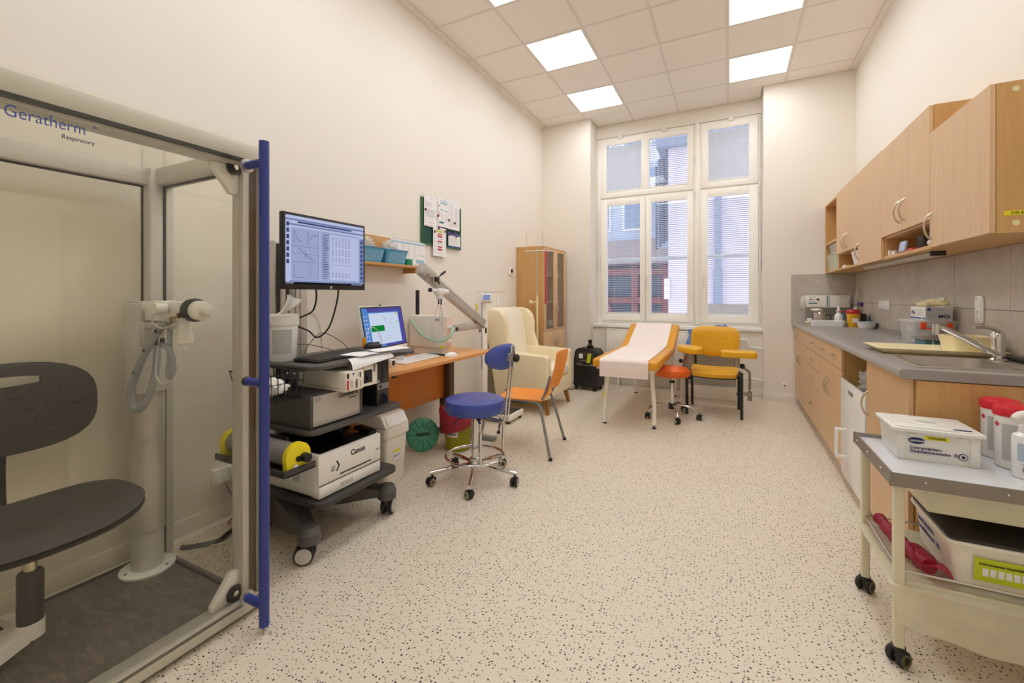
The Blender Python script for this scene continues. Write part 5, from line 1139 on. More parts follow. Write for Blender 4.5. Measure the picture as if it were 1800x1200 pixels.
# ================================================================ DESK and what stands on it
DZ = .747
dk = thing('desk', 'cherry wood desk along the left wall with dark panel leg', 'desk', (-2.2, 2.85, 0))
part('desk_top', B().prism([(-2.492, 2.05), (-2.00, 2.05), (-1.945, 2.11), (-1.945, 3.49), (-2.492, 3.49)], 'z', DZ - .026, DZ, .002), 'cherry', dk)
part('front_panel', B().box(-2.33, -2.312, 2.105, 3.22, .33, DZ - .026, .001), 'cherry_panel', dk)
part('leg', B().box(-2.36, -2.25, 3.22, 3.30, .03, DZ - .026, .006), 'toffee', dk); part('leg', B().box(-2.36, -2.25, 2.06, 2.105, .03, DZ - .026, .006), 'toffee', dk)
part('foot', B().box(-2.46, -1.80, 3.225, 3.285, .0, .035, .006), 'midgrey', dk); part('foot', B().box(-2.46, -1.89, 2.06, 2.105, .0, .03, .006), 'midgrey', dk)
part('bumper', B().box(-1.975, -1.95, 2.17, 2.2, DZ - .04, DZ - .026, .004), 'dark', dk)

ai = thing('all_in_one_computer', 'white all-in-one computer with blue desktop screen on the desk', 'computer', (-2.263, 2.477, DZ + .0005), R(10))
tilt = Matrix.Translation((0, 0, .058)) @ Matrix.Diagonal((1.07, 1.07, 1.07, 1)) @ Matrix.Rotation(R(-11), 4, 'Y')
def tilted(b): return b.xf(tilt)
part('shell', tilted(B().box(-.028, -.002, -.252, .252, .0, .345, .006)), 'white_gloss', ai, world=False)
part('bezel', tilted(B().box(-.003, .0, -.248, .248, .055, .338, .001)), 'black', ai, world=False)
sc2 = part('screen', tilted(B().box(-.001, .001, -.238, .238, .062, .328)), 'aio_blue', ai, world=False)
def sd2(m_, rects, lift):
    b = B()
    for (a, b0, c, d) in rects: b.box(.001, .001 + lift, -.238 + a * .476, -.238 + c * .476, .062 + b0 * .266, .062 + d * .266)
    return part('screen_content', tilted(b), m_, ai, world=False)
sd2('aio_violet', [(.12, .9, 1, 1), (.9, 0, 1, .9), (.45, 0, .9, .06)], .0004); sd2('aio_win', [(.14, .07, .88, .87)], .0008); sd2('aio_green', [(.15, .40, .47, .55)], .0012); sd2('aio_lime', [(.81, .80, .86, .85), (.81, .60, .86, .63)], .0012)
sd2('scr_line', [(.5, .64, .503, .80), (.62, .60, .66, .61), (.55, .35, .8, .352), (.55, .45, .8, .452), (.55, .55, .8, .552), (.55, .7, .8, .702)] + [(.18 + .02 * k, .25 + .01 * (k % 3), .19 + .02 * k, .254 + .01 * (k % 3)) for k in range(30)] + [(.2 + .08 * k, .12, .202 + .08 * k, .22) for k in range(8)], .0012)
sd2('scr_light', [(.02 + .05 * (k % 2), .08 + .1 * (k // 2), .04 + .05 * (k % 2), .12 + .1 * (k // 2)) for k in range(16)], .0012)
part('camera', tilted(B().box(-.02, -.008, -.008, .008, .345, .354, .002)), 'dark', ai, world=False)
part('stand', B().tube([(-.02, 0, .12), (-.06, 0, .06), (-.09, 0, .012)], .016, 10, smooth=False), 'white', ai, world=False); part('stand_base', B().box(-.18, .0, -.11, .11, 0, .010, .004), 'white', ai, world=False)

dv = thing('spirometry_unit', 'cream desktop spirometry unit with green tube on black feet', 'spirometer', (-2.29, 3.0, DZ))
part('housing', B().box(-2.485, -2.105, 2.95, 3.06, .802, 1.078, .018, 3), 'white_paint', dv); part('foot', B().box(-2.30, -2.06, 2.945, 2.965, DZ, .758, .004).box(-2.30, -2.06, 3.045, 3.065, DZ, .758, .004), 'black', dv); part('stand_block', B().box(-2.44, -2.14, 2.97, 3.04, .7475, .803), 'white_paint', dv)
part('side_cover', B().box(-2.108, -2.098, 2.957, 3.053, .815, 1.065, .005), 'salmon', dv, 'pinkish side cover')
for z in (.975, .86): part('port', B().lathe([(.018, 0), (.018, .01), (.013, .012), (.012, .03), (.002, .03)], (-2.098, 3.0, z), 18, d=(1, -.2, 0)), 'white_gloss', dv)
decals(dv, 'paper', (-2.20, 2.9495, 1.03), (1, 0, 0), (0, 0, 1), [(0, 0, .05, .022)], 'label'); decals(dv, 'printblack', (-2.20, 2.949, 1.03), (1, 0, 0), (0, 0, 1), [(.004, .004, .016, .018), (.02, .012, .045, .015), (.02, .005, .045, .008)])
decals(dv, 'sticker', (-2.155, 2.9495, .806), (1, 0, 0), (0, 0, 1), [(0, 0, .045, .018)], 'sticker', label='yellow sticker')
part('green_tube', B().tube([(-2.085, 3.0, .975), (-2.05, 2.98, .975), (-2.03, 2.95, .95), (-2.05, 2.92, .90), (-2.12, 2.91, .87), (-2.22, 2.915, .88), (-2.32, 2.92, .92), (-2.40, 2.925, .99), (-2.44, 2.93, 1.04)], .0115, 10), 'pale_green', dv, 'pale green breathing tube')
arm = part('support_bar', B().box(-2.125, -2.08, 3.06, 3.52, .935, .99, .003), 'silverpaint', dv); part('bar_plug', B().box(-2.085, -2.075, 3.07, 3.10, .945, .975, .002), 'black', dv)
A0, A1 = Vector((-2.09, 3.545, .975)), Vector((-2.09, 2.62, 1.435))
ar = part('long_arm', B().bar(A0, A1, .05, .078, .004), 'silverpaint', dv, 'long slanting grey arm')
D_ = (A1 - A0).normalized(); N_ = Vector((0, -D_.z, D_.y)).normalized()
if N_.z < 0: N_ = -N_
part('arm_seam', B().bar(A0 + N_ * .018 + Vector((.0255, 0, 0)), A1 + N_ * .018 + Vector((.0255, 0, 0)), .002, .003), 'midgrey', ar); part('arm_head', B().bar(A1 - D_ * .16 + N_ * .01, A1 + D_ * .01 + N_ * .01, .066, .085, .006), 'silverpaint', ar)
part('clamp_lever', B().cyl(A1 - D_ * .15 + Vector((.03, 0, 0)), A1 - D_ * .15 + Vector((.06, 0, 0)), .02, seg=14).tube([A1 - D_ * .15 + Vector((.05, -.01, 0)), A1 - D_ * .15 + Vector((.055, .06, .045)), A1 - D_ * .15 + Vector((.055, .10, .065))], .0095, smooth=False).tube([A1 - D_ * .15 + Vector((.05, 0, 0)), A1 - D_ * .15 + Vector((.055, .025, -.035))], .007, smooth=False), 'black', ar, 'black clamp lever')
part('hinge', B().box(-2.115, -2.075, 3.46, 3.53, .985, 1.03, .004).cyl((-2.10, 3.50, .93), (-2.10, 3.50, .90), .012), 'midgrey', dv); part('bar_lever', B().tube([(-2.08, 3.525, .945), (-2.06, 3.54, .94), (-2.06, 3.545, .89)], .008, smooth=False), 'black', dv)
hx = -2.05
part('handset', B().box(hx - .03, hx + .03, 2.76, 2.84, 1.245, 1.30, .012).cyl((hx, 2.84, 1.278), (hx, 2.90, 1.272), .022, seg=16).cyl((hx, 2.76, 1.28), (hx, 2.69, 1.285), .014, seg=14).box(hx - .02, hx + .02, 2.775, 2.825, 1.215, 1.25, .006), 'white_gloss', dv, 'white mouthpiece handset hanging from the arm')
part('handset_knob', B().cyl((hx, 2.69, 1.285), (hx, 2.675, 1.286), .016, seg=14), 'black', dv); part('bracket', B().cyl((hx, 2.72, 1.40), (hx, 2.735, 1.315), .01, seg=10).cyl((hx, 2.66, 1.41), (hx, 2.665, 1.37), .008, seg=10).box(hx - .015, hx + .015, 2.655, 2.75, 1.385, 1.405), 'brass', dv)
part('plug', B().cyl((hx, 2.79, 1.215), (hx, 2.79, 1.175), .006).cyl((hx + .005, 2.815, 1.215), (hx + .005, 2.815, 1.17), .006), 'black', dv)
part('handset_lead', B().tube([(hx, 2.79, 1.175), (hx, 2.74, 1.09), (hx, 2.70, 1.0), (hx, 2.72, .93), (hx, 2.79, .905), (hx, 2.85, .96), (hx, 2.84, 1.08), (hx, 2.815, 1.17)], .0032, 6).tube([(hx + .01, 2.80, 1.17), (hx + .01, 2.79, 1.05), (hx + .01, 2.83, .99), (hx + .01, 2.86, .97)], .0025, 6), 'boothbeige', dv, 'grey handset leads')
part('lead', B().tube([(hx, 2.655, 1.37), (hx, 2.65, 1.34), (hx, 2.70, 1.32), (hx, 2.76, 1.292)], .0025, 6), 'postgrey', dv); part('lead', B().tube([(-2.09, 3.08, .995), (-2.09, 3.25, 1.0), (-2.09, 3.45, 1.02)], .003, 6), 'postgrey', dv)
solo('antenna_stick', B().box(-2.44, -2.415, 2.985, 3.012, 1.0785, 1.29, .003), 'black', 'upright flat black stick on top of the spirometry unit', 'stick')

keyboard('keyboard', 'white computer keyboard lying on the wooden desk', (-2.17, 2.66), R(4), .46, .15, 'white', 'white_gloss', DZ + .0005)
mw = thing('mouse', 'white computer mouse beside the white keyboard', 'mouse', (-2.03, 2.93, DZ + .0005), R(70)); mouse(mw, 'white_gloss')
bt2 = thing('bottle', 'small white label bottle standing before the all-in-one computer', 'bottle', (-2.19, 2.50, DZ + .0005))
part('body', B().box(-.022, .022, -.022, .022, 0, .085, .004), 'white', bt2, world=False); part('cap', B().box(-.012, .02, -.02, .014, .085, .092, .002), 'lightgrey', bt2, world=False); decals(bt2, 'printlight', (.0222, -.018, .01), (0, 1, 0), (0, 0, 1), [(0, 0, .034, .06)], 'label', world=False)
oxm = thing('small_timer', 'tiny black gadget with lime green frame on the desk', 'gadget', (-2.11, 2.245, DZ + .0005)); part('frame', B().box(-.012, .012, -.03, .03, 0, .058, .004), 'aio_dummy' if 0 else 'lime', oxm, world=False); part('face', B().box(.011, .0135, -.024, .024, .008, .052), 'black', oxm, world=False)
clk = thing('small_clock', 'tiny white and black gadget next to the lime green one', 'gadget', (-2.105, 2.325, DZ + .0005)); part('frame', B().box(-.012, .012, -.022, .022, 0, .05, .004), 'white', clk, world=False); part('face', B().box(.011, .0135, -.015, .015, .01, .044), 'dark', clk, world=False)
solo('black_pouch', B().box(-2.22, -2.10, 2.78, 3.10, DZ + .0004, DZ + .0014), 'black', 'flat black mat edge under the spirometry unit', 'mat') if 0 else None
yh = thing('highlighter_tag', 'yellow tag standing by the left edge of the white computer', 'tag', (-2.10, 2.03, .9052)); part('tag', B().box(-2.112, -2.10, 2.055, 2.085, .9055, .972, .003), 'mustard_vinyl', yh)
cable('white_lead', 'thin white cable arching over the lower left of the computer screen', [(-2.09, 2.07, .97), (-2.09, 2.10, 1.03), (-2.08, 2.15, 1.02), (-2.07, 2.19, .93), (-2.08, 2.20, .83), (-2.1, 2.2, .752)], .0022, 'white')
cable('wall_cable', 'thin pale cable running down the wall between mast and computer', [(XL + .006, 1.95, 1.15), (XL + .006, 2.02, 1.10), (XL + .006, 2.06, 1.0), (XL + .006, 2.08, .8)], .0025, 'cove')

# ---- under the desk
sbn = thing('swing_bin', 'cream swing-lid waste bin with a yellow sticker beside the cart', 'bin', (-2.09, 2.22, 0))
def loft_rect(levels, r=.02):
    return B().rings([[(x, y, z) for x, y in rr(-a, a, -b_, b_, r, 4)] for a, b_, z in levels])
part('body', loft_rect([(.105, .085, 0), (.11, .09, .01), (.125, .105, .33)], .025), 'cream_plastic', sbn, world=False)
lidb = B().rings([[(x, y, z) for x, y in rr(-a, a, -b_, b_, .03, 4)] for a, b_, z in ((.135, .115, .325), (.138, .118, .335), (.136, .116, .385))]); part('lid_rim', lidb, 'cream_plastic', sbn, world=False)
part('lid_hood', B().prism([(-.13, .385), (.132, .385), (.085, .465), (-.02, .475), (-.085, .455)], 'y', -.112, .112, .012), 'cream_plastic', sbn, world=False)
part('flap', B().obox((.111, 0, .427), (.004, .17, .075), (0, R(-30), 0), .0015), 'white', sbn, world=False)
decals(sbn, 'sticker', (.118, -.03, .185), (0, 1, 0), (-.05, 0, 1), [(0, .03, .062, .045)], 'sticker', world=False, lift=.006, label='yellow sticker'); decals(sbn, 'paper', (.117, -.03, .165), (0, 1, 0), (-.05, 0, 1), [(0, 0, .062, .048)], 'label', world=False, lift=.005)
text('PLASTY', .017, 'printblack', sbn, (.1215, -.029, .185), (0, 1, 0), (-.05, 0, 1), world=False)
gl_ = thing('bin_lid', 'round green plastic bin lid leaning below the desk panel', 'lid', (-2.215, 2.80, 0), R(-42))
rot = Matrix.Translation((0, 0, .127)) @ Matrix.Rotation(R(72), 4, 'Y')
part('disc', B().lathe([(.128, -.012), (.132, -.006), (.130, .004), (.118, .012), (.09, .016), (.05, .012), (.002, .011)], (0, 0, 0), 36).xf(rot), 'green', gl_, world=False)
part('grip', B().box(-.012, .012, -.05, .05, .010, .017, .003).xf(rot), 'boardgreen', gl_, world=False)
for k in range(12): part('rib', B().obox((.085 * math.cos(k * PI / 6), .085 * math.sin(k * PI / 6), .016), (.07, .005, .005), (0, R(4), k * PI / 6)).xf(rot), 'greenrib', gl_, world=False)
inf = thing('waste_bin', 'yellow-green waste bin lined with a red bag behind the blue stool', 'bin', (-1.99, 2.97, 0))
part('bucket', B().lathe([(.095, 0), (.10, .006), (.118, .28), (.118, .285)], (0, 0, 0), 28), 'bin_yellow', inf, world=False)
bg = B().lathe([(.121, .165), (.140, .18), (.150, .24), (.150, .30), (.138, .345), (.118, .335), (.112, .25)], (0, 0, 0), 36)
for v in bg.bm.verts:
    a = math.atan2(v.co.y, v.co.x); k = 1 + .03 * math.sin(7 * a + 40 * v.co.z) + .02 * math.sin(17 * a); v.co.x *= k; v.co.y *= k; v.co.z += .02 * math.sin(5 * a + 1) * (v.co.z > .19) - .03 * math.cos(a + 2.6) * (v.co.z < .2)
part('bag', bg, 'bag_red', inf, 'red bin bag folded over the rim', world=False, angle=80)
a = R(-80); rv = Vector((-math.sin(a), math.cos(a), 0)); ov = Vector((.1115 * math.cos(a), .1115 * math.sin(a), .125)) - rv * .04
b = B()
for k in range(8):
    a0, a1 = R(-105 + k * 6), R(-105 + (k + 1) * 6); q0, q1 = .1105, .1145
    b.quad((q0 * math.cos(a0), q0 * math.sin(a0), .12), (q0 * math.cos(a1), q0 * math.sin(a1), .12), (q1 * math.cos(a1), q1 * math.sin(a1), .175), (q1 * math.cos(a0), q1 * math.sin(a0), .175))
part('label', b, 'paper', inf, world=False); text('INFEKČNÍ', .017, 'printblack', inf, ov + Vector((0, -.003, .012)), rv, (0, 0, 1), world=False, bold=.0004); decals(inf, 'printred', ov + Vector((0, -.002, .036)), rv, (0, 0, 1), [(.0, 0, .075, .012)], world=False)

# ================================================================ LEFT WALL
ss = thing('wall_shelf', 'narrow wooden shelf with back board on the left wall', 'shelf', (-2.43, 2.5, 1.47))
part('board', B().box(XL, -2.35, 2.0, 2.93, 1.472, 1.492, .001), 'oak_shelf', ss); part('back_board', B().box(XL, XL + .016, 2.0, 2.79, 1.492, 1.712, .001), 'oak_shelf', ss); part('bracket', B().box(XL, -2.37, 2.895, 2.912, 1.43, 1.472), 'oak_shelf', ss)
for y0, y1, lab, sd in ((2.28, 2.525, 'blue plastic basket on the wall shelf next to the monitor', 51), (2.535, 2.79, 'blue plastic basket on the wall shelf next to the calendar', 52)):
    t = thing('blue_basket', lab, 'basket', (-2.42, (y0 + y1) / 2, 1.4925), 0, 'blue baskets on the wall shelf')
    x0, x1, z0, z1 = -2.478, -2.345, 1.4925, 1.60
    tp = .022
    b = tubwall(x0, x1, y0, y1, z0, z1, tp, .02, .003); part('body', b, 'skyblue', t); part('rim', B().tube([(x, y, z1) for x, y in rr(x0, x1, y0, y1, .02, 4)], .004, 6, closed=True, smooth=False), 'skyblue', t)
    holes = []
    for r_ in range(7):
        z = .018 + r_ * .011; ins = tp * (1 - z / (z1 - z0))
        n = 12
        for k in range(n): holes.append((.035 + ins * .3 + k * .0155, z, .035 + ins * .3 + k * .0155 + .007, z + .0055))
    decals(t, 'paleblue', (x1 - tp, y0, z0), (0, 1, 0), (tp / (z1 - z0), 0, 1), holes, 'perforation', lift=.0008)['kind'] = 'stuff'
    solo('plastic_bag', crumple((-2.41, (y0 + y1) / 2 - .02, 1.628), (.05, .085, .055), sd, .7, 36, 24), 'bag_white', 'crumpled clear bag sticking out of the ' + ('left' if sd == 51 else 'right') + ' blue basket', 'bag', 'bags in the blue baskets', angle=25)
solo('green_carton', B().box(-2.44, -2.375, 2.80, 2.87, 1.4925, 1.545, .002), 'brightgreen', 'small bright green carton beside the blue baskets', 'carton')
cal = thing('calendar', 'white spiral-bound wall calendar hanging at the end of the wall shelf', 'calendar', (-2.48, 2.95, 1.49))
part('sheet', B().box(-2.484, -2.479, 2.72, 3.17, 1.495, 1.715), 'paper', cal); CO = (-2.479, 2.72, 1.495)
decals(cal, 'printcyan', CO, (0, 1, 0), (0, 0, 1), [(.01, .19, .44, .205), (.32, .03, .43, .065)]); decals(cal, 'printlight', CO, (0, 1, 0), (0, 0, 1), [(.075 + .075 * k, .06, .078 + .075 * k, .19) for k in range(4)] + [(.16, .06, .30, .063), (.01, .018, .44, .021), (.2, .0, .203, .018), (.33, .0, .333, .018)]); decals(cal, 'printgrey', CO, (0, 1, 0), (0, 0, 1), [(.36, .10, .43, .104), (.05, .128, .14, .131), (.30, .006, .42, .012)])
part('spiral', B().box(-2.482, -2.476, 2.74, 3.15, 1.713, 1.722) if 0 else B().tube([(-2.4805 + .004 * math.cos(k * 1.57), 2.735 + k * .0035, 1.715 + .006 * math.sin(k * 1.57)) for k in range(120)], .0009, 5, smooth=False), 'midgrey', cal)
nb = thing('notice_board', 'green notice board in a green frame on the left wall', 'notice board', (-2.49, 3.44, 1.7))
part('panel', B().box(XL, XL + .012, 3.135, 3.745, 1.722, 2.125), 'boardgreen', nb); part('frame', B().box(XL, XL + .022, 3.123, 3.137, 1.71, 2.135, .003).box(XL, XL + .022, 3.743, 3.757, 1.71, 2.135, .003).box(XL, XL + .022, 3.137, 3.743, 1.71, 1.724, .003).box(XL, XL + .022, 3.137, 3.743, 2.121, 2.135, .003), 'greenframe', nb)
def sheet_on(label, y0, y1, z0, z1, x, prints):
    t = thing('pinned_sheet', label, 'paper', (x, (y0 + y1) / 2, z0), 0, 'papers on the notice board')
    part('sheet', B().box(x, x + .0012, y0, y1, z0, z1), 'paper', t)
    for m_, rects in prints: decals(t, m_, (x + .0012, y0, z0), (0, 1, 0), (0, 0, 1), [(a * (y1 - y0), b_ * (z1 - z0), c * (y1 - y0), d * (z1 - z0)) for a, b_, c, d in rects], lift=.0006)
PX = XL + .0235
lines = lambda x0, x1, z0, z1, n, s=1: [(x0, z0 + (z1 - z0) * k / n, x0 + (x1 - x0) * (.7 + .3 * ((k * 7 * s) % 5) / 4), z0 + (z1 - z0) * k / n + .007) for k in range(n)]
sheet_on('white sheet with thin red border at the left of the notice board', 3.148, 3.353, 1.878, 2.172, PX, [('printpink', [(.06, .03, .94, .037), (.06, .96, .94, .967), (.06, .03, .07, .967), (.93, .03, .94, .967), (.3, .12, .75, .13), (.35, .86, .65, .87)]), ('printgrey', lines(.12, .6, .62, .78, 5) + lines(.12, .9, .3, .55, 9))])
sheet_on('white sheet with teal bars in the middle of the notice board', 3.358, 3.526, 1.90, 2.178, PX + .0015, [('printteal', [(.2, .80, .9, .83), (.2, .58, .55, .60), (.62, .56, .92, .58), (.1, .12, .55, .18)]), ('printcyan', [(.2, .87, .9, .91)]), ('printgrey', lines(.3, .5, .2, .52, 6) + lines(.65, .9, .2, .5, 6)), ('printblack', [(.1, .68, .16, .74), (.1, .46, .15, .5)]), ('printpink', [(.1, .38, .2, .43), (.6, .95, .75, .97)])])
sheet_on('white densely printed sheet at the right of the notice board', 3.53, 3.722, 1.898, 2.19, PX, [('printlight', lines(.1, .45, .1, .8, 24) + lines(.55, .92, .1, .78, 24, 3)), ('printteal', [(.12, .82, .4, .83)]), ('printgrey', [(.2, .9, .8, .907)])])
sheet_on('white flow chart with red boxes hanging below the notice board', 3.278, 3.484, 1.614, 1.888, PX + .003, [('printlime', [(.25, .83, .75, .89)]), ('printred', [(.33, .75, .68, .79), (.33, .66, .68, .72), (.33, .49, .68, .54), (.33, .31, .68, .35), (.33, .21, .68, .27), (.2, .92, .85, .93)]), ('printgrey', [(.1, .12, .11, .9), (.9, .12, .91, .9), (.1, .12, .9, .125)]), ('printlight', [(.3, .6, .7, .62), (.3, .42, .7, .44)])])
sheet_on('small blue-edged form at the lower right of the notice board', 3.528, 3.735, 1.722, 1.866, PX - .0005, [('printblue', [(0, .82, 1, 1), (0, 0, 1, .10)]), ('printgrey', lines(.1, .9, .18, .75, 8))])
MG = [(3.163, 2.025, 'leftmost'), (3.352, 1.998, 'second, between two sheets'), (3.528, 1.982, 'between middle and right sheets'), (3.63, 1.967, 'on the densely printed sheet'), (3.362, 1.88, 'below the left sheet'), (3.30, 1.84, 'at the left of the flow chart'), (3.467, 1.862, 'at the right of the flow chart'), (3.61, 1.865, 'below the printed sheet'), (3.54, 1.842, 'left one on the blue form'), (3.655, 1.835, 'right one on the blue form')]
for y, z, w in MG: solo('magnet', B().lathe([(.011, 0), (.012, .003), (.011, .007), (.003, .008)], (PX + .0055, y, z), 16, d=(1, 0, 0)), 'magnet', f'dark red round magnet on the notice board, {w}', 'magnet', 'notice board magnets')
th_ = thing('thermostat', 'small white wall thermostat with dark dial by the cupboard', 'thermostat', (XL, 4.91, 1.55)); part('plate', B().box(XL, XL + .02, 4.875, 4.945, 1.50, 1.60, .006), 'white_gloss', th_); part('dial', B().lathe([(.024, 0), (.022, .012), (.002, .013)], (XL + .02, 4.91, 1.555), 18, d=(1, 0, 0)), 'black', th_)
socket_ = thing('wall_socket', 'white wall socket above the cream armchair', 'socket', (XL, 4.59, 1.13)); part('plate', B().box(XL, XL + .012, 4.55, 4.63, 1.08, 1.21, .005), 'white_gloss', socket_); part('core', B().lathe([(.026, 0), (.026, .004), (.02, .005), (.002, .002)], (XL + .012, 4.59, 1.13), 18, d=(1, 0, 0)), 'white', socket_)

# ================================================================ SEATING AND FREE-STANDING THINGS
def castor(parent, p, ang, r=.026, w=.02, twin=True, hub='brass', stem=.06):
    x, y = p; c = part('castor', B().cyl((x, y, r * 2 + .004), (x, y, stem), .007, seg=10).obox((x, y, r * 1.35), (r * 1.5, w * 1.9, r * 1.1), (0, 0, ang), .006), 'black', parent, world=False)
    d = Vector((math.cos(ang), math.sin(ang), 0)); ax = Vector((-d.y, d.x, 0)); c0 = Vector((x, y, r)) - d * r * .5
    for s in (-1, 1):
        part('wheel', B().lathe([(.004, -w * .45), (r * .86, -w * .45), (r, -w * .2), (r, w * .2), (r * .86, w * .45), (.004, w * .45)], c0 + ax * w * .75 * s, 18, d=ax), 'rubber', c, world=False)
        part('wheel_ring', B().lathe([(r * .55, w * .45), (r * .55, w * .5), (r * .82, w * .5), (r * .82, w * .45)], c0 + ax * w * .75 * s, 18, d=ax * s), hub, c, world=False)

# blue stool with backrest
st = thing('blue_stool', 'blue vinyl swivel stool with chrome footring and small backrest', 'stool', (-1.545, 2.51, 0))
part('seat', B().lathe([(.17, .462), (.196, .466), (.203, .48), (.203, .53), (.196, .547), (.17, .555), (.08, .56), (.002, .561)], (0, 0, 0), 40), 'blue_vinyl', st, world=False); part('seat_plate', B().box(-.09, .09, -.09, .09, .438, .463, .004), 'black', st, world=False)
part('column', B().cyl((0, 0, .10), (0, 0, .40), .0245, seg=20).cyl((0, 0, .40), (0, 0, .44), .017), 'chrome', st, world=False); part('collar', B().lathe([(.03, .085), (.034, .09), (.034, .15), (.026, .155)], (0, 0, 0), 24), 'chrome', st, world=False); part('warning_band', B().cyl((0, 0, .385), (0, 0, .392), .0178), 'sticker', st, world=False)
for k in range(5):
    a = R(-64 + 72 * k); d = Vector((math.cos(a), math.sin(a), 0))
    part('base_leg', B().tube([d * .03 + Vector((0, 0, .115)), d * .16 + Vector((0, 0, .098)), d * .30 + Vector((0, 0, .078))], .0145, 12, smooth=False), 'chrome', st, world=False)
    castor(st, (d.x * .285, d.y * .285), a + R(50 + 40 * k), .0275, .02, stem=.085)
RZ = .165; RA = .195
ringp = [(RA * math.cos(2 * PI * k / 40), RA * math.sin(2 * PI * k / 40), RZ) for k in range(40)]
part('foot_ring', B().tube(ringp, .0095, 10, closed=True, smooth=False), 'chrome', st, world=False)
fa = R(-48)
part('ring_stay', B().tube([(.05 * math.cos(fa), .05 * math.sin(fa), .432), (.15 * math.cos(fa), .15 * math.sin(fa), .432), (.19 * math.cos(fa), .19 * math.sin(fa), .40), (.195 * math.cos(fa), .195 * math.sin(fa), .30), (.195 * math.cos(fa), .195 * math.sin(fa), RZ)], .009, 10), 'chrome', st, world=False)
fb_ = R(42); f2 = lambda r_, z: (r_ * math.cos(fb_), r_ * math.sin(fb_), z)
part('ring_stay', B().tube([f2(.05, .43), f2(.15, .43), f2(.195, .39), f2(.197, .28), f2(.195, RZ)], .009, 10), 'chrome', st, world=False)
pb_ = R(-6); U_ = Vector((math.cos(pb_), math.sin(pb_), 0)); S_ = Vector((-U_.y, U_.x, 0))
pt_ = lambda r_, s, z: U_ * r_ + S_ * s + Vector((0, 0, z))
for s in (-.018, .018):
    part('back_rod', B().tube([pt_(.05, s, .43), pt_(.18, s, .425), pt_(.235, s, .435), pt_(.255, s, .47), pt_(.275, s, .64), pt_(.30, s, .86), pt_(.303, s * .6, .90)], .0065, 10), 'chrome', st, world=False)
part('back_clamp', B().tube([pt_(.302, -.018, .87), pt_(.304, -.012, .915), pt_(.304, .012, .915), pt_(.302, .018, .87)], .007, 8), 'chrome', st, world=False); part('clamp_plate', B().obox(pt_(.283, 0, .85), (.012, .055, .05), (0, R(8), pb_), .003), 'alu', st, world=False)
part('clamp_knob', B().lathe([(.018, 0), (.026, .006), (.027, .022), (.018, .03), (.002, .031)], pt_(.315, 0, .845), 10, d=U_), 'black', st, world=False)
b = B()
def backpad(u, v):
    a = 2 * PI * u; n = 2.3; c, s = math.cos(a), math.sin(a); q = (abs(c) ** n + abs(s) ** n) ** (-1 / n)
    y, z = .165 * q * c * v, .082 * q * s * v
    return y, z
nu, nv = 40, 8
for f in (0, 1):
    VV = []
    for i in range(nu):
        row = []
        for j in range(nv + 1):
            v = max(j, .1) / nv; y, z = backpad(i / nu, v)
            bow = -.05 * (y / .165) ** 2; th = .022 * (1 - v ** 4) + .003
            row.append(b.bm.verts.new(pt_(.255 + bow + (th if f else -th), y, .85 + z)))
        VV.append(row)
    for i in range(nu):
        for j in range(nv): b.bm.faces.new((VV[i][j], VV[(i + 1) % nu][j], VV[(i + 1) % nu][j + 1], VV[i][j + 1]))
    b.bm.faces.new([VV[i][0] for i in range(nu)]); LASTV = VV
bmesh.ops.remove_doubles(b.bm, verts=b.bm.verts[:], dist=.0065 * .0 + .0001)
b.bm.verts.ensure_lookup_table()
part('backrest', b, 'blue_vinyl', st, world=False, angle=60)
part('back_shell', B().lathe([(.155, 0), (.155, .004), (.02, .008)], pt_(.248, 0, .775) if 0 else pt_(.262, 0, .85), 30, d=U_, sx=.35, sy=.35), 'dark', st, world=False)
part('lift_lever', B().tube([(-.02, -.05, .437), (-.06, -.12, .425), (-.075, -.15, .395)], .004, 8), 'black', st, world=False)

# orange plastic chair
oc = thing('orange_chair', 'orange plastic chair with grey tube legs behind the blue stool', 'chair', (-1.545, 3.26, 0), R(8))
# local: chair faces -x
def seat(u, v):
    x = -.215 + .43 * u; y = -.20 + .40 * v
    return (x, y, .435 - .02 * math.sin(PI * u) * math.sin(PI * v) - .035 * max(0, .18 - u) / .18 * (.18 - u) / .18 + .01 * (1 - u) * 0)
part('seat', B().grid(seat, 14, 10, -.009, (0, 0, 1)), 'orange', oc, world=False, angle=60)
part('backrest', B().grid(lambda u, v: (.215 + .085 * u + .015 * math.sin(u * 3) - .035 * (2 * v - 1) ** 2 * -1, -.195 + .39 * v, .475 + .32 * u), 10, 10, .009, (1, 0, -.3)), 'orange', oc, world=False, angle=60)
for s in (-1, 1):
    part('side_frame', B().tube([(-.30, s * .235, .0), (-.245, s * .205, .30), (-.215, s * .19, .395), (-.17, s * .185, .418), (0, s * .185, .42), (.12, s * .185, .418)], .0115, 10, n=5), 'midgrey', oc, world=False)
    part('leg', B().tube([(.04, s * .185, .418), (.16, s * .19, .415), (.20, s * .195, .385), (.225, s * .205, .30), (.30, s * .255, .0)], .0115, 10, n=5), 'midgrey', oc, world=False)
    part('back_tube', B().tube([(.06, s * .165, .412), (.17, s * .165, .412), (.215, s * .165, .44), (.25, s * .165, .53), (.275, s * .165, .62)], .010, 10, n=5), 'midgrey', oc, world=False)
    for x in (-.30, .30): part('foot_cap', B().lathe([(.014, 0), (.016, .004), (.014, .022)], (x, s * (.235 if x < 0 else .255), 0), 14), 'black', oc, world=False)
part('cross_bar', B().box(-.12, .10, -.185, .185, .398, .408, .003), 'dark', oc, world=False)

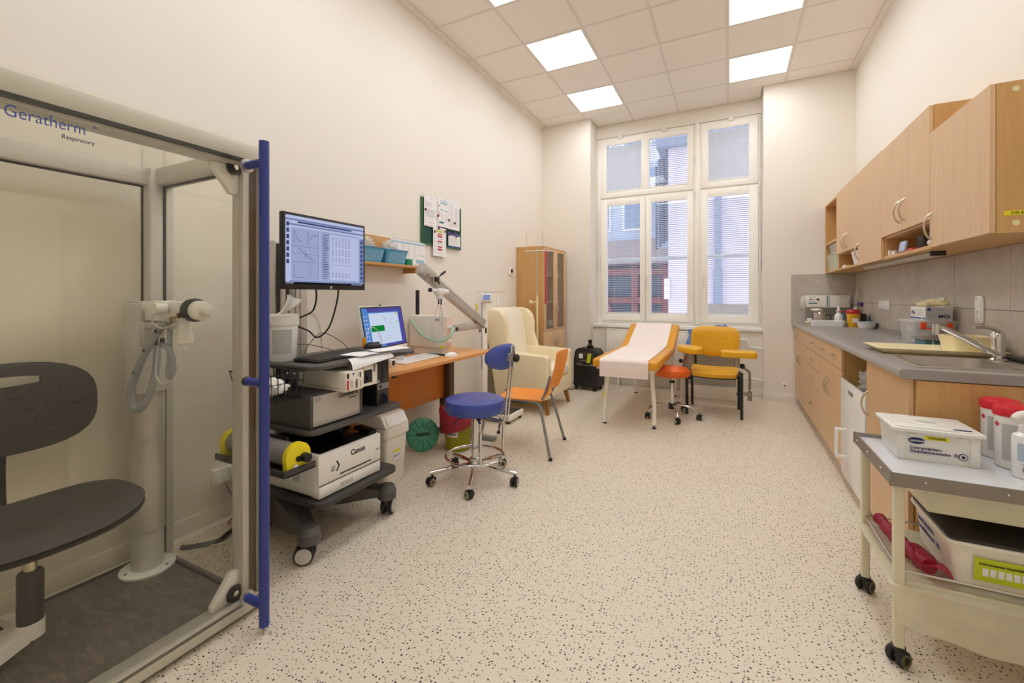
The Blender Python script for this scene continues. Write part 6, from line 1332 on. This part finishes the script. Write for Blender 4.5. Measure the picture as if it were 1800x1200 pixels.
# personal scale
sc_ = thing('column_scale', 'white column scale with blue display beyond the desk', 'scale', (-2.12, 3.88, 0))
part('platform', B().box(-2.30, -1.90, 3.72, 4.04, .028, .085, .008), 'white_paint', sc_); part('mat', B().box(-2.2, -1.92, 3.74, 4.02, .085, .088), 'dark', sc_)
for x in (-2.27, -1.93):
    for y in (3.75, 4.01): part('foot', B().cyl((x, y, 0), (x, y, .03), .016), 'black', sc_)
part('column', B().box(-2.345, -2.245, 3.80, 3.90, .028, 1.275, .008), 'white_paint', sc_)
decals(sc_, 'printblue', (-2.262, 3.7995, .5), (1, 0, 0), (0, 0, 1), [(0, .02 * k, .010, .02 * k + .011) for k in range(38)], 'height_marks')['kind'] = 'stuff'
part('height_rod', B().box(-2.35, -2.02, 3.83, 3.87, 1.276, 1.282), 'lightgrey', sc_)
dsp = part('display_head', B().obox((-2.20, 3.80, 1.215), (.10, .075, .085), (R(-20), 0, R(25)), .008), 'white_gloss', sc_); part('display', B().obox((-2.178, 3.760, 1.228), (.07, .003, .05), (R(-20), 0, R(25)), .001), 'lcd', dsp); decals(sc_, 'printblue', (-2.21, 3.7565, 1.185), (math.cos(R(25)), math.sin(R(25)), 0), (0, 0, 1), [(0, 0, .05, .02)])
decals(sc_, 'sticker', (-2.33, 3.7995, 1.09), (1, 0, 0), (0, 0, 1), [(0, 0, .02, .07)], 'sticker')

# wing armchair
ac = thing('armchair', 'cream leather wing armchair with wooden feet', 'armchair', (-2.04, 4.535, 0))
# local: faces +x, x -.36..+.36, y -.395..+.395
AW = .395
for s in (-1, 1):
    y0, y1 = (s * AW, s * (AW - .115)) if s > 0 else (s * AW, s * (AW - .115))
    ya, yb = min(y0, y1), max(y0, y1)
    part('arm', B().prism([(-.25, .16), (.335, .16), (.36, .20), (.36, .58), (.345, .615), (.30, .62), (-.10, .635), (-.33, .635)], 'y', ya, yb, .022, 3), 'cream_leather', ac, world=False)
    wing = [(-.325, .60), (-.04, .60), (-.075, .68), (-.115, .80), (-.115, .93), (-.14, 1.02), (-.20, 1.085), (-.30, 1.105), (-.39, 1.085), (-.425, 1.01)]
    part('wing', B().prism(wing, 'y', ya + (.004 if s < 0 else .02), yb - (.02 if s < 0 else .004), .028, 3), 'cream_leather', ac, world=False)
    for x in (.30, -.30): part('foot', B().rings([[(x + dx * .024 + .0, s * .30 + dy * .024, .165) for dx, dy in ((-1, -1), (1, -1), (1, 1), (-1, 1))], [(x + (.035 if x > 0 else -.035) + dx * .015, s * .325 + dy * .015, 0) for dx, dy in ((-1, -1), (1, -1), (1, 1), (-1, 1))]]), 'legwood', ac, world=False)
part('back', B().prism([(-.25, .20), (-.15, .20), (-.15, .45), (-.20, .80), (-.26, 1.06), (-.30, 1.11), (-.38, 1.105), (-.42, 1.05), (-.335, .6)], 'y', -AW + .09, AW - .09, .03, 3), 'cream_leather_light', ac, world=False)
part('seat_base', B().box(-.30, .345, -AW + .11, AW - .11, .16, .345, .012), 'cream_leather', ac, world=False); part('seat_cushion', B().box(-.22, .362, -AW + .118, AW - .118, .345, .475, .035, 4), 'cream_leather_light', ac, world=False)
part('front_panel', B().box(.345, .358, -AW + .02, AW - .02, .17, .34, .008), 'cream_leather', ac, world=False)

# tall cupboard
cp = thing('cupboard', 'tall wooden cupboard with two glass doors over two solid doors', 'cupboard', (-2.3, 5.49, 0))
cx, c0, c1, cz = -2.107, 5.09, 5.885, 1.873
part('body', B().box(XL + .005, cx - .02, c0, c0 + .02, 0, cz).box(XL + .005, cx - .02, c1 - .02, c1, 0, cz).box(XL + .005, cx - .0, c0 - .003, c1 + .003, cz - .02, cz + .0).box(XL + .005, XL + .015, c0 + .02, c1 - .02, .05, cz - .02).box(XL + .015, cx - .02, c0 + .02, c1 - .02, .04, .06).box(XL + .015, cx - .02, c0 + .02, c1 - .02, .775, .795), 'beech_side', cp)
for z in (1.15, 1.50): part('shelf', B().box(XL + .015, cx - .05, c0 + .02, c1 - .02, z, z + .018), 'beech_y', cp)
mid = (c0 + c1) / 2
for a, b_, hs in ((c0 + .002, mid - .0015, 1), (mid + .0015, c1 - .002, -1)):
    fr_ = B(); w = .068
    fr_.box(cx - .018, cx, a, a + w, .79, cz - .022, .001).box(cx - .018, cx, b_ - w, b_, .79, cz - .022, .001).box(cx - .018, cx, a + w, b_ - w, .79, .79 + .02, .001).box(cx - .018, cx, a + w, b_ - w, cz - .05, cz - .022, .001)
    d = part('glass_door', fr_, 'beech', cp); part('pane', B().box(cx - .012, cx - .008, a + w, b_ - w, .81, cz - .05), 'cab_glass', d)
    hy = (b_ - .035) if hs > 0 else (a + .035)
    bh = B().tube([(cx, hy, 1.0), (cx + .02, hy, 1.02), (cx + .03, hy, 1.065), (cx + .02, hy, 1.11), (cx, hy, 1.13)], .005, n=5); part('handle', bh, 'brass', d)
    d2 = part('door', B().box(cx - .018, cx, a, b_, .05, .786, .001), 'beech', cp); part('handle', B().tube([(cx, hy, .58), (cx + .02, hy, .60), (cx + .03, hy, .645), (cx + .02, hy, .69), (cx, hy, .71)], .005, n=5), 'brass', d2)
for z in (.84, .76): part('lock', B().lathe([(.008, 0), (.008, .003), (.002, .003)], (cx, mid + .03, z), 12, d=(1, 0, 0)), 'chrome', cp)
for k, (y, z, h, w, m_, lab) in enumerate([(5.27, .7955, .17, .10, 'bag_white', 'clear bag on the lowest glass shelf of the cupboard, left'), (5.65, .7955, .12, .1, 'paper', 'white packets on the lowest glass shelf of the cupboard, right'), (5.27, 1.1685, .15, .09, 'paper', 'white pack on the middle glass shelf of the cupboard'), (5.26, 1.5185, .11, .08, 'white', 'white carton on the upper glass shelf of the cupboard, left'), (5.66, 1.5185, .08, .09, 'cream_plastic', 'pale carton on the upper glass shelf of the cupboard, right')]):
    if k in (3, 4): solo('carton', B().box(-2.32, -2.17, y - w, y + w, z, z + h, .003), m_, lab, 'carton')
    else: solo('packet', crumple((-2.26, y, z + h * .45), (.07, w, h * .5), 70 + k, .35, flat=-.8), m_, lab, 'packet')
rs_ = thing('red_strap', 'long red strip hanging beside the left glass door of the cupboard', 'strip', (-2.09, 5.125, 1.14)); part('strip', B().box(-2.104, -2.094, 5.098, 5.148, 1.14, 1.83, .002), 'red', rs_)

# infusion stand
iv = thing('drip_stand', 'cream and steel drip stand in front of the cupboard side', 'stand', (-2.165, 5.0, 0))
part('lower_pole', B().cyl((0, 0, .04), (0, 0, 1.245), .013, seg=14), 'tray', iv, world=False); part('upper_pole', B().cyl((0, 0, 1.245), (0, 0, 1.80), .008, seg=12), 'steel', iv, world=False); part('clamp_knob', B().ball((-.075, -.03, 1.16), (.022, .022, .026), 14, 10).cyl((0, 0, 1.165), (-.06, -.025, 1.16), .008), 'tray', iv, world=False)
part('hook_bar', B().cyl((-.15, -.04, 1.80), (.16, .05, 1.80), .007, seg=10).ball((0, 0, 1.80), .018, 10, 8), 'steel', iv, world=False)
for p in ((-.13, -.035), (.06, .03)): part('hook', B().tube([(p[0] * .8, p[1] * .8, 1.80), (p[0], p[1], 1.815), (p[0], p[1], 1.9), (p[0] - .005, p[1], 2.03)], .0035, 6), 'steel', iv, world=False)
for k in range(4): a = R(25 + 90 * k); part('base_leg', B().tube([(0, 0, .045), (.2 * math.cos(a) * .3, .2 * math.sin(a) * .3, .04), (.2 * math.cos(a) * .42, .2 * math.sin(a) * .42, .012)], .011, 8), 'tray', iv, world=False)

# oxygen concentrator
ocn = thing('oxygen_concentrator', 'black oxygen concentrator with humidifier bottle on castors', 'concentrator', (-1.695, 5.64, 0), R(-6))
part('body', B().prism([(-.17, .045), (.17, .045), (.168, .40), (.155, .50), (.12, .545), (-.12, .545), (-.155, .50), (-.168, .40)], 'y', -.12, .14, .015, 3), 'black', ocn, world=False)
part('control_panel', B().box(-.13, .13, -.126, -.115, .375, .50, .004), 'dark', ocn, world=False); decals(ocn, 'paper', (-.085, -.1262, .42), (1, 0, 0), (0, 0, 1), [(0, 0, .055, .06)], 'label', world=False); decals(ocn, 'lime', (.02, -.1262, .365), (1, 0, 0), (.15, 0, 1), [(0, 0, .05, .125)], 'label', world=False)
decals(ocn, 'printlight', (-.12, -.1205, .33), (1, 0, 0), (0, 0, 1), [(0, 0, .24, .003), (0, .016, .07, .022)], world=False); text('Aria', .03, 'lightgrey', ocn, (.075, -.1205, .332), (1, 0, 0), (0, 0, 1), world=False)
for x in (-.04, -.01, .02): part('knob', B().lathe([(.009, 0), (.008, .008), (.002, .009)], (x - .02, -.126, .39), 12, d=(0, -1, 0)), 'midgrey', ocn, world=False)
part('top_handle', B().tube([(-.11, -.10, .50), (-.09, -.11, .538), (.09, -.11, .538), (.11, -.10, .50)], .012, 10), 'black', ocn, world=False); part('bottle', B().lathe([(.04, .545), (.045, .55), (.045, .58), (.03, .585), (.022, .60), (.022, .625), (.028, .63), (.028, .655), (.01, .66)], (.02, 0, 0), 20), 'black_gloss', ocn, world=False); part('nozzle', B().tube([(.02, 0, .66), (.02, 0, .69), (.025, 0, .72)], .003, 6), 'steel', ocn, world=False)
for x in (-.13, .13):
    for y in (-.09, .11): castor(ocn, (x, y), R(30), .022, .02, stem=.05, hub='dark')
cable('coiled_cord', 'black power cord looped on the floor beside the concentrator', [(-1.90, 5.60, .006), (-1.93, 5.55, .05), (-1.91, 5.49, .09), (-1.85, 5.49, .085), (-1.83, 5.49, .04), (-1.88, 5.47, .006), (-1.94, 5.50, .02), (-1.96, 5.54, .05)], .005)

# treatment couch
co = thing('treatment_couch', 'mustard vinyl treatment couch with raised head end and white legs', 'couch', (-.87, 4.9, 0))
mx0, mx1 = -1.165, -.575
part('mattress', B().box(mx0, mx1, 3.985, 5.215, .575, .655, .022, 3), 'mustard_vinyl', co)
hp = [(5.19, .655), (5.19, .60), (5.24, .575), (5.79, .80), (5.80, .85), (5.755, .885)]
part('headrest', B().prism(hp, 'x', mx0, mx1, .018, 3), 'mustard_vinyl', co); part('base_board', B().box(mx0 + .03, mx1 - .03, 4.03, 5.2, .555, .576), 'white_paint', co)
part('frame', B().box(mx0 + .05, mx0 + .08, 4.1, 5.72, .525, .556).box(mx1 - .08, mx1 - .05, 4.1, 5.72, .525, .556).box(mx0 + .08, mx1 - .08, 4.18, 4.21, .525, .556).box(mx0 + .08, mx1 - .08, 5.66, 5.69, .525, .556), 'white_paint', co)
for x, y, s, t in ((-1.10, 4.20, -1, -1), (-.64, 4.22, 1, -1), (-1.09, 5.68, -1, 1), (-.62, 5.70, 1, 1)):
    xi = x + (.03 if s < 0 else -.02)
    part('leg', B().tube([(xi, y - t * .02, .545), (xi, y - t * .004, .48), (xi + (x - xi) * .35, y, .38), (xi + (x - xi) * .8, y, .26), (x, y, .15), (x, y, .035 if s > 0 and t < 0 else .012)], .0185, 12, n=5), 'white_paint', co)
    part('foot_cap', B().cyl((x, y, 0), (x, y, .014), .019, seg=14) if not (s > 0 and t < 0) else B().lathe([(.018, 0), (.02, .004), (.016, .012), (.007, .014), (.006, .03), (.018, .032), (.018, .038)], (x, y, 0), 16), 'black', co)
for x in (mx0 + .1, mx1 - .1): part('head_stay', B().cyl((x, 5.66, .54), (x, 5.62, .735), .01), 'white_paint', co)
decals(co, 'sticker', (-1.108, 4.1805, .25), (1, 0, 0), (0, 0, 1), [(0, 0, .014, .06)], 'sticker')
def prow(u, v):
    x = -1.085 + .425 * u + .012 * (1 - v) * (u - .5); P = [(3.978, .495), (3.972, .57), (3.974, .64), (3.995, .659), (4.3, .6585), (4.8, .659), (5.17, .661), (5.23, .672), (5.5, .783), (5.742, .888), (5.775, .893), (5.808, .87), (5.812, .80)]
    t = v * (len(P) - 1); i = min(int(t), len(P) - 2); f = t - i
    y = P[i][0] + (P[i + 1][0] - P[i][0]) * f; z = P[i][1] + (P[i + 1][1] - P[i][1]) * f
    return (x, y - (.006 * math.sin(u * 5 + 1) * max(0, 1 - v * 5)), z + .0012 + .0015 * math.sin(8 * u + 13 * v) ** 2)
solo('paper_sheet_roll', B().grid(prow, 16, 60, .0012), 'paperroll', 'long white paper sheet covering the treatment couch', 'paper cover', angle=80)

# orange stool
os_ = thing('orange_stool', 'orange round swivel stool with chrome star base beside the couch', 'stool', (-.54, 4.72, 0))
part('seat', B().lathe([(.13, .42), (.165, .425), (.174, .44), (.175, .465), (.168, .49), (.14, .51), (.08, .52), (.002, .522)], (0, 0, 0), 36), 'orange_vinyl', os_, world=False)
part('column', B().cyl((0, 0, .12), (0, 0, .36), .024, seg=18).cyl((0, 0, .36), (0, 0, .42), .014), 'chrome', os_, world=False); part('sleeve', B().cyl((0, 0, .35), (0, 0, .375), .026, seg=18).box(-.06, .06, -.06, .06, .41, .422), 'black', os_, world=False); part('hub', B().cyl((0, 0, .085), (0, 0, .14), .035, seg=18), 'black', os_, world=False)
part('lift_lever', B().tube([(0, 0, .43), (-.10, -.06, .425), (-.13, -.08, .415)], .005), 'chrome', os_, world=False)
for k in range(5):
    a = R(-72 + 72 * k); d = Vector((math.cos(a), math.sin(a), 0))
    part('base_leg', B().tube([d * .03 + Vector((0, 0, .125)), d * .12 + Vector((0, 0, .128)), d * .21 + Vector((0, 0, .10)), d * .262 + Vector((0, 0, .06))], .0115, 10), 'chrome', os_, world=False)
    castor(os_, (d.x * .265, d.y * .265), a + R(20 + 55 * k), .028, .022, hub='white', stem=.07)

# yellow blood-drawing chair
yc_ = thing('yellow_chair', 'yellow blood-drawing chair with two padded arm rests', 'chair', (-.16, 5.12, 0))
def yseat(u, v):
    x = -.225 + .45 * u; y = -.20 + .40 * v
    w = 1 - .10 * (v < .2) * ((.2 - v) / .2) ** 2 - .05 * max(0, v - .8) * 3
    return (x * w, y, .462 + .012 * (2 * u - 1) ** 2 + .02 * (v - .3) * 0 - .032 * max(0, .28 - v) ** 2 / .0784 - .01 * math.sin(PI * u) * math.sin(PI * v))
part('seat', B().grid(yseat, 16, 14, -.034, (0, 0, 1)), 'yellow_vinyl', yc_, world=False, angle=60); part('seat_shell', B().grid(lambda u, v: tuple(Vector(yseat(u, v)) * Vector((1, 1, 1)).x - Vector((0, 0, .046)) if 0 else Vector((yseat(u, v)[0] * 1.02, yseat(u, v)[1] * 1.02, yseat(u, v)[2] - .035))), 12, 10, -.010, (0, 0, 1)), 'black', yc_, world=False, angle=60)
def ybackpt(u, v, f):
    a = 2 * PI * u; n = 5; c, s = math.cos(a), math.sin(a); q = (abs(c) ** n + abs(s) ** n) ** (-1 / n)
    x, z = .245 * q * c * v, .165 * q * s * v
    if z < 0: z *= 1 - .0 * abs(x)
    z2 = z + (.05 * (x / .245) ** 2 if z < 0 else 0)
    th = .028 * (1 - v ** 6) + .003
    return (x, .235 + .10 * z - .05 * (x / .245) ** 2 + (th if f else -th), .735 + z2)
b = B(); nu, nv = 44, 9
for f in (0, 1):
    VV = [[b.bm.verts.new(ybackpt(i / nu, max(j, .1) / nv, f)) for j in range(nv + 1)] for i in range(nu)]
    for i in range(nu):
        for j in range(nv): b.bm.faces.new((VV[i][j], VV[(i + 1) % nu][j], VV[(i + 1) % nu][j + 1], VV[i][j + 1]))
    b.bm.faces.new([VV[i][0] for i in range(nu)])
part('backrest', b, 'yellow_vinyl', yc_, world=False, angle=60)
part('back_post', B().box(-.215, -.19, .235, .26, .38, .72, .003), 'black', yc_, world=False); part('back_post', B().box(.19, .215, .235, .26, .38, .72, .003), 'black', yc_, world=False)
for s in (-1, 1):
    part('front_leg', B().box(s * .255 - .014, s * .255 + .014, -.215, -.185, 0, .47, .005), 'black', yc_, world=False); part('rear_leg', B().tube([(s * .235, .05, .42), (s * .235, .16, .40), (s * .235, .20, .30), (s * .235, .24, 0)], .013, 10), 'black', yc_, world=False)
    part('side_rail', B().box(s * .245 - .012, s * .245 + .012, -.2, .25, .395, .42, .003), 'black', yc_, world=False)
    part('arm_clamp', B().box(s * .275, s * .335 if s > 0 else -.335, -.22, -.18, .245, .275, .003) if s > 0 else B().box(-.30, -.26, -.22, -.18, .40, .43, .003), 'zinc', yc_, world=False)
    part('clamp_knob', B().ball((s * .225, -.215, .26 if s > 0 else .385), .018, 10, 8), 'black', yc_, world=False)
part('arm_sleeve', B().cyl((.325, -.20, .20), (.325, -.20, .29), .019, seg=14), 'zinc', yc_, world=False); part('arm_rod', B().tube([(.325, -.20, .29), (.325, -.20, .42), (.32, -.205, .485), (.27, -.22, .52), (.22, -.235, .54)], .0115, 10), 'zinc', yc_, world=False)
part('arm_rod', B().tube([(-.275, -.20, .40), (-.285, -.21, .50), (-.27, -.23, .58), (-.25, -.25, .62)], .0115, 10), 'zinc', yc_, world=False)
part('arm_knob', B().ball((.26, -.25, .545), .025, 12, 8), 'black', yc_, world=False); part('arm_knob', B().ball((-.31, -.25, .56), .022, 12, 8), 'black', yc_, world=False); part('arm_bracket', B().box(.19, .24, -.27, -.22, .53, .655, .004), 'zinc', yc_, world=False); part('arm_bracket', B().box(-.25, -.20, -.28, -.23, .55, .655, .004), 'zinc', yc_, world=False)
def armpad(outl, z0, z1): return B().prism(outl, 'z', z0, z1, .014, 3)
part('arm_pad', armpad([(.075, -.30), (.06, -.38), (.08, -.44), (0.13, -.46), (.365, -.455), (.38, -.44), (.375, -.27), (.35, -.255), (.20, -.25), (.11, -.265)], .645, .705), 'mustard_pad' if 0 else 'yellow_vinyl', yc_, 'padded yellow arm rest', world=False)
part('arm_pad', armpad([(-.33, -.08), (-.36, -.12), (-.33, -.30), (-.22, -.42), (-.14, -.44), (-.10, -.40), (-.10, -.22), (-.14, -.12), (-.24, -.07)], .655, .715), 'yellow_vinyl', yc_, 'padded yellow arm rest', world=False)
solo('blue_cover', crumple((-.17, 6.02, .815), (.17, .06, .05), 90, .5, flat=-.7), 'scarf', 'blue plastic cover lying on the radiator behind the yellow chair', 'cover', angle=80) if 0 else None
bcv = B().grid(lambda u, v: (-.50 + .24 * u + .02 * math.sin(7 * v), 5.985 + .05 * math.sin(3 * v + 4 * u) * .3 - .02 * v, .80 - .26 * v + .015 * math.sin(9 * u)), 14, 12, .003)
solo('blue_cover', bcv, 'scarf', 'crumpled blue plastic cover hanging behind the yellow chair back', 'cover', angle=80)
solo('blue_bag', crumple((-.12, 6.075, .825), (.15, .042, .055), 93, .7, 26, 18, flat=-.75), 'scarf', 'blue plastic bag lying on the radiator top behind the yellow chair', 'bag', angle=80)
# white board leaning between radiator and yellow chair
bl = thing('white_bench', 'low white bench frame standing behind the yellow chair', 'bench', (-.23, 5.63, 0))
for x, zt in ((-.525, .56), (.068, .56)): part('post', B().box(x - .013, x + .013, 5.515, 5.545, 0, zt, .003), 'white_paint', bl); part('post', B().box(x - .013, x + .013, 5.775, 5.80, 0, zt, .003), 'white_paint', bl)
part('top_panel', B().box(-.545, .088, 5.50, 5.81, .56, .578, .003), 'white_paint', bl); part('low_board', B().box(-.512, .055, 5.72, 5.735, .01, .16, .003), 'white_paint', bl); part('back_board', B().box(-.512, .055, 5.79, 5.80, .16, .56, .002), 'lightgrey', bl)
